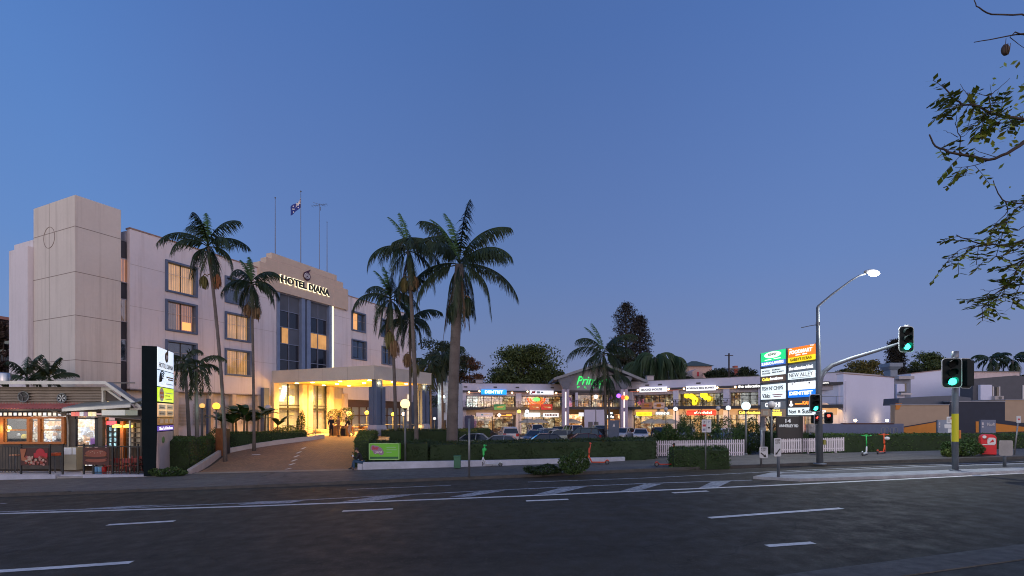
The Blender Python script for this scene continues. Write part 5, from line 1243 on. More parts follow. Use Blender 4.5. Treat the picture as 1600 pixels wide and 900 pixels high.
for a, b, cc, lab in ((1465.5, 1484, (.26, .31, .38), 'grey board sign with white marks left of the yellow-banded pole'), (1532.5, 1556, (.17, .20, .28), 'slate blue board sign with white script on the orange wall')):
    o = T('board_sign', lab, 'sign', (gx((a+b)/2, 46), 46, 0)); k2 = 46/F; z2 = lambda y: H+(650-y)*k2
    hw_ = (b-a)/2*k2; g = G(); g.box(-hw_, 0, z2(677), hw_, .12, z2(656)); p = g.out('panel', mat('board_%d' % int(a), cc, .6), o, bevel=.01)
    g = G(); g.box(-hw_, .12, -.1, -hw_+.1, .2, z2(656)); g.box(hw_-.1, .12, -.1, hw_, .2, z2(656)); g.out('post', GREYM, o)
    if a > 1500: text('Vault', 'lettering', WHITEW, p, -hw_*.2, hw_*.85, z2(665.5), z2(660.5), -.02, .02, .01, .3)
    g = G(); g.box(-hw_*.85, -.02, z2(664), -hw_*.65, -.005, z2(660)); g.box(-hw_*.85, -.02, z2(668), -hw_*.65, -.005, z2(665.5)); g.out('printed_mark', WHITEW, p)
# low blue-grey wall with seats and bike hoops in front of the end block
bw = T('blue_wall', 'low slate blue wall in front of the white end block', 'wall', (gx(1285, 50), 50, 0)); k = 50/F
g = G(); g.box(0, 0, -.4, 127*k, .3, H-(662-650)*k); g.out('wall', mat('slate_blue_wall', (.13, .16, .25), .7), bw)
g = G(); g.box(32*k, -.02, H-13*k, 112*k, .36, H-11.0*k); g.out('capping', mat('rust_cap', (.10, .05, .05), .8), bw)
for i, px in enumerate((1380, 1385, 1394, 1399)):
    k = 47/F; g = G(); zt = H-(668-650)*k; g.tube([(-.18, 0, -.1), (-.18, 0, zt-.1), (-.1, 0, zt), (.1, 0, zt), (.18, 0, zt-.1), (.18, 0, -.1)], .035, 6)
    g.out('bike_hoop', GALV, loc=(gx(px, 47), 47, 0), label='pale metal bike hoop before the slate blue wall', category='bike rack', group='bike hoops by the blue wall')
# ================================================================== planting
def hedge(label, poly, z0, z1, mtl=GREENH, dens=230, size=.085, core=(.02, .04, .012), group=None, bumpy=.055, name='hedge'):
    """clipped hedge: solid inner mass covered with leaves on top and sides"""
    n = len(poly); a = sum(poly[i][0]*poly[(i+1)%n][1]-poly[(i+1)%n][0]*poly[i][1] for i in range(n))
    if a < 0: poly = poly[::-1]
    f0 = z0 if callable(z0) else (lambda x, y: z0); f1 = z1 if callable(z1) else (lambda x, y: z1)
    cx = sum(p[0] for p in poly)/n; cy = sum(p[1] for p in poly)/n
    t = T(name, label, 'hedge' if name == 'hedge' else 'bush', (cx, cy, f0(cx, cy)), 0, group); oz = f0(cx, cy)
    g = G(); g.prism([(x-cx, y-cy) for x, y in poly], lambda x, y: f0(x+cx, y+cy)-oz-.05, lambda x, y: f1(x+cx, y+cy)-oz-.05)
    g.out('inner_branches', mat('hedge_core_%d' % int(core[1]*1000), core, .9, var=.4), t)
    P = []
    for i in range(n):
        (x0, y0), (x1, y1) = poly[i], poly[(i+1) % n]; L = math.hypot(x1-x0, y1-y0)
        nx_, ny_ = (y1-y0)/L, -(x1-x0)/L
        if ny_ > .6 and L > 3: continue      # back side, never in view
        h = f1((x0+x1)/2, (y0+y1)/2)-f0((x0+x1)/2, (y0+y1)/2); k = int(L*h*dens)
        u = nr.rand(k); v = nr.rand(k); o = nr.randn(k)*bumpy+.04*np.sin(u*L*2.3+v*3)
        x = x0+(x1-x0)*u+nx_*o; y = y0+(y1-y0)*u+ny_*o
        za = np.array([f0(a, b) for a, b in zip(x, y)]); zb = np.array([f1(a, b) for a, b in zip(x, y)])
        P.append(np.stack([x, y, za+(zb-za)*v], 1))
    x0, x1 = min(p[0] for p in poly), max(p[0] for p in poly); y0, y1 = min(p[1] for p in poly), max(p[1] for p in poly)
    k = int((x1-x0)*(y1-y0)*dens); x = x0+(x1-x0)*nr.rand(k); y = y0+(y1-y0)*nr.rand(k)
    ins = np.ones(k, bool)
    for i in range(n):
        (ax, ay), (bx, by) = poly[i], poly[(i+1) % n]; ins &= (bx-ax)*(y-ay)-(by-ay)*(x-ax) > -.03
    x, y = x[ins], y[ins]; z = np.array([f1(a, b) for a, b in zip(x, y)])+nr.randn(len(x))*bumpy*.8+.03*np.sin(x*1.7+y*2)
    P.append(np.stack([x, y, z], 1)); P = np.concatenate(P)-np.array([cx, cy, oz])
    quads('leaves', leafq(P, size, aspect=.6), mtl, t)
    return t
tz = lambda x, y: terr(x, y)
GWARM = leafmat('hedge_leaf_bright', [(.05, .085, .015), (.08, .12, .02), (.12, .16, .03), (.03, .06, .012)])
DKH = leafmat('hedge_leaf_dark', [(.014, .03, .009), (.022, .045, .012), (.03, .06, .014), (.012, .026, .008)])
hedge('long clipped hedge behind the white kerb wall in front of the car park', [(-4.7, 28.4), (8.7, 29.9), (9.6, 33.2), (-4.3, 31.4)], tz, lambda x, y: 1.36+.01*x+.05*sstep(3, 9, x), DKH)
hedge('dark clipped hedge behind the green billboard', [(-8.4, 28.7), (-4.9, 28.6), (-4.6, 31.2), (-8.6, 31.0)], tz, 1.38, DKH)
hedge('bright leafy hedge along the driveway edge beside the seated person', [(-9.2, 28.9), (-8.5, 29.0), (-10.4, 38), (-11.8, 38.2)], tz, lambda x, y: 1.50+.035*(y-29), GWARM)
hedge('second hedge row behind, running to the big palm', [(-8.4, 33.8), (-3.8, 34.2), (-3.8, 35.6), (-8.6, 35.6)], tz, 1.93, DKH)
hedge('low hedge at the foot of the canopy columns', [(-11.2, 42.2), (-3.2, 43.4), (-3.2, 45), (-10.5, 44.6)], tz, lambda x, y: 1.75-.02*(x+11), GWARM)
hedge('hedge strip beside the parked wagon near the side block', [(-6.5, 52), (-2.5, 53.5), (-2.5, 55.5), (-6.5, 54)], tz, 1.5)
hedge('square clipped hedge between pylon sign and driveway', [(-18.75, 28.6), (-20.35, 33.6), (-22.6, 33.6), (-21.1, 28.6)], lambda x, y: terr(x, y)+.1, 1.52, GREENH, 300)
hedge('low hedge along the curved kerb before the banana plants', [(-20.4, 35.2), (-18.3, 37.0), (-16.2, 38.9), (-17.0, 40.4), (-21.3, 37)], tz, 1.68, GREENH, 260)
hedge('long clipped hedge along the right footpath behind the scooters', [(21.4, 33.9), (60, 34.6), (60, 36.6), (21.6, 36.0)], tz, lambda x, y: 1.60+.02*math.sin(x*.9), leafmat('hedge_leaf_lamplit', [(.045, .09, .018), (.065, .125, .024), (.10, .16, .035), (.03, .065, .014)]), 170, .10)  # lighter leaf tone carries the street lamp's light in its colour
hedge('clipped hedge corner beside the white picket fence', [(19.8, 35.9), (21.3, 35.4), (21.3, 38.5), (19.5, 38.8)], tz, 1.72, GREENH)
def bush(label, c, rx, ry, h, mtl=GREENH, n=1800, size=.10, group=None, name='shrub'):
    t = T(name, label, 'shrub', c, 0, group)
    P = nr.randn(n, 3); P /= np.linalg.norm(P, axis=1)[:, None]; P *= (.55+.45*nr.rand(n)**.5)[:, None]
    P = P*np.array([rx, ry, h*.5])+np.array([0, 0, h*.5]); P[:, 2] = np.maximum(P[:, 2], .03)
    P[:, 2] *= 1+.15*np.sin(P[:, 0]*5)
    quads('foliage', leafq(P, size), mtl, t)
    g = G()
    for k in range(5): a = k*1.3; g.tube([(0, 0, -.02), (rx*.3*math.cos(a), ry*.3*math.sin(a), h*.5), (rx*.6*math.cos(a), ry*.6*math.sin(a), h*.8)], [.03, .02, .01], 5)
    g.out('stem', mat('shrub_stem', (.06, .045, .03), .9), t); return t
def bp_(px, py): return gnd(px, py, .10)
c = bp_(848, 742); bush('low spreading dark shrub on the verge by the kerb', c, .95, .4, .48, DKH, 2200, .09)
c = bp_(897, 741.5); bush('rounded taller shrub on the verge near the red scooter', c, .75, .6, 1.12, GREENH, 3200, .10)
P0, P1 = bp_(1053, 731), bp_(1139, 730)
hedge('rectangular clipped bush around the parking sign post', [(P0.x, P0.y), (P1.x, P1.y), (P1.x+.1, P1.y+1.1), (P0.x+.1, P0.y+1.1)], tz, lambda x, y: terr(x, y)+.98, GREENH, 330, .09, name='clipped_bush')
c = bp_(1515, 714); bush('leafy shrub between the yellow banded pole and the red post box', c+Vector((0, .4, 0)), 1.15, .6, .95, GREENH, 3000, .11)
c = bp_(1486, 714); bush('small pale-leaved shrub at the foot of the crooked sign post', c, .5, .4, .55, GWARM, 900, .10)
for i, (px, y, r, h, lab) in enumerate(((1128, 37, 2.0, 2.2, 'big round shrub behind the picket fence, left of the leaning post'), (1088, 38, 1.9, 2.6, 'dense dark shrub behind the parking sign'), (1060, 37.5, 1.5, 1.9, 'shrub at the left end behind the picket fence'), (1170, 38.5, 1.2, 2.1, 'open shrub beside the plaza exit'), (1040, 39, 1.0, 1.6, 'thin shrub behind the corner where hedge meets fence'))):
    bush(lab, (gx(px, y), y, -.1), r, 1.0, h+.55, GREENH, 4200, .13)
c = gnd(268, 741, .2); bush('trailing ground plant spilling over the planter by the pylon sign', (gx(262, 26.6), 26.6, -.35), 1.1, .4, .5, GREENH, 2400, .09)

# ---- palms
PALM = leafmat('palm_leaf', [(.012, .026, .010), (.022, .042, .014), (.038, .060, .02), (.018, .032, .012)], .45)
PALMY = leafmat('palm_leaf_young', [(.04, .09, .02), (.06, .12, .025), (.03, .07, .015)], .45)
DRY = leafmat('palm_dry', [(.20, .12, .06), (.28, .19, .10), (.12, .07, .04)], .8)
TRK = mat('palm_trunk', (.135, .115, .105), .9, var=.45, scale=1.4, bmp=.5)
DEAD = leafmat('palm_dead_frond', [(.10, .065, .04), (.15, .10, .06), (.06, .045, .03)], .85)
GSH = mat('crownshaft_green', (.07, .11, .04), .5, var=.3)
def frond(base, az, el, L, droop, lw=.5, wid=.06, n=34, hang=.8, plume=False):
    """one feather leaf: arched midrib with hanging leaflets; returns N x 4 x 3 quads"""
    d = np.array([math.cos(az), math.sin(az)]); pts = []; p = np.array(base, float); e = el
    st_ = L/n
    for i in range(n+1):
        pts.append(p.copy()); p = p+st_*np.array([d[0]*math.cos(e), d[1]*math.cos(e), math.sin(e)]); e -= droop/n*(1+.9*i/n)
        e = max(e, -1.45)
    pts = np.array(pts); Q = []
    side = np.array([-d[1], d[0], 0.])
    for i in range(n):
        a, b = pts[i], pts[i+1]; w_ = .035*(1-i/n)+.008
        Q.append([a-side*w_, b-side*w_, b+side*w_, a+side*w_]); up = np.array([0, 0, w_]); Q.append([a-up, b-up, b+up, a+up])
        if i < n*.12: continue
        t = (b-a)/(np.linalg.norm(b-a)+1e-9); s = i/n; l = lw*(math.sin(PI*min(1, .12+.82*s))**.6)
        for sg in (-1, 1):
            for q in range(2):
                o = a+(b-a)*q*.5
                rot = sg*(.5+.5*rng.random()) if plume else sg
                dr = side*rot*(.65-.3*hang)*(.4+rng.random())+t*.5+np.array([0, 0, -hang*(.45+.7*rng.random())])
                if plume: dr = dr+np.cross(side, t)*(rng.random()*1.6-.6)
                dr /= np.linalg.norm(dr); l2 = l*(.7+.5*rng.random())
                m = o+dr*l2*.5; tip = m+(dr*.8+np.array([0, 0, -.45*hang]))*l2*.5
                ww = t*wid
                Q.append([o-ww*.5, m-ww*.5, m+ww*.5, o+ww*.5]); Q.append([m-ww*.5, tip-ww*.08, tip+ww*.08, m+ww*.5])
    return Q
def palm(label, base, top, lean, R_, L, nf, lw, trunk_r, shaft=1.0, fruit=(), young=True, el_rng=(-.5, 1.25), droop=1.5, hang=.8, plume=False, m=None, name='palm_tree', seed=1, n=30, wid=.06, group=None, twin=None, azs=None):
    """base: world point on ground, top: height of the crown centre above it, lean: sideways offset of the top"""
    rng.seed(seed); t = T(name, label, 'palm', base, 0, group)
    lx, ly = lean; g = G(); k = 9
    def tp(f): return (lx*f**1.6, ly*f**1.6, top*f)
    pts = [tp(i/k) for i in range(k+1)]; rad = [trunk_r*(1.2 if i == 0 else .92-.2*i/k) for i in range(k+1)]
    g.tube([(pts[0][0], pts[0][1], -.3)]+pts[1:], rad, 12)
    nring = int(top/.45)
    for i in range(nring):
        f = (i+.5)/nring*.93; p = tp(f); r = trunk_r*(.935-.2*f)
        g.lathe([(r, -.03), (r*1.03, 0), (r, .03)], p, 12)
    g.out('trunk', TRK, t)
    if shaft:
        a = tp((top-shaft)/top); b = tp(1); g = G(); rr = trunk_r*.85
        g.tube([a, ((a[0]+b[0])/2, (a[1]+b[1])/2, (a[2]+b[2])/2), b], [rr*.95, rr*1.12, rr*.6], 10); g.out('crownshaft', GSH, t)
    c = tp(1); Q = []
    for i in range(nf):
        az = i*2.39996+rng.uniform(-.25, .25) if azs is None else azs[i % len(azs)]+rng.uniform(-.12, .12)
        f = i/max(1, nf-1); el = el_rng[1]+(el_rng[0]-el_rng[1])*f+rng.uniform(-.12, .12)
        Q += frond((c[0], c[1], c[2]-.1+.25*(1-f)), az, el, L*(.8+.25*math.sin(PI*min(1, f+.25)))*rng.uniform(.9, 1.08), droop*(.75+.5*f)*rng.uniform(.8, 1.2), lw, wid=wid, n=n, hang=hang, plume=plume)
    quads('crown', np.array(Q), m or PALM, t)
    if young:
        quads('spear_leaf', np.array(frond((c[0], c[1], c[2]), 2.2, 1.42, L*.95, .5, lw*.45, n=n, hang=.5)+frond((c[0], c[1], c[2]), 2.6, 1.3, L*.9, .55, lw*.4, n=n, hang=.4)), PALMY, t)
    if fruit:
        for q in range(2 if trunk_r < .3 else 4): quads('dead_frond', np.array(frond((c[0]+.05, c[1], c[2]-.35), seed*1.3+q*2.1, -1.15, L*rng.uniform(.7, 1.), .3, lw*.5, wid=wid*.8, n=n, hang=1.1)), DEAD, t)
    for fx, fz, r, mm in fruit:
        r *= .75
        q = []; S = np.array([c[0]+fx*.75, c[1], c[2]+fz+.12])
        for j in range(170):
            a = rng.uniform(0, 2*PI); u = r*(.25+.75*rng.random()); l = r*rng.uniform(1.3, 2.5); w_ = np.array([math.sin(a), -math.cos(a), 0])*.022; o = np.array([math.cos(a)*u, math.sin(a)*u, 0]); prev = S
            for f in (.25, .55, .8, 1.):
                p = S+o*(1-(1-f)**2)*(.9 if f < 1 else .8)+np.array([0, 0, -l*f**1.5+.12*r*math.sin(PI*f)]); q.append([prev-w_, p-w_, p+w_, prev+w_]); prev = p
        quads('fruit_cluster', np.array(q), mm, t)
        g = G(); g.tube([(c[0], c[1], c[2]+fz+.1), (c[0]+fx*.6, c[1], c[2]+fz+.25), (c[0]+fx*.9, c[1], c[2]+fz+.1)], .035, 5); g.out('fruit_stalk', DRY, t)
    return t
def pz(px, py, Y): return H+(HY-py)/F*Y
def palm_at(label, pxb, pxt, pyt, Y, L, nf, lw, tr, **k):
    x = gx(pxb, Y); z = terr(x, Y); top = pz(0, pyt, Y)-z
    return palm(label, (x, Y, z), top, (gx(pxt, Y)-x, 0), 1, L, nf, lw, tr, **k)
DRYG = leafmat('palm_fruit_green', [(.14, .16, .05), (.22, .19, .08), (.10, .09, .03)], .8)
palm_at('slender tall palm with orange and olive fruit bunches before the lit hotel windows', 352, 325, 386, 32, 3.2, 14, .85, .12, fruit=((-.35, -2.0, .45, DRYG), (.75, -1.9, .5, leafmat('palm_fruit_orange', [(.28, .10, .04), (.36, .16, .07), (.15, .06, .03)], .8))), seed=3, shaft=1.3, droop=1.5)
palm_at('shorter slim palm with straw-coloured fruit against the hotel wall', 397, 393, 444, 35, 2.7, 14, .8, .11, fruit=((-.35, -1.55, .5, DRY), (.5, -1.7, .5, DRY)), seed=9, shaft=1.3, el_rng=(-.6, 1.0))
palm_at('tall palm with bright upright young leaf, middle of the group before the canopy', 651, 638, 392, 33, 3.7, 15, 1.0, .16, fruit=((-.4, -1.9, .55, DRYG), (.5, -1.8, .55, DRY)), seed=15, shaft=1.6, el_rng=(-.9, .9))
palm_at('lower palm with fanned leaves over the hotel canopy, left of the group', 619, 610, 468, 35, 3.2, 15, .9, .14, fruit=((-.1, -2.4, .7, DRYG), (.35, -3.0, .7, DRY)), seed=21, shaft=1.4, el_rng=(-.7, 1.0))
palm_at('thin-trunked palm half hidden behind the two others before the canopy', 641, 641, 502, 38, 2.7, 14, .85, .12, fruit=((-.3, -2.6, .6, DRY), (.5, -3.4, .6, DRYG)), seed=33, shaft=1.3, el_rng=(-.8, .8))
palm_at('thick grey-trunked royal palm with the widest crown', 706, 718, 414, 33, 5.0, 21, 1.05, .42, seed=41, shaft=0, young=True, el_rng=(-1.2, 1.3), droop=1.2, hang=1.0, n=44, wid=.07, fruit=((-.55, -2.7, .75, PALM), (.75, -2.3, .75, PALM)))
palm_at('bushy foxtail palm with plume-like leaves beside the pylon sign', 308, 306, 577, 31.5, 2.2, 13, .42, .13, seed=52, shaft=.7, plume=True, el_rng=(-.9, 1.2), droop=1.9, hang=.7, young=False, n=26)
palm_at('second foxtail palm close behind the first, leaning to the pylon sign', 296, 288, 566, 33.5, 2.2, 11, .42, .13, seed=57, shaft=.7, plume=True, el_rng=(-.9, 1.1), droop=1.9, hang=.7, young=False, n=26)
palm_at('tall palm hiding part of the green neon name, left stem of a pair', 947, 943, 553, 52, 4.2, 18, 1.35, .16, seed=63, shaft=1.2, el_rng=(-.9, 1.2))
palm_at('shorter palm stem of the pair before the plaza gable', 952.5, 950, 590, 52.6, 3.0, 9, 1.2, .13, seed=66, shaft=1., el_rng=(-1.1, .4), young=False)
palm_at('feathery palm leaning out behind the takeaway roof, larger one', 50, 42, 592, 31.5, 2.1, 7, .5, .1, seed=71, shaft=0, el_rng=(.3, 1.4), droop=.9, young=False, m=leafmat('palm_leaf_grey', [(.03, .055, .03), (.05, .08, .045), (.04, .07, .035)]))
palm_at('smaller dark palm tuft behind the takeaway roof', 80, 77, 592, 31.5, 1.6, 7, .4, .1, seed=74, shaft=0, el_rng=(.2, 1.5), droop=1., young=False)
for i, (px, py, s) in enumerate(((1549, 562, 77), (1583, 564, 81))):
    palm_at(['left one of the two distant palms over the rooftops', 'right one of the two distant palms over the rooftops'][i], px, px-1, py, 115, 4.2, 14, 1.4, .35, seed=s, shaft=0, n=18, wid=.22, hang=.6, young=False, el_rng=(-.9, 1.2), group='distant palms on the skyline')
for i, (px, py, Y, s) in enumerate(((1024, 560, 92, 90), (1042, 568, 94, 93), (1008, 575, 95, 95))):
    palm_at(['drooping green palm behind the right wing, tallest', 'drooping green palm behind the right wing, right of the tallest', 'drooping green palm behind the gable roof'][i], px, px, py, Y, 5, 18, 3.2, .2, seed=s, shaft=0, n=22, wid=.16, young=False, el_rng=(-1.0, .9), droop=2., hang=1.2, m=leafmat('palm_leaf_mid', [(.03, .06, .025), (.045, .08, .03), (.025, .05, .02)]))
palm_at('palm foliage rising behind the hotel canopy end', 692, 690, 560, 60, 3.6, 14, 1.6, .16, seed=99, shaft=0, n=22, wid=.1, young=False, el_rng=(-.8, 1.1))
palm_at('small palm in shade behind the canopy roof', 674, 672, 575, 58, 3.0, 12, 1.5, .14, seed=104, shaft=0, n=22, wid=.1, young=False, el_rng=(-.8, 1.1))
# ---- broad-leaved trees
def tree(label, px, Y, ytop, halfw, seed, cols, leaf=.4, n=9000, base=None, trunkz=None, flat=1.0, name='tree', cl=26, ybot=None, cat='tree', gap=.34):
    rng.seed(seed); x = gx(px, Y); z = base if base is not None else terr(x, Y)
    top = pz(0, ytop, Y)-z; zb = (pz(0, ybot, Y)-z) if ybot else top*.3; rx = halfw/F*Y
    t = T(name, label, cat, (x, Y, z)); cm = leafmat('leaf_%s' % name+str(seed), cols)
    C = []; 
    for i in range(cl):
        a = rng.uniform(0, 2*PI); f = rng.random(); zz_ = zb+(top-zb)*(.10+.8*f)
        ww = math.sqrt(max(0, 1-((f-.35)/.72)**2)); r = rx*ww*math.sqrt(rng.random())*.85
        C.append((r*math.cos(a), r*math.sin(a)*.7, zz_, rx*gap*rng.uniform(.6, 1.15)))
    per = n//cl; P = []
    for (cx, cy, cz, r) in C:
        q = nr.randn(per, 3)*.5; q = q/np.maximum(1, np.linalg.norm(q, axis=1)/1.25)[:, None]
        P.append(q*np.array([r, r, r*.62*flat])+np.array([cx, cy, cz]))
    P = np.concatenate(P); P[:, 2] = np.minimum(P[:, 2], top+.1*nr.randn(len(P)))
    quads('crown', leafq(P, leaf), cm, t)
    g = G(); tr = max(.12, rx*.055); h1 = zb+(top-zb)*.3
    g.tube([(0, 0, -.4), (.05*rx, 0, h1*.5), (0, 0, h1)], [tr*1.3, tr, tr*.7], 9)
    for (cx, cy, cz, r) in C[:14]:
        g.tube([(0, 0, h1*.8), (cx*.5, cy*.5, h1+(cz-h1)*.55), (cx, cy, cz)], [tr*.5, tr*.3, tr*.1], 5)
    g.out('trunk', mat('bark_dark', (.07, .055, .045), .9, var=.4), t); return t
D1 = [(.016, .026, .012), (.03, .044, .018), (.045, .062, .022), (.022, .032, .014)]
D2 = [(.05, .075, .022), (.08, .11, .03), (.035, .055, .018), (.11, .14, .04)]
RED = [(.13, .06, .035), (.18, .09, .05), (.08, .045, .025), (.12, .08, .04)]
OLV = [(.16, .13, .03), (.22, .17, .04), (.10, .09, .03), (.06, .07, .02)]
tree('dark open tree behind the royal palm trunk', 686, 95, 520, 48, 1, D1, .42, 8000, ybot=640)
tree('rusty-leaved tree right of the royal palm trunk', 733, 100, 551, 26, 2, RED, .42, 6000, ybot=630)
tree('wide mid-green tree rising behind the left shop wing', 820, 108, 541, 62, 3, D2, .55, 20000, ybot=625, cl=56)
tree('darker rounded tree at the left end of the wide green one', 782, 112, 572, 26, 4, D1, .45, 6000, ybot=625)
tree('low green crown filling in beside the gable roof', 872, 110, 578, 20, 5, D2, .45, 5000, ybot=625)
tree('dark tree under the tall pine behind the gable', 975, 105, 548, 34, 6, D1, .45, 9000, ybot=620)
tree('shadowy mid-height tree right of the drooping palms', 1062, 118, 578, 22, 7, D1, .45, 5000, ybot=612)
tree('low tree below the hilltop house', 1128, 125, 576, 30, 8, D1, .5, 7000, ybot=605)
tree('low tree just left of the tenant pylon', 1165, 122, 573, 20, 9, D1, .5, 5000, ybot=604)
tree('rounded golden-olive tree behind the white end wall', 1352, 100, 562, 34, 10, OLV, .42, 9000, ybot=602, cl=30)
tree('small dark tree left of the golden-olive one', 1318, 104, 576, 14, 11, D1, .4, 3000, ybot=600)
tree('spreading tree behind the large blank white building', 1452, 112, 549, 32, 12, D2, .45, 8000, ybot=604, cl=30)
tree('dark low tree just right of the exhaust cowl', 1418, 108, 572, 24, 13, D1, .45, 5000, ybot=604)
tree('dark tree at the right edge beyond the pink block', 1600, 120, 583, 16, 14, D1, .5, 3500, ybot=612)
tree('tree in front of the dark timber house at the far left edge', 5, 50, 498, 26, 15, [(.05, .03, .025), (.07, .04, .03), (.03, .025, .018)], .3, 7000, ybot=610)
tree('dark shrubby tree behind the roof vent of the takeaway', 18, 40, 578, 22, 16, D1, .22, 5000, ybot=640)
tree('bare-branched small tree beside the plaza exit sign board', 1205, 38, 640, 17, 17, [(.05, .05, .02), (.08, .05, .03)], .13, 700, ybot=676, cl=14)
def hoop(label, px, Y, ytop, halfw, ybot, seed, cols):
    rng.seed(seed); x = gx(px, Y); z = terr(x, Y); top = pz(0, ytop, Y)-z; zb = pz(0, ybot, Y)-z; rx = halfw/F*Y
    t = T('pine_tree', label, 'tree', (x, Y, z)); P = []; g = G()
    g.tube([(0, 0, -.3), (0, 0, top*.5), (0, 0, top)], [.45, .3, .08], 8)
    for i in range(96):
        f = (i/96)**.9; zz_ = zb+(top-zb)*f; a = i*2.4; L = rx*(1-.55*f**3)*(.6+.5*rng.random())
        if f > .93: L *= .4
        e = (L*math.cos(a), L*math.sin(a), zz_+.12*L)
        g.tube([(0, 0, zz_-.2*L), (e[0]*.6, e[1]*.6, zz_-.08*L), e], [.07, .04, .02], 4)
        for s in (1., .72, .5):
            k = 46 if s == 1. else 26; q = nr.randn(k, 3)*.30*np.array([1.15, 1.15, .75]); P.append(q+np.array([e[0]*s, e[1]*s, zz_+.12*L*s]))
    g.out('trunk', mat('bark_dark', (.07, .055, .045), .9, var=.4), t)
    quads('crown', leafq(np.concatenate(P), .30), leafmat('pine_needles', cols), t)
hoop('tall dark tufted pine above the plaza, pointed top', 978, 104, 474, 22, 575, 5, [(.02, .018, .014), (.035, .028, .02), (.014, .014, .01)])
hoop('slightly lower bushy pine beside the pointed one', 1000, 106, 494, 18, 580, 8, [(.02, .018, .014), (.035, .028, .02), (.014, .014, .01)])
hoop('sparse small pine behind the exhaust cowl', 1400, 90, 532, 12, 600, 9, [(.014, .022, .012), (.024, .034, .016)])
# banana / bird of paradise plants before the hotel lobby
BAN = leafmat('banana_leaf', [(.03, .07, .02), (.04, .09, .025), (.055, .11, .03)], .35, .5)
def banana(label, px, Y, pyt, n, seed, lw=.52, L=1.5, stems=2, spread=.8):
    rng.seed(seed); x = gx(px, Y); z = terr(x, Y); h = pz(0, pyt, Y)-z; t = T('banana_plant', label, 'plant', (x, Y, z)); Q = []; g = G()
    for s in range(stems):
        sx_ = (s-(stems-1)/2)*spread; hh = h*rng.uniform(.45, .66); g.tube([(sx_, 0, -.1), (sx_*1.1, 0, hh)], [.10, .06], 8)
        for i in range(n):
            az = i*2.4+s; el = rng.uniform(.75, 1.5); p = np.array([sx_*1.1, 0, hh-.1]); d = np.array([math.cos(az), math.sin(az)]); e = el; k = 9; st_ = L*rng.uniform(.7, 1)/k; side = np.array([-d[1], d[0], 0])
            for j in range(k):
                q = p+st_*np.array([d[0]*math.cos(e), d[1]*math.cos(e), math.sin(e)]); e -= .08+.03*j
                w0 = lw*.5*math.sin(PI*max(0, (j-1.5))/(k-1.5))**.6 if j > 1.5 else .02; w1 = lw*.5*math.sin(PI*max(0.0, min(1, (j-.5)/(k-1.5))))**.6 if j > .5 else .02
                dn = np.array([0, 0, -.2])
                for sg in (-1, 1): Q.append([p, q, q+(side*sg+dn)*w1, p+(side*sg+dn)*w0])
                p = q
    g.out('stem', mat('banana_stem', (.16, .11, .06), .7), t); quads('leaves', np.array(Q), BAN, t); return t
banana('big-leaved plant at the left of the row beside the brown gate pillar', 364, 37.5, 612, 12, 3, stems=3)
banana('big-leaved plant in the middle of the row before the louvre screen', 386, 38.5, 618, 12, 5, stems=3)
banana('big-leaved plant nearest the blue fin on the hotel wall', 406, 40, 628, 11, 8, stems=2)
banana('low broad-leaved plant by the entrance ramp railing', 434, 41.5, 650, 6, 11, stems=1, L=1.9)
for i, (px, y, r, h, lab) in enumerate(((330, 34.5, .7, 1.9, 'leafy shrub under the yellow globe lamp'), (298, 32.6, .6, 1.6, 'shrub behind the square hedge near the lit shopfront'), (448, 42.5, 1.2, .9, 'flowering ground shrub beside the ramp railing'), (470, 44, .4, 2.2, 'slim potted shrub at the lobby columns'))):
    x = gx(px, y); bush(lab, (x, y, terr(x, y)), r, r*.8, h, [GREENH, leafmat('bright_shrub', [(.05, .13, .03), (.07, .18, .05), (.03, .08, .02)]), GWARM, GREENH][i], 1600, .11)
def potted(label, px, Y, r):
    x = gx(px, Y); t = T('potted_tree', label, 'plant', (x, Y, terr(x, Y))); g = G(); g.lathe([(0, 0), (.34, 0), (.46, .85), (.5, .9), (.42, .92), (0, .86)], (0, 0, 0), 14); g.out('pot', mat('terracotta_tan', (.34, .20, .10), .8), t)
    n = 1500; P = nr.randn(n, 3); P /= np.linalg.norm(P, axis=1)[:, None]; P *= (r*(.75+.3*nr.rand(n)))[:, None]; quads('foliage', leafq(P+np.array([0, 0, .95+r*1.35]), .09), GWARM, t)
    g = G(); g.tube([(0, 0, .8), (0, 0, .95+r)], .04, 6); g.out('stem', mat('shrub_stem', (.06, .045, .03), .9), t)
potted('round topiary in a big tan pot, left one at the hotel entrance', 522, 44.5, .62); potted('round topiary in a big tan pot, right one beside the mauve column', 541, 44.0, .68)

# ================================================================== walls, fences
WW = mat('wall_blue_white', (.44, .46, .54), .8, var=.25)
g = G()
pts = [(-8.35, 27.6), (-.7, 28.05), (6.7, 29.2)]
for (a, b), (c, d) in zip(pts, pts[1:]):
    g.hexa([(a, b, gz(a)-.2), (c, d, gz(c)-.2), (c, d+.3, gz(c)-.2), (a, b+.3, gz(a)-.2)], [(a, b, gz(a)+.52-.012*(a+8)), (c, d, gz(c)+.52-.012*(c+8)), (c, d+.3, gz(c)+.52-.012*(c+8)), (a, b+.3, gz(a)+.52-.012*(a+8))])
g.out('retaining_wall', WW, label='long low white wall under the clipped hedge, where the person sits at its left end', category='wall')
g = G()
for (a, b), (c, d) in (((-8.65, 27.6), (-12.0, 38.4)),):
    g.hexa([(a, b, -.4), (a+.28, b, -.4), (c+.28, d, .6), (c, d, .6)], [(a, b, .3), (a+.28, b, .3), (c+.28, d, 1.25), (c, d, 1.25)])
g.out('retaining_wall', WW, label='low white wall climbing the right side of the driveway', category='wall')
PW = mat('kerb_wall_pink', (.50, .43, .40), .8, var=.2)
g = G()
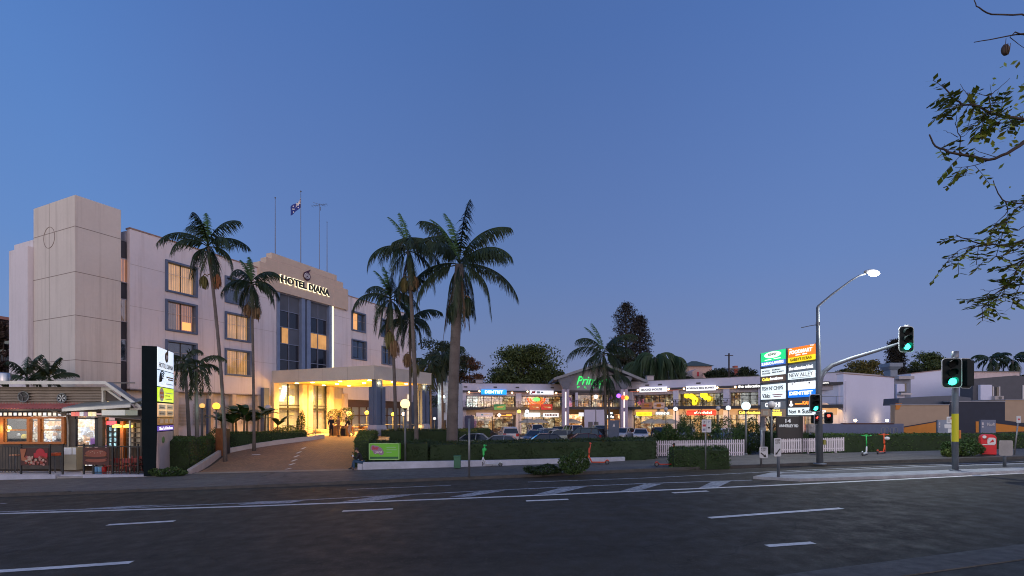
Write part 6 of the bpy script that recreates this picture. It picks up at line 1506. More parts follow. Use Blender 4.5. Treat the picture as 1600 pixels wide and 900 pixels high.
for (a, b, h0), (c, d, h1) in (((-17.95, 27.6, .15), (-20.0, 33.9, .35)),):
    g.hexa([(a-.25, b, -.6), (a, b, -.6), (c, d, -.2), (c-.25, d, -.2)], [(a-.25, b, terr(a, b)+h0+.1), (a, b, terr(a, b)+h0+.1), (c, d, terr(c, d)+h1), (c-.25, d, terr(c, d)+h1)])
g.out('planter_wall', PW, label='low sloping planter wall at the mouth of the driveway below the square hedge', category='wall')
g = G(); pp = [(-19.9, 34.3), (-19.0, 35.6), (-17.8, 36.8), (-16.6, 37.9), (-15.6, 38.9), (-15.2, 40)]
for (a, b), (c, d) in zip(pp, pp[1:]):
    g.hexa([(a-.2, b+.2, terr(a, b)-.3), (a, b, terr(a, b)-.3), (c, d, terr(c, d)-.3), (c-.2, d+.2, terr(c, d)-.3)], [(a-.2, b+.2, terr(a, b)+.36), (a, b, terr(a, b)+.36), (c, d, terr(c, d)+.33), (c-.2, d+.2, terr(c, d)+.33)])
g.out('planter_wall', PW, label='curved pinkish kerb wall along the left of the driveway up to the lobby', category='wall')
gp = T('gate_pillar', 'brown timber-clad pillar at the bend of the driveway, beside the slender palm', 'pillar', (gx(345, 34), 34, terr(-20, 34)-.3))
g = G(); g.box(-.36, 0, 0, .22, .4, 2.15)
for i in range(5): g.box(-.34+i*.115, -.012, .05, -.25+i*.115, 0, 2.1)
g.out('cladding', mat('brown_timber', (.26, .09, .03), .6, var=.3, scale=4), gp); g = G(); g.box(.23, -.02, 0, .40, .42, 2.1); g.out('post', DARKM, gp)
def picket(label, p0, p1, h, z):
    L = (p1-p0).length; t = T('picket_fence', label, 'fence', p0, math.atan2(p1.y-p0.y, p1.x-p0.x)); sl = (p1.z-p0.z)/L
    n = int(L/.115); g = G()
    for i in range(n+1):
        x = L*i/n; zb = sl*x+.10+.01*((i*7) % 3); g.prismy([(x-.036, zb), (x+.036, zb), (x+.036, zb+h-.03), (x, zb+h), (x-.036, zb+h-.03)], -.012, .012)
    g.out('pickets', mat('picket_white', (.56, .50, .55), .7, var=.15, scale=4), t)
    g = G()
    for q in (.25, .8): g.hexa([(0, .013, q), (L, .013, sl*L+q), (L, .05, sl*L+q), (0, .05, q)], [(0, .013, q+.08), (L, .013, sl*L+q+.08), (L, .05, sl*L+q+.08), (0, .05, q+.08)])
    g.out('rail', mat('picket_white', (.56, .50, .55), .7), t)
    for i in range(int(L/1.8)+1): x = min(L-.05, i*1.8+.05); g = G(); g.box(x-.045, .05, sl*x-.1, x+.045, .14, sl*x+h); g.out('post', mat('picket_white', (.56, .50, .55), .7), t)
a = bp_(1026, 715.5); b = bp_(1162, 714.5); picket('white picket fence between the long hedge and the plaza exit', a, b, .98, 0)
a = bp_(1219, 710); b = bp_(1318, 707.5); picket('white picket fence right of the plaza exit, in front of the dark address board', a, b, .88, 0)
# ramp railings and wall edge by the hotel entrance
rl = T('ramp_railing', 'pale metal ramp railing with horizontal bars beside the hotel steps', 'railing', (gx(475, 43), 43, 1.1)); g = G()
for k in range(5): g.tube([(-1.9, 0, .3+k*.17), (0, 0, .3+k*.17), (1.2, -.5, .02+k*.17)], .018, 5)
g.out('rail', GALV, rl)
for x, y, z in ((-1.9, 0, 0), (-1, 0, 0), (0, 0, 0), (1.2, -.5, -.3)): g = G(); g.tube([(x, y, z), (x, y, z+1.05)], .025, 6); g.out('post', GALV, rl)
rl = T('terrace_rail', 'pale rail of the restaurant terrace between mauve and blue columns', 'railing', (gx(553, 46), 46, 1.15)); g = G()
for k in (.5, .95): g.tube([(0, 0, k), (2.6, 1, k), (6, 3, k)], .025, 5)
g.out('rail', GALV, rl)
for x, y in ((0, 0), (1.3, .5), (2.6, 1), (4.2, 1.9), (6, 3)): g = G(); g.tube([(x, y, 0), (x, y, .97)], .03, 6); g.out('post', GALV, rl)
for i, px in enumerate((560, 572)):
    t = T('terrace_table', ['brown terrace table behind the entrance rail', 'brown terrace table nearer the blue column'][i], 'table', (gx(px, 48), 48, 1.15)); g = G(); g.box(-.6, -.4, .68, .6, .4, .76); g.out('tabletop', mat('table_brown', (.30, .13, .05), .6), t)
    for x in (-.5, .5): g = G(); g.box(x-.04, -.3, 0, x+.04, .3, .68); g.out('leg', mat('table_brown', (.30, .13, .05), .6), t)
# hillside houses
hh = T('hilltop_house', 'pink-walled house with green hipped roof on the hill behind the plaza', 'house', (gx(1092, 150), 150, 3)); k = 150/F; zz = lambda y: H+(650-y)*k-3
g = G(); g.box(-20*k, 0, -3, 20*k, 8, zz(572)); g.out('wall', mat('hill_pink', (.55, .38, .34), .8), hh)
g = G(); g.add([(-22*k, -1, zz(572)), (22*k, -1, zz(572)), (22*k, 9, zz(572)), (-22*k, 9, zz(572)), (-4*k, 4, zz(562)), (4*k, 4, zz(562))], [(0, 1, 5, 4), (1, 2, 5), (2, 3, 4, 5), (3, 0, 4), (0, 3, 2, 1)]); g.out('roof', mat('green_roof', (.06, .09, .08), .7), hh)
g = G(); g.box(-6*k, -.1, zz(586), 0, -.01, zz(578)); g.out('window', PANED, hh)
h2 = T('hillside_cottage', 'low cottage with red door and pale gable below the hilltop house', 'house', (gx(1092, 130), 130, 1)); k = 130/F; zz = lambda y: H+(650-y)*k-1
g = G(); g.prismy([(-10*k, -2), (6*k, -2), (6*k, zz(581)), (-2*k, zz(576)), (-10*k, zz(580))], 0, 6); g.out('wall', mat('hill_pink', (.55, .38, .34), .8), h2)
g = G(); g.box(-3*k, -.1, zz(588), 0, -.01, zz(581)); g.out('door', mat('sign_red', (.5, .03, .05), .5), h2)
h3 = T('hill_chimney_house', 'blue-grey house with brick chimney on the hill left of the tenant pylon', 'house', (gx(1148, 128), 128, 1)); k = 128/F
g = G(); g.box(-10*k, 0, -2, 10*k, 6, zz(582)+1); g.out('wall', mat('hill_blue', (.20, .22, .30), .8), h3)
g = G(); g.box(-1*k, -.3, -2, 4*k, 1, zz(580)+1.4); g.out('chimney', mat('brick_red', (.35, .09, .06), .8), h3)
g = G(); g.box(-11*k, -.6, zz(582)+1, 11*k, 6.5, zz(581)+1); g.out('roof', mat('roof_pale', (.42, .40, .42), .6), h3)
for px, py, Y in ((1015, 592, 86), (705, 592, 84), (749, 598, 86)):
    t = T('roof_unit', {1015: 'grey box vent on the right wing roof by the drooping palms', 705: 'white roof unit behind the royal palm trunk', 749: 'small pale roof unit above the dentist sign'}[px], 'vent', (gx(px, Y), Y, 7.8)); g = G(); g.box(-.6, -.5, 0, .6, .5, pz(0, py-4, Y)-7.8); g.out('casing', mat('unit_beige', (.42, .38, .38), .6), t, bevel=.03)
    g = G(); g.box(-.7, -.6, pz(0, py-4, Y)-7.8, .7, .6, pz(0, py-5, Y)-7.8); g.out('lid', GREYM, t)
# ================================================================== street furniture
POLEM = mat('pole_grey', (.14, .16, .19), .55, metal=.3, var=.25)
LENSOFF = mat('lens_dark', (.004, .005, .005), .7, spec=.1)
GREENL = emis('green_lens', (.02, 1, .62), 9); REDL = emis('red_lens', (1, .03, .02), 8)
SIGB = mat('signal_black', (.003, .008, .009), .6, spec=.2)
WEDGE = mat('signal_white_edge', (.55, .6, .62), .6)
def rrect(w, h, r, n=5):
    P = []
    for cx, cz, a0 in ((w/2-r, h/2-r, 0), (-w/2+r, h/2-r, 90), (-w/2+r, -h/2+r, 180), (w/2-r, -h/2+r, 270)):
        for i in range(n+1): a = R(a0+90*i/n); P.append((cx+r*math.cos(a), cz+r*math.sin(a)))
    return P
def signal(parent, x, z, w, h, lit='green', rz=0., y=-.18, aspects=3, nm='signal_head', glow=True):
    """three-lamp traffic signal with a white-edged target board, facing -y; a part of its pole"""
    c, s = math.cos(rz), math.sin(rz); x += y*parent.location.x/parent.location.y
    def rot(g): g.v = [(x+vx*c-vy*s, y+vx*s+vy*c, z+vz) for vx, vy, vz in g.v]; return g
    g = G(); g.prismy(rrect(w, h, w*.22), -.015, .01); o = rot(g).out(nm, WEDGE, parent)
    g = G(); g.prismy(rrect(w*.92, h*.96, w*.20), -.03, -.016); g.prismy(rrect(w*.92, h*.96, w*.20), .011, .02); g.box(-w*.27, .02, -h*.42, w*.27, .20, h*.42); rot(g).out('target_board', SIGB, o)
    r = min(w*.24, h*.115)
    for i in range(aspects):
        zc = (h*.29, 0, -h*.29)[i] if aspects == 3 else (h*.2, -h*.2)[i]
        on = (lit == 'green' and i == aspects-1) or (lit == 'red' and i == 0)
        g = G(); g.disc((0, -.05, zc), r, 'y', .04, 18); rot(g).out('lens', (GREENL if lit == 'green' else REDL) if on else LENSOFF, o)
        g = G(); n = 14; a0, a1 = -.35, PI+.35
        pr = []
        for k in range(n+1):
            a = a0+(a1-a0)*k/n; pr.append((r*1.15*math.cos(a), r*1.15*math.sin(a)))
        vs = [(px_, -.03, zc+pz_) for px_, pz_ in pr]+[(px_, -.03-r*1.7*(.45+.55*max(0, math.sin(a0+(a1-a0)*k/n))), zc+pz_) for k, (px_, pz_) in enumerate(pr)]
        g.add(vs, [(k, k+1, n+2+k, n+1+k) for k in range(n)]); rot(g).out('visor', SIGB, o)
    return o
# mast with lamp arm, signal arm
base = gnd(1281, 725, .10); Ym = base.y; k = Ym/F
mp_ = T('signal_mast', 'tall grey mast carrying the street light and the overhanging green signal', 'traffic light', base)
hz = lambda py: pz(0, py, Ym)-base.z
ofs = lambda px: gx(px, Ym)-base.x
g = G(); g.tube([(0, 0, 0), (ofs(1279.5), 0, hz(600)), (ofs(1277.5), 0, hz(480))], [.16, .125, .07], 12); g.lathe([(.3, 0), (.3, .04), (.17, .06)], (0, 0, 0), 12); g.out('pole', POLEM, mp_)
g = G(); g.tube([(ofs(1277.5), 0, hz(484)), (ofs(1277.7), 0, hz(479)), (ofs(1300), 0, hz(460)), (ofs(1330), 0, hz(438)), (ofs(1343), 0, hz(430.5)), (ofs(1352), 0, hz(428))], [.06, .06, .05, .045, .045, .045], 8); g.out('lamp_arm', POLEM, mp_)
lx, lz = ofs(1361), hz(426)
g = G(); g.ball((lx, 0, lz+.05), .3, 12, 1.25, .6, .38); hd = g.out('lamp_head', mat('lamp_head_grey', (.3, .31, .33), .5), mp_)
g = G(); g.ball((lx+.1, -.08, lz-.07), .2, 12, 1.25, .9, .7); g.out('lamp_glass', emis('street_lamp_glow', (1, .9, .7), 60), hd)
lamp('SPOT', (base.x+lx+.1, base.y-.05, base.z+lz-.25), 2300, (.93, .98, .96), .12, (0, 0, 0), 165, .8, 'street_light')
lamp('POINT', (base.x+lx+.1, base.y-.6, base.z+lz-.15), 90, (.95, .97, 1), .12, name='street_light')
g = G(); g.tube([(ofs(1278.3), 0, hz(592)), (ofs(1281), 0, hz(592)), (ofs(1287), 0, hz(581)), (ofs(1300), 0, hz(571)), (ofs(1330), 0, hz(560)), (ofs(1370), 0, hz(548)), (ofs(1404), 0, hz(537)), (ofs(1412), 0, hz(535.5))], [.12, .12, .115, .11, .10, .085, .07, .07], 10)
g.tube([(ofs(1279.5), 0, hz(628)), (ofs(1280.5), 0, hz(605)), (ofs(1283), 0, hz(589)), (ofs(1290), 0, hz(578.5))], [.10, .12, .12, .11], 8); g.out('signal_arm', POLEM, mp_)
signal(mp_, ofs(1415), hz(531), .76, 1.32, 'green')
g = G(); g.tube([(ofs(1417), 0, hz(514)), (ofs(1417), 0, hz(508))], .12, 10); g.out('end_cap', GALV, mp_)
signal(mp_, ofs(1273.5), hz(630), .56, .9, 'green', y=-.25)
signal(mp_, ofs(1275), hz(655), .32, .52, 'red', rz=.5, y=-.3, aspects=2, nm='walk_signal')
signal(mp_, ofs(1294.5), hz(653), .40, .60, 'red', rz=-.4, y=-.1, aspects=2, nm='walk_signal')
g = G(); g.box(ofs(1281), -.05, hz(654), ofs(1294), .03, hz(652)); g.out('bracket', POLEM, mp_)
g = G(); g.box(.1, -.16, 1.0, .22, .06, 1.25); g.out('push_button', mat('button_yellow_box', (.3, .28, .05), .5), mp_, bevel=.01)
g = G(); g.tube([(ofs(1278), 0, hz(507)), (ofs(1266), 0, hz(509)), (ofs(1252), 0, hz(512))], .02, 5); g.box(ofs(1276), -.08, hz(509), ofs(1279.5), .08, hz(503)); g.out('aerial_arm', GREYM, mp_)
lamp('POINT', (base.x+ofs(1415), base.y-.6, base.z+hz(545)), 5, (.05, 1, .7), .1)
# pole with yellow band on the island
base = gnd(1492.5, 735.5, .12); Yp = base.y
sp_ = T('signal_post', 'grey signal post with a yellow band, standing on the traffic island', 'traffic light', base)
hz = lambda py: pz(0, py, Yp)-base.z
ofs = lambda px: gx(px, Yp)-base.x
g = G(); r = .115; g.tube([(0, 0, 0), (0, 0, hz(549))], r, 16); g.lathe([(.2, 0), (.2, .03), (.12, .05)], (0, 0, 0), 14); g.out('pole', POLEM, sp_)
g = G(); g.lathe([(r+.004, hz(690)), (r+.004, hz(646.5))], (0, 0, 0), 16); g.out('reflective_band', mat('yellow_band', (.65, .60, .01), .4, var=.05), sp_)
g = G(); g.lathe([(r+.01, hz(558)), (r+.01, hz(549)), (0, hz(548.6))], (0, 0, 0), 16); g.out('pole_cap', GALV, sp_)
signal(sp_, ofs(1487), hz(583.5), .72, 1.28, 'green', rz=-.30, y=-.26)
g = G(); c_, s_ = math.cos(.55), math.sin(.55)
def rt(g, x, z, y=0, a=.55): g.v = [(x+vx*math.cos(a)-vy*math.sin(a), y+vx*math.sin(a)+vy*math.cos(a), z+vz) for vx, vy, vz in g.v]; return g
g = G(); g.prismy(rrect(.66, 1.32, .14), -.015, .02); bk = rt(g, ofs(1509)+.22, hz(582.5), .25, .25).out('signal_head', WEDGE, sp_)
g = G(); g.prismy(rrect(.62, 1.28, .13), -.03, -.016); g.box(-.2, -.2, -.55, .2, -.03, .55); rt(g, ofs(1509)+.22, hz(582.5), .25, .25).out('target_board', SIGB, bk)
for dz in (.38, 0, -.38): g = G(); g.tube([(.26, .1, dz), (.44, .12, dz-.01)], [.13, .13], 10); rt(g, ofs(1509)+.22, hz(582.5), .25, .25).out('visor', SIGB, bk)
g = G(); g.box(.09, -.1, hz(685), .17, .02, hz(672)); g.out('push_button', mat('button_orange', (.6, .2, .03), .5), sp_, bevel=.01)
lamp('POINT', (base.x+ofs(1483), base.y-.7, base.z+hz(594)), 3, (.05, 1, .7), .1)
# globe lamps
def globe_post(label, px, Y, pyc, rpx, lit, col=(1, .70, .30), st=3.2, zg=None, light=20, group=None, dark=False):
    x = gx(px, Y); z = terr(x, Y) if zg is None else zg; zc = pz(0, pyc, Y)-z; r = rpx/F*Y
    t = T('globe_lamp', label, 'lamp', (x, Y, z), 0, group); g = G(); g.tube([(0, 0, 0), (0, 0, zc-r*.9)], [.07, .05], 8); g.lathe([(.12, 0), (.12, .03), (.07, .1)], (0, 0, 0), 10); g.out('post', mat('lamp_post_grey', (.10, .11, .12), .5), t)
    g = G(); g.lathe([(.05, zc-r*1.25), (.12, zc-r*1.05), (.13, zc-r*.88)], (0, 0, 0), 10); g.out('collar', DARKM, t)
    g = G(); g.ball((0, 0, zc), r, 18)
    g.out('globe', emis('globe_%d%d%d%d' % (col[0]*9, col[1]*9, col[2]*9, st*10), col, st) if lit else mat('globe_unlit', (.32, .34, .36) if dark else (.5, .48, .48), .4), t)
    if lit and light: lamp('POINT', (x, Y, z+zc), light, col, r)
    return t
globe_post('large warm globe street lamp on a post behind the green billboard', 633, 28.6, 631, 7.6, 1, (1, .70, .30), 1.6, light=38)
globe_post('warm globe lamp between the mauve column and the second topiary', 545, 45, 646.5, 4.4, 1, (1, .62, .16), 2.6, light=25)
globe_post('yellow globe lamp glowing behind the slender palm, beside the louvres', 338, 36.2, 634.5, 5.4, 1, (1, .50, .04), 2.4, light=22)
globe_post('dimmer yellow globe lamp left of its brighter twin by the louvres', 316, 37, 634, 4.0, 1, (1, .55, .15), .8, light=6)
globe_post('unlit white globe lamp on the blue fin at the corner of the lobby', 419, 41.5, 637.5, 5.2, 0)
globe_post('small globe lamp inside the restaurant terrace, left of the blue column', 573, 49, 645, 3.2, 1, (1, .5, .06), 2.0, light=8)
globe_post('small globe lamp right of the blue column at the terrace', 614, 50, 647.5, 2.9, 1, (1, .55, .1), 2.0, light=8)
globe_post('white globe lamp behind the large warm one', 631, 46, 647, 3.2, 1, (1, .85, .7), 2.2, light=8)
globe_post('pale globe lamp among trees left of the side block', 679, 58, 654, 2.4, 1, (.8, .85, .9), .8, light=0)
globe_post('yellow globe lamp in the car park, left one before the left wing', 811, 68, 643, 2.9, 1, (1, .65, .12), 2.0, light=10)
globe_post('white globe lamp in the car park, right one before the left wing', 823.5, 68.5, 643, 3.0, 1, (.9, .97, 1), 1.1, light=10)
globe_post('white globe lamp before the plaza gable', 931, 66, 620, 3.2, 1, (1, .92, .9), 1.6, light=10)
globe_post('white globe lamp before the right wing, lit one beside the grey sign', 1055.5, 60, 639, 3.4, 1, (.95, .98, 1), 1.2, light=8)
globe_post('unlit globe lamp before the right wing near the grey sign', 1040.5, 61, 639.5, 3.2, 0, dark=True)
globe_post('unlit globe lamp right of the red sign', 1122, 56, 638, 3.5, 0, dark=True)
globe_post('lit globe lamp right of the red sign beside its unlit twin', 1138, 55, 637.5, 3.7, 1, (.9, 1, .92), 1.2, light=8)
globe_post('big pale globe lamp on a tall post at the end of the picket fence', 1165.5, 32.4, 634.5, 6.7, 1, (.78, .97, 1), .95, light=18)
globe_post('big unlit globe lamp standing in front of the tenant pylon', 1205.5, 31.0, 632.5, 5.8, 0, dark=True)
# tenant pylon
ft = (18.5-17.7); TF = Fr((17.70, 35.04), (.8, -5.04))
tp_ = TF.thing('tenant_pylon', 'tall two-column lit pylon of shop name panels above the address board', 'sign')
Lw = math.hypot(.8, 5.04); TF.z0 = 0
c1 = TF.t(1228.5); c2 = TF.t(1231)
zt1, zt2 = TF.z(1210, 548.5), TF.z(1253, 540)
g = G()
for t in (-.04, c1+.0, Lw): g.box(t-.05, .0, -.3, t+.07, .28, zt2+.02 if t > .1 else zt1)
g.box(0, .1, 2.9, Lw, .22, zt1-.2); pf = g.out('frame', mat('pylon_frame', (.10, .12, .15), .5), tp_)
def ten(xa, xb, col, ya, yb, name, c, st, items):
    """panel given by its left-edge rows"""
    a, b = (0.03, c1-.06) if col == 0 else (c2+.05, Lw-.04)
    pxl = 1190 if col == 0 else 1232
    z1, z0 = TF.z(pxl, ya), TF.z(pxl, yb)
    g = G(); g.box(a, -.03, z0, b, .09, z1); p = g.out('lit_panel', emis('tenant_'+name, c, st*.82), tp_)
    for it in items:
        u0, u1, v0, v1 = it[1:5]; X0, X1, Z0, Z1 = a+(b-a)*u0, a+(b-a)*u1, z0+(z1-z0)*v0, z0+(z1-z0)*v1
        if it[0] == 'bar': g = G(); g.box(X0, -.045, Z0, X1, -.031, Z1); g.out('printed_mark', it[5], p)
        elif it[0] == 'oval': g = G(); n = 24; g.prismy([((X0+X1)/2+(X1-X0)/2*math.cos(2*PI*i/n), (Z0+Z1)/2+(Z1-Z0)/2*math.sin(2*PI*i/n)) for i in range(n)], -.05, -.031); g.out('oval', it[5], p)
        else: text(it[0], 'lettering', it[5], p, X0, X1, Z0, Z1, -.06, .012, it[6] if len(it) > 6 else .02, it[7] if len(it) > 7 else 0)
SOFTI = mat('sign_ink_dark', (.02, .02, .035), .5); WL = emis('sign_white_letter', (1, 1, 1), .9)
ten(0, 0, 0, 552, 566.5, 'green', (.02, .75, .25), .9, [('oval', .16, .84, .30, .96, emis('oval_white', (.95, 1, .95), .95)), ('KENNY', .32, .68, .55, .8, mat('sign_green_ink', (.05, .2, .06), .5)), ('bar', .47, .55, .38, .46, mat('sign_red', (.5, .03, .05), .5)), ('bar', .18, .45, .12, .2, WL), ('bar', .55, .82, .14, .22, WL)])
ten(0, 0, 0, 566.7, 573.5, 'blue', (.05, .16, .55), .8, [('SUNDUO LAWYERS', .05, .95, .2, .85, WL, .03)])
ten(0, 0, 0, 577, 588.5, 'white', (.80, .92, .97), .95, [('BOOGI', .08, .38, .55, .75, SOFTI), ('HOUSE', .08, .42, .22, .42, SOFTI), ('KOREAN', .5, .82, .58, .78, SOFTI), ('BBQ BUFFET', .5, .96, .24, .46, SOFTI)])
ten(0, 0, 0, 589, 598.5, 'brown', (.10, .07, .06), .6, [('Cellar', .08, .42, .25, .75, emis('yellow_letters', (1, .8, .1), 1.3), .03), ('brations', .42, .92, .27, .78, WL, .03)])
ten(0, 0, 0, 602, 613.5, 'white', (.80, .92, .97), .95, [("FISH N' CHIPS", .07, .93, .22, .74, SOFTI, .01)])
ten(0, 0, 0, 614, 624.5, 'white', (.80, .92, .97), .95, [('V3do:', .08, .42, .2, .8, SOFTI), ('bar', .5, .9, .55, .68, mat('sign_pinkish', (.55, .25, .28), .5)), ('bar', .55, .85, .3, .42, mat('sign_pinkish', (.55, .25, .28), .5))])
ten(0, 0, 0, 628, 639.3, 'grey', (.12, .14, .17), .5, [('GOCHI', .2, .82, .25, .85, WL, .03), ('bar', .5, .78, .08, .14, WL)])
ten(0, 0, 0, 639.6, 650.5, 'tan', (.25, .18, .14), .5, [('THAI', .5, .8, .68, .92, emis('yellow_letters', (1, .8, .1), 1.3)), ('bar', .1, .32, .2, .8, mat('sign_cream', (.7, .6, .45), .5)), ('bar', .45, .86, .38, .6, emis('yellow_letters', (1, .8, .1), 1.3)), ('bar', .45, .86, .1, .3, emis('yellow_letters', (1, .8, .1), 1.3))])
ten(0, 0, 1, 545, 559.5, 'orange', (1, .22, .02), .9, [('FOODMART', .07, .92, .32, .72, WL, .04, .15), ('The', .05, .16, .82, .95, WL), ('Top', .84, .97, .84, .98, WL), ('bar', .3, .48, .12, .22, WL), ('bar', .55, .72, .12, .22, WL)])
ten(0, 0, 1, 559.8, 567.3, 'yellow', (1, .75, .02), .95, [("GABBY'E KEBAB", .1, .9, .2, .8, mat('sign_olive_dark', (.2, .12, .01), .5), .02)])
ten(0, 0, 1, 570.5, 582.5, 'slate', (.10, .13, .17), .6, [('the education label.', .05, .95, .25, .7, WL, .03)])
ten(0, 0, 1, 583, 593.5, 'white', (.80, .92, .97), .95, [('NEW ALLEY', .06, .94, .32, .85, mat('sign_grey_ink', (.25, .2, .2), .5), .0), ('bar', .15, .85, .12, .17, SOFTI)])
ten(0, 0, 1, 598.5, 610, 'whiter', (.95, .97, 1), 1.0, [])
pw_ = None
ten(0, 0, 1, 610.3, 621.5, 'dentist', (.0, .17, .75), 1.0, [('DENTIST', .07, .93, .3, .82, WL, .05)])
ten(0, 0, 1, 625.5, 637, 'charcoal', (.05, .045, .045), .5, [('oval', .06, .2, .15, .55, WL), ('bar', .1, .16, .5, .9, WL), ('bar', .28, .55, .4, .55, emis('orange_neon', (1, .25, .03), 2)), ('KAI', .58, .78, .35, .8, emis('orange_neon', (1, .25, .03), 2))])
ten(0, 0, 1, 637.3, 648.5, 'white', (.80, .92, .97), .95, [('Nori', .05, .33, .2, .75, SOFTI), ('&', .40, .5, .3, .7, SOFTI), ('Sushi', .56, .92, .2, .82, SOFTI)])
for i in range(7):   # arc of small letters on the bakery panel
    a = PI*(.82-.64*i/6); t = (c2+Lw)/2+.85*math.cos(a); z = TF.z(1232, 610)+.15+.42*math.sin(a)
    text('BAKERY.'[i], 'lettering', SOFTI, pf, t-.06, t+.06, z-.06, z+.07, -.05, .01)
lamp('AREA', TF.w(Lw/2, -1.0, 5.0), 16, (.85, .95, 1), 2.5, (PI/2, 0, TF.ang+PI))
# address board
AF = Fr((gx(1214, 31.7), 31.7), (gx(1255, 31.3)-gx(1214, 31.7), -.4)); ab = AF.thing('address_board', 'black address board reading 14 Annerley Rd under the tenant pylon', 'sign'); AF.z0 = 0
w_ = AF.t(1255); g = G(); g.hexa([(.1, 0, -.3), (w_-.03, 0, -.3), (w_-.03, .3, -.3), (.1, .3, -.3)], [(0, 0, AF.z(1214, 651)), (w_, 0, AF.z(1255, 650.3)), (w_, .3, AF.z(1255, 650.3)), (0, .3, AF.z(1214, 651))]); g.out('board', mat('board_black', (.018, .018, .022), .35), ab, bevel=.01)
WLS = mat('raised_white_letters', (.6, .6, .62), .5, emit=.12, ecol=(.8, .85, 1))
text('14', 'lettering', WLS, ab, AF.t(1227), AF.t(1235.5), AF.z(1230, 660.5), AF.z(1230, 654.5), -.03, .03, .02)
text('ANNERLEY RD', 'lettering', WLS, ab, AF.t(1217), AF.t(1247), AF.z(1230, 667.5), AF.z(1230, 663), -.03, .03, .02)
# small traffic signs
def tsign(label, px, pyb, pyt, panels, cat='sign', lean=0., rad=.035, off=.10, name='street_sign', postm=GALV, back=False, top=None):
    b = gnd(px, pyb, off); Y = b.y; t = T(name, label, cat, b); hz = lambda py: pz(0, py, Y)-b.z; ox = lambda p: gx(p, Y)-b.x
    g = G(); g.tube([(0, .04, 0), (lean, .04, hz(pyt))], rad, 8); g.out('post', postm, t)
    for (xa, xb, ya, yb, m, marks) in panels:
        g = G(); cx, cz = (ox(xa)+ox(xb))/2, (hz(ya)+hz(yb))/2; w_, h_ = ox(xb)-ox(xa), hz(ya)-hz(yb)
        g.prismy([(cx+x, cz+z) for x, z in rrect(w_, h_, min(w_, h_)*.12, 3)], -.025, -.005); p = g.out('plate', m, t)
        for mk in marks:
            X0, X1, Z0, Z1 = cx-w_/2+w_*mk[1], cx-w_/2+w_*mk[2], cz-h_/2+h_*mk[3], cz-h_/2+h_*mk[4]
            if mk[0] == 'bar': g = G(); g.box(X0, -.03, Z0, X1, -.026, Z1); g.out('printed_mark', mk[5], p)
            elif mk[0] in ('arrow_dl', 'arrow_dr'):
                s = -1 if mk[0][-1] == 'l' else 1; mx, mz = (X0+X1)/2, (Z0+Z1)/2; W2, H2 = (X1-X0)/2, (Z1-Z0)/2
                e = Vector((mx+s*W2, mz-H2)); b0 = Vector((mx-s*W2, mz+H2)); d = (e-b0).normalized(); n = Vector((-d.y, d.x)); q = W2*.28; m_ = e-d*W2*1.0
                g = G(); g.prismy([tuple(v) for v in (b0+n*q*.8, m_+n*q*.8, m_+n*q*2.3, e, m_-n*q*2.3, m_-n*q*.8, b0-n*q*.8)], -.031, -.026); g.out('arrow', INK, p)
            else: text(mk[0], 'lettering', mk[5], p, X0, X1, Z0, Z1, -.03, .004, .01)
    if back: g = G(); g.box(-.08, -.07, hz(back)-.04, .08, -.026, hz(back)+.04); g.out('clamp', POLEM, t)
    return t
SGW = mat('sign_plate_white', (.58, .6, .62), .5)
tsign('parking restriction sign, two narrow white plates on a post in the clipped bush', 1103, 733, 654, [(1096.5, 1103.3, 655.5, 675.5, SGW, [('2P', .3, .75, .7, .9, INK), ('bar', .15, .9, .45, .62, mat('sign_red', (.5, .03, .05), .5)), ('bar', .2, .8, .12, .3, mat('sign_mark_blue', (.2, .22, .35), .5))]), (1103.7, 1111, 655.5, 675.5, SGW, [('P', .35, .65, .72, .9, mat('sign_mark_blue', (.2, .22, .35), .5)), ('bar', .3, .7, .3, .42, INK)])], off=.12)
tsign('tall white keep left sign with down-left arrow on the nose of the island', 1217, 745.5, 686, [(1209, 1220, 684.5, 713, SGW, [('KEEP', .2, .85, .82, .94, INK), ('LEFT', .22, .85, .68, .79, INK), ('arrow_dl', .2, .85, .08, .42, INK)])], rad=.06, off=.12, postm=POLEM)
tsign('small white sign with down-right arrow at the exit of the plaza', 1190, 728, 672, [(1186.5, 1199.5, 698, 715.5, SGW, [('KEEP', .2, .85, .78, .93, INK), ('LEFT', .22, .85, .6, .74, INK), ('arrow_dr', .15, .82, .05, .45, INK)])], rad=.05)
tsign('leaning thin post with a small red and white sign at the right edge', 1586, 711, 652, [(1588, 1594.5, 650, 661, SGW, [('bar', .3, .75, .4, .65, mat('sign_red', (.5, .03, .05), .5))])], lean=.24, name='street_sign')
tsign('crooked thin post with three small white plates left of the yellow band', 1489.5, 714.5, 663, [(1479, 1489, 651, 661.5, SGW, [('bar', .55, .9, .6, .9, mat('sign_red', (.5, .03, .05), .5)), ('bar', .1, .5, .3, .4, INK), ('bar', .1, .5, .6, .7, INK)]), (1475.5, 1486, 663, 669, SGW, []), (1481, 1486, 669.5, 676, SGW, [])], lean=-.12)
tsign('bare grey post on the footpath before the white wall, left of the scooter', 733, 745.5, 654, [], name='bare_post', cat='post', rad=.05, off=.12)
tsign('back of a square grey sign on a stubby post on the island', 1571, 729.5, 690, [(1560.5, 1582, 688, 712, mat('sign_back_grey', (.30, .30, .30), .5, metal=.4), [])], rad=.06, off=.12, postm=POLEM, name='sign_back')
tsign('short thin post between the small arrow sign and the keep left sign', 1191, 716, 671, [(1188, 1196, 668, 673, POLEM, [])], rad=.04, name='bare_post', cat='post')
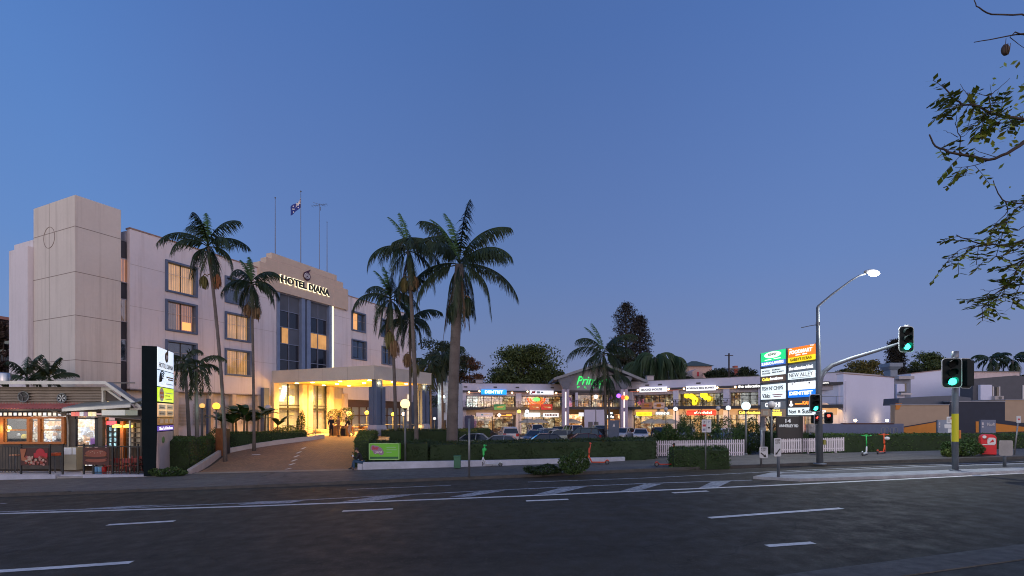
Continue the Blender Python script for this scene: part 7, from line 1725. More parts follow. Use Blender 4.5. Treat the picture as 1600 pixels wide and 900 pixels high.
# post box
b = gnd(1543, 711.5, .11); Y = b.y; k = Y/F; t = T('post_box', 'red street post box with white emblem beside the leafy shrub', 'post box', b, -.6); RB_ = mat('post_red', (.62, .012, .02), .4, var=.08)
g = G(); hw_ = 9.2*k; hh_ = 33*k; P = [(-hw_, .06), (hw_, .06), (hw_, hh_-.2)]+[(hw_-.2+.2*math.cos(a), hh_-.2+.2*math.sin(a)) for a in (.4, .9, 1.3)]+[(-hw_+.2+.2*math.cos(a), hh_-.2+.2*math.sin(a)) for a in (1.8, 2.2, 2.7)]+[(-hw_, hh_-.2)]
g.prismy(P, -.25, .3); bd = g.out('body', RB_, t, bevel=.03)
g = G(); g.box(-hw_+.04, -.2, 0, hw_-.04, .25, .06); g.out('base', DARKM, t)
g = G(); g.prismy([(x+.12, z+hh_*.68) for x, z in rrect(.34, .40, .10, 4)], -.275, -.252); g.disc((-.17, -.265, hh_*.88), .085, 'y', .02, 14); e = g.out('emblem', WHITEW, bd)
g = G(); g.prismy([(.02, hh_*.60), (.17, hh_*.78), (.22, hh_*.66)], -.285, -.276); g.out('emblem_mark', RB_, e)
g = G(); g.box(-.26, -.262, hh_*.50, .24, -.252, hh_*.54); g.out('lettering_bar', WHITEW, bd)
g = G(); g.box(-.22, -.30, hh_*.78, .0, -.25, hh_*.80); g.out('slot', DARKM, bd)
# green service box
b = gnd(714.5, 732.5, .11); k = b.y/F; t = T('service_box', 'small green service cabinet against the white wall', 'cabinet', b)
g = G(); g.box(-5*k, -.15, .04, 5*k, .2, 19*k); g.out('cabinet', mat('box_green', (.03, .13, .07), .5), t, bevel=.02)
g = G(); g.box(-5.4*k, -.19, 19*k, 5.4*k, .22, 20.6*k); g.box(-5.2*k, -.17, 4.2*k, 5.2*k, -.151, 4.8*k); g.out('lid', mat('box_green', (.03, .13, .07), .5), t)
# billboard
BF = Fr((gx(577, 28.05), 28.05), (1, .03)); t = BF.thing('billboard', 'lime green promotional board standing behind the white wall', 'sign'); BF.z0 = 0
w_ = BF.t(623.5); z0, z1 = BF.z(577, 718), BF.z(577, 693)
LG = mat('board_lime', (.13, .42, .03), .45, var=.06, emit=.07, ecol=(.15, .55, .03))
g = G(); g.box(0, 0, z0, w_, .5, z1); bb = g.out('board', LG, t)
g = G()
for q in ((-.02, z0-.02, w_+.02, z0+.03), (-.02, z1-.03, w_+.02, z1+.02), (-.02, z0, .03, z1), (w_-.03, z0, w_+.02, z1)): g.box(q[0], -.03, q[1], q[2], -.002, q[3])
g.out('frame', mat('board_frame_lime', (.30, .55, .18), .5), t)
g = G(); g.box(.05, -.012, z0+.04, w_-.05, -.003, z0+.16); g.out('footer_band', mat('board_dark_green', (.02, .12, .04), .5), bb)
g = G()
for i, (u, v, r) in enumerate(((.14, .72, .17), (.24, .66, .19), (.34, .56, .19), (.4, .44, .15), (.22, .5, .15))): g.disc((w_*u, -.012-.002*i, z0+(z1-z0)*v), r, 'y', .004, 14)
em = g.out('printed_emblem', mat('emblem_mauve', (.30, .18, .28), .5), bb)
text('Beer', 'lettering', mat('sign_red', (.5, .03, .05), .5), em, w_*.1, w_*.32, z0+(z1-z0)*.62, z0+(z1-z0)*.84, -.03, .01, .02, .2); text('yard', 'lettering', WHITEW, em, w_*.2, w_*.44, z0+(z1-z0)*.36, z0+(z1-z0)*.56, -.03, .01, .02, .2)
for v, u1 in ((.72, .9), (.58, .92), (.42, .75)): g = G(); g.box(w_*.58, -.012, z0+(z1-z0)*v, w_*u1, -.003, z0+(z1-z0)*(v+.06)); g.out('printed_line', mat('board_pale_green', (.25, .5, .2), .5), bb)
for u in (.12, .88): g = G(); g.box(w_*u-.04, .1, -.1, w_*u+.04, .2, z0); g.out('leg', DARKM, t)
# electric scooters
def scooter(label, px, py, rz, frame, top, deckc=None, helmet=None, Y=None):
    b = gnd(px, py, .115); t = T('electric_scooter', label, 'scooter', b, rz, 'parked hire scooters'); fm, tm = mat('scoot_'+frame[0], frame[1], .4), mat('scoot_'+top[0], top[1], .4)
    g = G(); g.hexa([(-.38, -.08, .10), (.36, -.08, .10), (.36, .08, .10), (-.38, .08, .10)], [(-.38, -.085, .15), (.36, -.085, .15), (.36, .085, .15), (-.38, .085, .15)]); g.tube([(-.38, 0, .13), (-.50, 0, .26), (-.60, 0, .20)], [.035, .03, .05], 6); g.out('deck', fm, t, bevel=.01)
    g = G(); g.tube([(.34, 0, .14), (.48, 0, .42), (.50, 0, .50)], [.035, .04, .045], 8); g.tube([(.50, 0, .50), (.56, 0, .30), (.60, 0, .13)], [.04, .03, .03], 6); g.out('fork', fm, t)
    g = G(); g.tube([(.50, 0, .45), (.44, 0, .85), (.40, 0, 1.14)], [.032, .03, .028], 8); g.out('stem', tm, t)
    g = G(); g.tube([(.36, -.27, 1.18), (.40, -.1, 1.14), (.40, .1, 1.14), (.36, .27, 1.18)], .02, 6); g.box(.38, -.06, 1.12, .46, .06, 1.22); g.out('handlebar', tm if helmet != 'd' else DARKM, t)
    for x in (.60, -.52):
        g = G(); n = 16; g.tube([(x+.10*math.cos(2*PI*i/n), 0, .125+.10*math.sin(2*PI*i/n)) for i in range(n+1)], .028, 6); wh = g.out('wheel', DARKM, t); g = G(); g.disc((x, 0, .125), .07, 'y', .04, 12); g.out('rim', GREYM, wh)
    g = G(); g.box(.42, -.035, .62, .52, .035, .92) if helmet != 'c' else g.box(.43, -.03, .7, .5, .03, .84); g.out('battery_case', tm, t, bevel=.01)
    g = G(); g.tube([(-.1, .06, .1), (-.05, .2, 0)], .012, 5); g.out('kickstand', DARKM, t)
    if helmet in ('a', 'd2'): 
        g = G(); g.ball((.47, -.14, .93), .14, 12, .9, 1.1, .8); g.out('helmet', mat('helmet_green' if helmet == 'a' else 'helmet_white', (.03, .55, .10) if helmet == 'a' else (.6, .6, .62), .4), t)
    return t
WHF = ('white', (.55, .58, .62)); LIM = ('lime', (.03, .50, .10)); ORF = ('orange', (.75, .09, .02)); RDF = ('red', (.55, .06, .03)); DKF = ('dark', (.03, .03, .035))
scooter('white scooter with lime green stem and helmet before the white wall', 768, 728.5, PI-.25, WHF, LIM, helmet='a')
scooter('orange red scooter leaning by the rounded verge shrub', 934, 725.5, PI-.15, ORF, RDF)
scooter('red scooter half hidden behind the rectangular clipped bush', 1041, 729, .1, RDF, RDF, helmet='d')
scooter('white scooter with lime green handlebar before the right hedge', 1351, 711.5, .75, WHF, LIM, helmet='c')
scooter('bright orange scooter with white helmet and green grips before the right hedge', 1377, 709, .6, ORF, ORF, helmet='d2')
# ================================================================== cars
CARG = mat('car_glass', (.015, .022, .03), .06, spec=.9, var=.1)
def car(kind, paint, label):
    t = T('parked_car', label, 'car', (0, 0, 0), 0, 'cars in the plaza car park')
    # local: x forward, y left
    L, Wd, HR = {'sedan': (4.6, 1.78, 1.45), 'hatch': (4.1, 1.72, 1.5), 'suv': (4.7, 1.86, 1.74)}[kind]
    hl = L/2; belt = HR*.62; sill = .22
    if kind == 'sedan': prof = [(-hl, .35), (-hl, belt*.93), (-hl+.15, belt), (-hl+.95, belt+.03), (hl-1.35, belt), (hl-.35, belt*.83), (hl, belt*.66), (hl, .30)]; cab = [(-hl+.6, belt+.0), (-hl+1.35, HR-.03), (-.1, HR), (.55, HR-.06), (hl-1.15, belt-.01)]
    elif kind == 'hatch': prof = [(-hl, .35), (-hl, belt*.95), (-hl+.12, belt), (hl-1.15, belt), (hl-.3, belt*.82), (hl, belt*.64), (hl, .30)]; cab = [(-hl+.08, belt), (-hl+.45, HR-.1), (-hl+.9, HR), (.45, HR-.04), (hl-1.0, belt-.01)]
    else: prof = [(-hl, .40), (-hl, belt*.97), (-hl+.1, belt), (hl-1.3, belt), (hl-.3, belt*.88), (hl, belt*.72), (hl, .38)]; cab = [(-hl+.06, belt), (-hl+.3, HR-.12), (-hl+.6, HR-.01), (.5, HR), (hl-1.2, belt-.01)]
    wr = .33; wheels = (-hl+.82, hl-.85)
    def arch(cx): return [(cx+(wr+.06)*math.cos(a), sill+.02+(wr+.06)*math.sin(a)*1.05) for a in [i*PI/6 for i in range(7)]]
    low = [(hl, .30 if kind != 'suv' else .38), (hl-.2, sill)]+arch(wheels[1])+arch(wheels[0])+[(-hl+.2, sill)]
    poly = prof[:-1]+low
    # body as three longitudinal slices so the sides tuck in at sill and bumper
    g = G(); w2 = Wd/2; n = len(poly)
    def ring(y, s): return [(x*(s if abs(x) > hl*.8 else 1), y, z if z < belt*.9 or s == 1 else z-.015) for x, z in poly]
    R_ = [ring(-w2, .975), ring(-w2+.09, 1), ring(w2-.09, 1), ring(w2, .975)]; vs = sum(R_, [])
    fs = [(r*n+i, r*n+(i+1) % n, (r+1)*n+(i+1) % n, (r+1)*n+i) for r in range(3) for i in range(n)]
    fs += [tuple(range(n)), tuple(range(3*n, 4*n))[::-1]]
    g.add(vs, fs, False); body = g.out('body', paint, t, bevel=.03)
    # cabin: glass frustum with painted roof and pillars
    g = G(); m = len(cab)
    def cy(z): return (w2-.05)-(z-belt)/(HR-belt)*.22
    vs = [(x, -cy(z), z) for x, z in cab]+[(x, cy(z), z) for x, z in cab]
    g.add(vs, [(i, i+1, m+i+1, m+i) for i in range(m-1)]+[tuple(range(m))[::-1], tuple(range(m, 2*m))], False); g.out('window', CARG, t)
    top = [p for p in cab if p[1] > HR-.13]
    g = G(); vs = []; k = len(top)
    for dz in (-.01, .025): vs += [(x, -cy(z)+.02, z+dz) for x, z in top]+[(x, cy(z)-.02, z+dz) for x, z in top]
    g.add(vs, [(i, i+1, k+i+1, k+i) for i in range(k-1)]+[(2*k+i, 3*k+i, 3*k+i+1, 2*k+i+1) for i in range(k-1)]+[(i, 2*k+i, 2*k+i+1, i+1) for i in range(k-1)]+[(k+i, k+i+1, 3*k+i+1, 3*k+i) for i in range(k-1)]+[(0, k, 3*k, 2*k), (k-1, 3*k-1, 4*k-1, 2*k-1)])
    g.out('roof', paint, t)
    for s in (-1, 1):
        g = G()
        def pt(p, o=.012): return (p[0], s*(cy(p[1])+o), p[1])
        for a, b in ((cab[0], top[0]), (cab[-1], top[-1])):
            g.tube([pt(a), pt(b)], .045, 5, False)
        for a, b in zip(top, top[1:]): g.tube([pt(a), pt(b)], .03, 5, False)
        xm = -.05; g.tube([(xm-.05, s*(cy(belt)+.005), belt), (xm, s*(cy(HR-.06)+.005), HR-.05)], .035, 5, False)
        if kind == 'suv': g.tube([(-hl+1.1, s*(cy(belt)+.005), belt), (-hl+1.0, s*(cy(HR-.06)+.005), HR-.05)], .05, 5, False)
        g.out('pillar', paint, t)
    for x in wheels:
        for s in (-1, 1):
            g = G(); yy = s*(w2-.11); P = [(wr-.06, -.1), (wr, -.07), (wr, .07), (wr-.06, .1)]
            vs = []; nn = 18
            for r, o in P: vs += [(x+r*math.cos(2*PI*j/nn), yy+o, wr+r*math.sin(2*PI*j/nn)) for j in range(nn)]
            g.add(vs, [(i*nn+j, i*nn+(j+1) % nn, (i+1)*nn+(j+1) % nn, (i+1)*nn+j) for i in range(3) for j in range(nn)]+[tuple(range(nn)), tuple(range(3*nn, 4*nn))[::-1]], True); wh = g.out('wheel', mat('tyre_black', (.012, .012, .013), .8), t)
            g = G(); g.disc((x, yy+s*.10, wr), .21, 'y', .02, 14); rim = g.out('rim', mat('alloy_grey', (.32, .33, .35), .35, metal=.6), wh)
    for s in (-1, 1):
        g = G(); y0 = s*(w2-.48); y1 = s*(w2-.06); g.box(hl-.09, y0, belt*.62, hl+.02, y1, belt*.80); g.out('headlight', mat('headlight_clear', (.55, .58, .6), .15), t, bevel=.02)
        g = G(); g.box(-hl-.02, s*(w2-.38), belt*.68, -hl+.1, s*(w2-.04), belt*(.92 if kind != 'suv' else .98)); g.out('tail_light', mat('tail_red', (.45, .015, .015), .25), t, bevel=.02)
        g = G(); g.ball((hl-1.35, s*(w2+.08), belt+.06), .10, 8, .8, 1.1, .8); g.out('mirror', paint, t)
    g = G(); g.box(hl-.03, -.45, .38, hl+.015, .45, .56); g.box(hl-.02, -.5, .24, hl+.02, .5, .34); g.out('grille', DARKM, t)
    for x in (hl+.02, -hl-.03): g = G(); g.box(x-.008, -.24, .42 if x > 0 else .55, x+.008, .24, .53 if x > 0 else .66); g.out('number_plate', mat('plate_pale', (.5, .5, .4), .5), t)
    return t
PNT = {n: mat('paint_'+n, c, .28, metal=m, var=.04, spec=.6) for n, c, m in (('white', (.60, .60, .63), 0), ('silver', (.34, .36, .39), .5), ('blue', (.10, .16, .26), .4), ('navy', (.02, .035, .07), .3), ('black', (.015, .016, .02), .2), ('maroon', (.08, .03, .05), .3), ('grey', (.13, .14, .16), .4), ('pale_green', (.40, .46, .42), .2))}
protos = {}
CARS = [(794, 57, 'suv', 'white', PI/2+.15, 'white wagon seen from behind with red tail lights, biggest in the car park'),
 (745, 44, 'sedan', 'silver', .05, 'silver sedan roof showing over the hedge beside the royal palm'),
 (790, 40, 'sedan', 'silver', -.1, 'silver sedan right up against the hedge below the white wagon'),
 (840, 55, 'sedan', 'blue', -PI/2-.6, 'blue-grey sedan facing the road, right of the white wagon'),
 (858, 43.5, 'sedan', 'navy', .1, 'dark blue sedan roof just over the hedge'),
 (838, 71, 'suv', 'white', -PI/2+.2, 'white off-roader under the umbrellas'),
 (872, 70, 'hatch', 'black', -PI/2-.3, 'black hatchback parked before the lit shops'),
 (862, 61, 'hatch', 'silver', .5, 'silver hatchback between the blue sedan and the black hatchback'),
 (899, 67, 'suv', 'white', -PI/2+.3, 'white car under the left splayed column'),
 (884, 54, 'hatch', 'pale_green', 0.2, 'pale hatchback behind the navy one'),
 (912, 53, 'suv', 'black', 2.5, 'dark off-roader with sloping bonnet in the middle of the car park'),
 (919, 44.5, 'sedan', 'maroon', .0, 'dark maroon sedan over the hedge left of the palm pair'),
 (937, 66, 'suv', 'pale_green', -PI/2, 'pale car with greenish windscreen before the blank stair wall'),
 (975, 63, 'hatch', 'white', -2.2, 'small white hatchback right of the blue panel'),
 (1001, 61, 'sedan', 'white', -PI/2-.25, 'white sedan facing the road, clear of the others at the right'),
 (757, 64, 'sedan', 'black', .1, 'black sedan in the gap left of the white wagon'),
 (1031, 67, 'hatch', 'grey', -1.9, 'grey hatchback behind the corner of the long hedge'),
 (1072, 60, 'suv', 'silver', -2.0, 'silver off-roader glimpsed above the shrubs left of the parking sign'),
 (1147, 50, 'suv', 'white', .3, 'white van-like car behind the open shrub by the lamp'),
 (1152, 44, 'hatch', 'blue', .1, 'blue hatchback behind the shrubs right of the parking sign'),
 (1188, 46, 'sedan', 'pale_green', .3, 'pale green sedan waiting by the plaza exit'),
 (1262, 44, 'sedan', 'blue', .2, 'blue-grey sedan behind the address board')]
for px, Y, kd, pt, rz, lab in CARS:
    x = gx(px, Y); key = (kd, pt)
    if key not in protos: protos[key] = c = car(kd, PNT[pt], lab)
    else: c = cp(protos[key])
    place(c, (x, Y, terr(x, Y)+.02), rz, lab, 'cars in the plaza car park')
bp2 = T('directory_board', 'tall slate blue directory board standing among the cars', 'sign', (gx(959.5, 50), 50, -.1)); k = 50/F
g = G(); g.box(-8.5*k, 0, 0, 8*k, .25, 3.0+.05-(657-650)*k); g.out('board', mat('directory_blue', (.08, .11, .17), .5), bp2); g = G(); g.prismy([(-.15, 1.95), (.1, 1.95), (.0, 2.3)], -.02, -.003); g.out('printed_mark', WHITEW, bp2)
# ================================================================== people
def skin(name, joints, edges, m, parent, root=0, sub=2):
    me = bpy.data.meshes.new(name); me.from_pydata([j[:3] for j in joints], edges, []); o = bpy.data.objects.new(name, me); COL.objects.link(o)
    s = o.modifiers.new('s', 'SKIN'); 
    lay = me.skin_vertices[0].data if me.skin_vertices else None
    if lay is None:
        bm = bmesh.new(); bm.from_mesh(me); bm.verts.layers.skin.verify(); bm.to_mesh(me); bm.free(); lay = me.skin_vertices[0].data
    for i, j in enumerate(joints):
        r = j[3]; lay[i].radius = (r, j[4] if len(j) > 4 else r); lay[i].use_root = (i == root)
    u = o.modifiers.new('u', 'SUBSURF'); u.levels = u.render_levels = sub
    dg = bpy.context.evaluated_depsgraph_get(); dg.update(); nm = bpy.data.meshes.new_from_object(o.evaluated_get(dg)); bpy.data.objects.remove(o)
    nm.materials.clear(); nm.materials.append(m); nm.polygons.foreach_set('use_smooth', [True]*len(nm.polygons))
    o = bpy.data.objects.new(name, nm); COL.objects.link(o); o.parent = parent; return o
SK = mat('skin_tone', (.42, .24, .17), .6, var=.05)
def person(label, loc, rz, J, top, legs, hairc=(.02, .015, .012), coat=False, scale=1.):
    """J: joint dictionary in metres, facing -y"""
    t = T('person', label, 'person', loc, rz); V = lambda k: tuple(J[k])
    def mid(a, b, f=.5): return tuple(J[a][i]+(J[b][i]-J[a][i])*f for i in range(3))
    body = []; E = []
    def j(p, r, r2=None): body.append((*p, r, r2 or r)); return len(body)-1
    pel = j(V('pelvis'), .125, .10); ch = j(V('chest'), .14, .10); nk = j(V('neck'), .055); hd0 = j(mid('neck', 'head', .5), .055)
    hd1 = j(V('head'), .085, .095); cr = j((J['head'][0], J['head'][1], J['head'][2]+.08), .07); E += [(pel, ch), (ch, nk), (nk, hd0), (hd0, hd1), (hd1, cr)]
    for s in 'LR':
        sh = j(V('sh'+s), .062); el = j(V('el'+s), .043); wr = j(V('wr'+s), .03); E += [(ch, sh), (sh, el), (el, wr)]
        d = (Vector(V('wr'+s))-Vector(V('el'+s))).normalized(); sd = d.cross(Vector((0, 0, 1))); sd = sd.normalized() if sd.length > .1 else Vector((1, 0, 0))
        pm = j(tuple(Vector(V('wr'+s))+d*.05), .032, .02); E.append((wr, pm))
        for q in range(4):
            f0 = Vector(V('wr'+s))+d*.09+sd*(q-1.5)*.02; f1 = f0+d*(.045, .055, .05, .035)[q]+Vector((0, 0, -.01)); a = j(tuple(f0), .010); b = j(tuple(f1), .009); E += [(pm, a), (a, b)]
        a = j(tuple(Vector(V('wr'+s))+d*.05+sd*.045), .012); b = j(tuple(Vector(V('wr'+s))+d*.085+sd*.055), .010); E += [(pm, a), (a, b)]
        hp = j(V('hp'+s), .09); kn = j(V('kn'+s), .058); an = j(V('an'+s), .040); to = j(V('to'+s), .035, .03); E += [(pel, hp), (hp, kn), (kn, an), (an, to)]
    skin('body', body, E, SK, t)
    o = 1.18; B2 = [(*V('pelvis'), .145, .12), (*mid('pelvis', 'chest'), .15, .115), (*V('chest'), .165, .12), (*mid('chest', 'neck', .75), .07)]; E2 = [(0, 1), (1, 2), (2, 3)]
    for s in 'LR':
        k = len(B2); B2 += [(*V('sh'+s), .078), (*V('el'+s), .058), (*mid('el'+s, 'wr'+s, .9), .045)]; E2 += [(2, k), (k, k+1), (k+1, k+2)]
    if coat: k = len(B2); B2 += [(J['pelvis'][0], J['pelvis'][1], J['pelvis'][2]-.35, .19, .16)]; E2 += [(0, k)]
    skin('jacket', B2, E2, top, t)
    B3 = [(*V('pelvis'), .14, .11)]; E3 = []
    for s in 'LR':
        k = len(B3); B3 += [(*V('hp'+s), .10), (*V('kn'+s), .072), (*mid('kn'+s, 'an'+s, .95), .052)]; E3 += [(0, k), (k, k+1), (k+1, k+2)]
    skin('trousers', B3, E3, legs, t)
    fw = Vector((J['face'][0]-J['head'][0], J['face'][1]-J['head'][1], J['face'][2]-J['head'][2])).normalized(); sd = fw.cross(Vector((0, 0, 1))).normalized(); up = sd.cross(fw)
    hc = Vector(V('head'))+Vector((0, 0, .04)); g = G(); c = hc-fw*.022+up*.03; g.ball(c, .105, 12, .95, 1, 1.05); h = g.out('hair', mat('hair_%d' % int(hairc[0]*1000), hairc, .7), t)
    g = G(); c = hc+fw*.045-up*.01; g.ball(c, .082, 12, .95, .95, 1.15); c2 = hc+fw*.13-up*.015; g.ball(c2, .018, 8); 
    for s in (-1, 1): g.ball(hc+sd*.098*s-up*.01, .025, 8, .5, 1, 1.2)
    g.out('face', SK, t)
    for s in (-1, 1): g = G(); g.ball(hc+fw*.118+sd*.032*s+up*.012, .011, 8); g.out('eye', INK, t)
    g = G(); g.ball(hc+fw*.115-up*.055, .02, 8, 1.2, 1, .3); g.out('mouth', mat('lip', (.3, .1, .09), .6), t)
    for s in 'LR':
        a = Vector(V('an'+s)); b = Vector(V('to'+s)); g = G(); g.tube([a+Vector((0, 0, .02)), a*.6+b*.4+Vector((0, 0, -.01)), b], [.05, .052, .035], 8); g.out('shoe', mat('shoe_dark', (.02, .018, .018), .5), t)
    return t
BLK = mat('cloth_black', (.015, .015, .02), .9); DNM = mat('denim_blue', (.03, .07, .13), .9); TANC = mat('coat_tan', (.33, .17, .07), .9)
# seated person at the end of the white wall, bent over a phone, facing the driveway (to -x)
sj = dict(pelvis=(0, 0, .52), chest=(0, -.17, .86), neck=(0, -.24, 1.04), head=(0, -.31, 1.15), face=(0, -.40, 1.07),
          shL=(.17, -.17, .97), shR=(-.17, -.17, .97), elL=(.20, -.30, .72), elR=(-.20, -.32, .72), wrL=(.07, -.50, .80), wrR=(-.08, -.50, .80),
          hpL=(.09, -.02, .50), hpR=(-.09, -.02, .50), knL=(.11, -.46, .56), knR=(-.06, -.48, .60), anL=(.12, -.44, .12), anR=(-.02, -.58, .20), toL=(.12, -.62, .04), toR=(-.04, -.76, .14))
w0 = gnd(568, 735, 0); sp0 = Vector((-8.42, 27.75, gz(-8.4)+.02))
seat = person('seated person in black jacket and jeans bent over a phone at the wall end', sp0, -PI/2+.15, sj, BLK, DNM)
g = G(); g.box(-.045, -.60, .80, .045, -.52, .93); ph = g.out('phone', DARKM, loc=sp0, rz=-PI/2+.15, label='phone with glowing screen in the hands of the seated person', category='phone')
g = G(); g.box(-.04, -.521, .81, .04, -.517, .92); g.out('screen', emis('phone_screen', (.7, .8, 1), 2), ph)
st0 = dict(pelvis=(0, 0, .94), chest=(0, .0, 1.30), neck=(0, 0, 1.49), head=(0, -.02, 1.60), face=(0, -.12, 1.59), shL=(.18, 0, 1.42), shR=(-.18, 0, 1.42), elL=(.24, .03, 1.14), elR=(-.24, -.02, 1.14), wrL=(.22, -.12, .92), wrR=(-.20, -.18, .98),
           hpL=(.09, 0, .90), hpR=(-.09, 0, .90), knL=(.11, -.03, .50), knR=(-.10, .02, .50), anL=(.12, .02, .10), anR=(-.11, .06, .10), toL=(.14, -.14, .04), toR=(-.13, -.10, .04))
def gp_(px, Y): x = gx(px, Y); return Vector((x, Y, terr(x, Y)+.01))
person('standing person in dark clothes at the hotel entrance, nearest the door', gp_(517.5, 42.6), .5, st0, BLK, BLK, coat=True)
s2 = dict(st0); s2.update(wrL=(.1, -.34, 1.1), wrR=(-.1, -.34, 1.1), elL=(.23, -.12, 1.15), elR=(-.23, -.12, 1.15))
person('person in a long tan coat and dark scarf beside the topiary pot', gp_(529, 42.3), -.7, s2, TANC, TANC, (.05, .03, .02), True)
s3 = dict(st0); s3.update(chest=(0, -.14, 1.24), neck=(0, -.24, 1.40), head=(0, -.30, 1.49), face=(0, -.40, 1.44), shL=(.18, -.14, 1.34), shR=(-.18, -.14, 1.34), elL=(.2, -.3, 1.1), elR=(-.2, -.3, 1.1), wrL=(.15, -.42, .88), wrR=(-.15, -.42, .88), knL=(.12, -.16, .52), anL=(.13, .02, .10), toL=(.14, -.12, .04), anR=(-.1, .30, .14), toR=(-.1, .16, .04))
person('striding person in dark top and pale trousers at the hotel forecourt', gp_(547, 42.4), -1.2, s3, BLK, mat('trouser_pale', (.40, .33, .26), .9))
sc_ = T('suitcase', 'dark wheeled suitcase between the people at the hotel entrance', 'suitcase', gp_(536, 42.8)); g = G(); g.box(-.22, -.13, .06, .22, .13, .70); g.out('shell', BLK, sc_, bevel=.03); g = G(); g.tube([(-.12, .1, .7), (-.12, .1, 1.0), (.12, .1, 1.0), (.12, .1, .7)], .012, 5); g.out('handle', GREYM, sc_)
for s in (-1, 1): g = G(); g.disc((s*.17, 0, .035), .035, 'x', .03, 10); g.out('wheel', DARKM, sc_)
# traffic island arrow marks, drive centre studs
for i, (px, py) in enumerate(((451, 733), (456, 726), (459.5, 720), (463, 713.5), (467, 707.5), (474, 701), (400, 711))):
    a, _, b_ = ray(px, py); lo, hi = 27.0, 43.0
    for _ in range(30):
        m_ = (lo+hi)/2
        if H+b_*m_ > terr(a*m_, m_)+.02: lo = m_
        else: hi = m_
    x, y = a*lo, lo; g = G(); dx, dy = .09, .28
    dr = Vector((.12, 1)).normalized() if i < 6 else Vector((1, .1)).normalized(); nn_ = Vector((-dr.y, dr.x)); P = [Vector((x, y))+dr*sy*dy+nn_*sx_*dx for sx_, sy in ((-1, -1), (1, -1), (1, 1), (-1, 1))]
    g.add([(p.x, p.y, terr(p.x, p.y)+.045) for p in P], [(0, 1, 2, 3)]); g.out('driveway_marking', PAINT, kind='structure')
# ================================================================== overhanging tree at the right
ot = T('overhanging_tree', 'near tree whose thin leafy branches reach in from the right edge', 'tree', (9.5, 7.6, gz(9.5)))
LV = leafmat('near_leaf', [(.13, .20, .035), (.20, .29, .05), (.32, .34, .06), (.10, .14, .025)], .45)
BK = mat('near_bark', (.05, .035, .03), .9, var=.4, scale=9)
YB = 6.0
def b3(px, py, d=0.): p = at(px, py, YB+d); return (p.x-9.5, p.y-7.6, p.z-gz(9.5))
g = G(); g.tube([(0, 0, -.1), (.1, 0, 2.5), (-.1, -.1, 5.0), (-.1, -.1, 7.2), (.1, .1, 9.2)], [.26, .22, .17, .11, .03], 12)
for ax, ay, az_ in ((1.6, .6, 9), (.8, -1.2, 9.4), (1.5, 1.4, 7.4), (.3, 1.8, 8.6), (1.9, -.5, 7.0)): g.tube([(0, -.1, az_*.62), (ax*.5, ay*.5, az_*.82), (ax, ay, az_)], [.09, .06, .02], 7)
g.out('trunk', BK, ot)
Pc = np.concatenate([nr.randn(260, 3)*np.array([.45, .45, .35])+np.array(c_) for c_ in ((1.6, .6, 9), (.9, -1.1, 9.3), (1.5, 1.4, 7.5), (.4, 1.8, 8.6), (1.9, -.5, 7.1))]); quads('crown', leafq(Pc, .11), LV, ot)
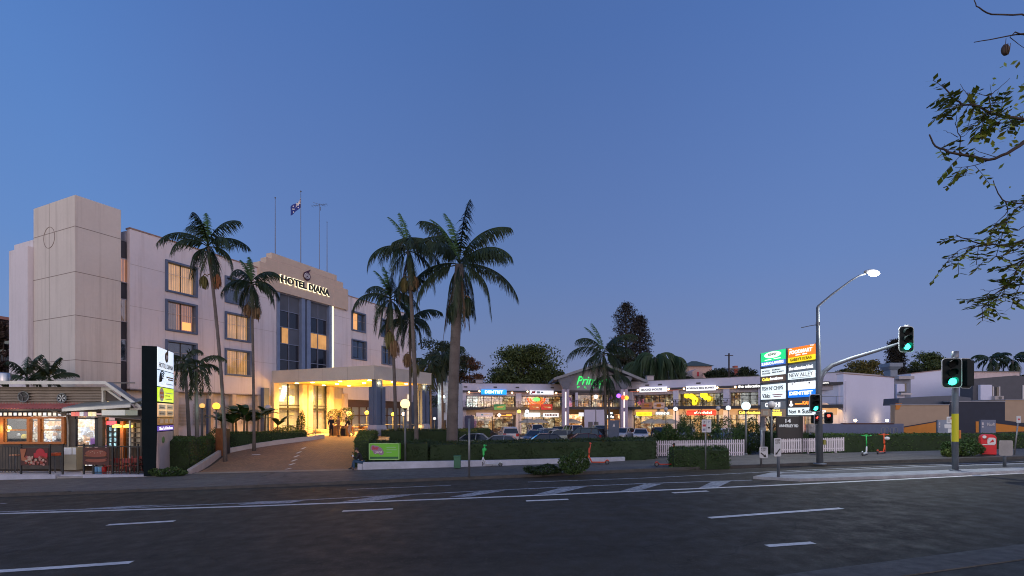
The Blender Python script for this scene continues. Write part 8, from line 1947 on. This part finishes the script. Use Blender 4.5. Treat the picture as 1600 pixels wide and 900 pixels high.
BR = [  # main twigs: pixel polylines, thickness, leaf density
 ([(1720, 60, .9), (1640, 40, .5), (1598, 22, .2), (1550, 23, 0), (1530, 12, 0), (1522, 0, 0)], .011, 0),
 ([(1720, 80, .9), (1640, 62, .4), (1600, 53, .1), (1560, 58, 0), (1522, 66, 0)], .010, 0),
 ([(1600, 53, .1), (1585, 50, 0), (1578, 58, -.05), (1600, 75, .1)], .008, 0),
 ([(1730, 170, 1), (1660, 185, .5), (1602, 187, .1), (1570, 183, 0), (1548, 176, -.1), (1528, 165, -.1), (1505, 163, 0), (1488, 152, 0), (1473, 133, .1)], .016, .9),
 ([(1528, 165, -.1), (1518, 165, -.1), (1508, 142, 0), (1500, 131, 0)], .006, .2),
 ([(1548, 176, -.1), (1545, 150, -.1), (1560, 138, 0), (1578, 122, .1)], .007, .1),
 ([(1548, 176, -.1), (1556, 160, 0), (1549, 148, 0), (1547, 132, 0)], .005, .0),
 ([(1720, 190, .8), (1640, 205, .4), (1600, 222, 0), (1575, 240, -.1), (1545, 250, 0), (1510, 243, 0), (1482, 238, 0), (1462, 228, .1), (1452, 210, .1)], .020, .12),
 ([(1545, 250, 0), (1560, 246, 0), (1535, 238, -.1), (1520, 232, -.1)], .006, .2),
 ([(1510, 243, 0), (1500, 238, 0), (1500, 215, .1), (1493, 193, .1), (1495, 180, 0)], .008, .1),
 ([(1500, 215, .1), (1508, 210, 0), (1519, 200, .1)], .004, .1),
 ([(1497, 214, 0), (1485, 207, 0), (1474, 204, 0)], .004, .6),
 ([(1462, 228, .1), (1470, 236, 0), (1476, 225, 0)], .005, 1.2),
 ([(1545, 250, 0), (1530, 256, .1), (1515, 260, 0), (1492, 262, 0)], .006, 1.3),
 ([(1570, 183, 0), (1555, 195, 0), (1530, 190, .1), (1505, 198, 0)], .007, 1.1),
 ([(1602, 187, .1), (1590, 180, .1), (1575, 192, 0), (1550, 192, 0)], .006, 1.0),
 ([(1545, 150, 0), (1530, 146, .1), (1510, 145, 0)], .005, .9),
 ([(1505, 163, 0), (1490, 170, 0), (1470, 173, 0)], .005, 1.1),
 ([(1730, 330, 1), (1660, 345, .6), (1605, 372, .1), (1580, 383, 0), (1550, 382, 0), (1520, 378, 0), (1494, 367, 0)], .012, .3),
 ([(1550, 382, 0), (1525, 385, 0), (1500, 390, 0), (1482, 405, 0)], .007, 1.5),
 ([(1730, 290, 1), (1650, 300, .5), (1600, 318, .1), (1570, 315, 0), (1560, 302, 0), (1552, 282, 0)], .010, .1),
 ([(1570, 315, 0), (1575, 330, .1), (1560, 345, 0), (1555, 352, 0)], .007, 1.5),
 ([(1600, 318, .1), (1590, 325, 0), (1575, 340, 0), (1570, 352, 0)], .006, 1.8),
 ([(1720, 370, .8), (1650, 380, .4), (1605, 400, .1), (1590, 420, 0), (1580, 440, 0), (1560, 455, 0), (1545, 470, 0), (1533, 482, 0)], .010, 1.3),
 ([(1580, 440, 0), (1560, 452, .1), (1545, 455, .1), (1532, 452, 0)], .005, .3),
 ([(1605, 372, .1), (1595, 385, 0), (1580, 395, 0), (1560, 400, 0), (1540, 405, 0)], .006, 1.3),
 ([(1605, 400, .1), (1600, 425, 0), (1592, 450, 0), (1575, 465, 0)], .006, 1.4),
 ([(1605, 350, .1), (1590, 360, 0), (1565, 365, 0)], .006, .9)]
rng.seed(5); g = G(); LQ = []
tw = G()
for pts, r, dens in BR:
    P = [Vector(b3(*p)) for p in pts]; k = len(P)
    if pts[0][0] > 1700: z0 = P[0].z; P = [Vector((-.1, -.1, z0-.45)), Vector((P[0].x*.5, P[0].y*.5, z0-.12))]+P; r *= 1.5
    PP = []
    for a, b in zip(P, P[1:]):
        for s in range(3): PP.append(a.lerp(b, s/3)+Vector((rng.uniform(-1, 1), rng.uniform(-1, 1), rng.uniform(-1, 1)))*.008)
    PP.append(P[-1]); g.tube(PP, [r*(1-.75*i/len(PP)) for i in range(len(PP))], 6)
    L = sum((b-a).length for a, b in zip(P, P[1:]) if True); nsp = int(dens*L*7)
    for q in range(nsp):
        f = rng.uniform(.15, 1)**.7; i = min(len(PP)-2, int(f*(len(PP)-1))); o = PP[i].lerp(PP[i+1], rng.random())
        if o.x > -.9: continue
        d = Vector((rng.uniform(-1, .5), rng.uniform(-.7, .7), rng.uniform(-.8, .5))).normalized(); ln = rng.uniform(.14, .28); e = o+d*ln+Vector((0, 0, -.03)); tw.tube([o, (o+e)/2+Vector((0, 0, .01)), e], .0034, 4)
        sd = d.cross(Vector((0, 0, 1))).normalized()
        for m in range(4):
            c = o.lerp(e, (m+1)/4.2)
            for s in (-1, 1):
                ld = (sd*s*.8+d*.5+Vector((0, 0, rng.uniform(-.5, .2)))).normalized(); ll = rng.uniform(.065, .12); wd = ld.cross(Vector((rng.uniform(-.4, .4), rng.uniform(-.4, .4), 1))).normalized()*ll*.27
                LQ.append([tuple(c), tuple(c+ld*ll*.5+wd), tuple(c+ld*ll), tuple(c+ld*ll*.5-wd)])
g.out('branch', BK, ot); tw.out('twig', BK, ot); quads('leaves', np.array(LQ), LV, ot)
g = G(); p = b3(1571, 78); g.ball(p, .062, 12, .8, .5, 1.15); g.tube([b3(1572, 60), b3(1571, 70)], .004, 4); pd = g.out('seed_pod', mat('pod_brown', (.05, .03, .022), .7), ot)
g = G()
for k in (-1, 0, 1): g.tube([(p[0]+k*.03, p[1]-.03, p[2]+.06), (p[0]+k*.02, p[1]-.036, p[2]), (p[0]+k*.015, p[1]-.02, p[2]-.07)], .004, 4)
g.out('pod_rib', mat('pod_rib', (.12, .08, .05), .7), pd)
# powerline pole on the far hill and scattered litter leaves on the verge
t = T('power_pole', 'thin timber power pole on the hill above the right wing', 'pole', (gx(1139, 120), 120, 2)); g = G(); g.tube([(0, 0, 0), (0, 0, pz(0, 552, 120)-2)], .18, 6); g.out('pole', BK, t)
g = G(); z = pz(0, 556, 120)-2; g.box(-1, -.1, z, 1, .1, z+.15); g.out('cross_arm', BK, t)

# shoppers and balcony furniture at the plaza
for i, (px, Y, lab, a, b) in enumerate(((1019, 66, 'shopper in dark clothes walking in front of the yellow shop sign', BLK, DNM), (1034, 68, 'shopper in tan top outside the shop under the grey sign', TANC, BLK), (797, 72, 'shopper in dark top before the brown shop sign', BLK, BLK))):
    person(lab, gp_(px, Y), .5+i, s2 if i else s3, a, b)
DKF_ = mat('dark_furniture', (.03, .02, .015), .6); c1_ = cafe_chair(DKF_); t1_ = cafe_table(DKF_); i = 0
for fr, pxs in ((LWF, (735, 742, 764, 798, 817, 870)), (CF, (904, 912, 933, 953)), (RWF, (1044, 1064, 1071, 1095, 1108, 1127))):
    for px in pxs:
        t = fr.t(px, -.5); w_ = fr.w(t, -.5, 4.36)
        place(t1_ if i == 0 else cp(t1_), w_, fr.ang, 'dark dining table on the upper balcony of the plaza', 'balcony dining tables')
        for k in (-1, 1): place(c1_ if (i == 0 and k < 0) else cp(c1_), fr.w(t+k*.6, -.45, 4.36), fr.ang+k*PI/2*-1, 'dark dining chair on the upper balcony of the plaza', 'balcony dining chairs')
        i += 1
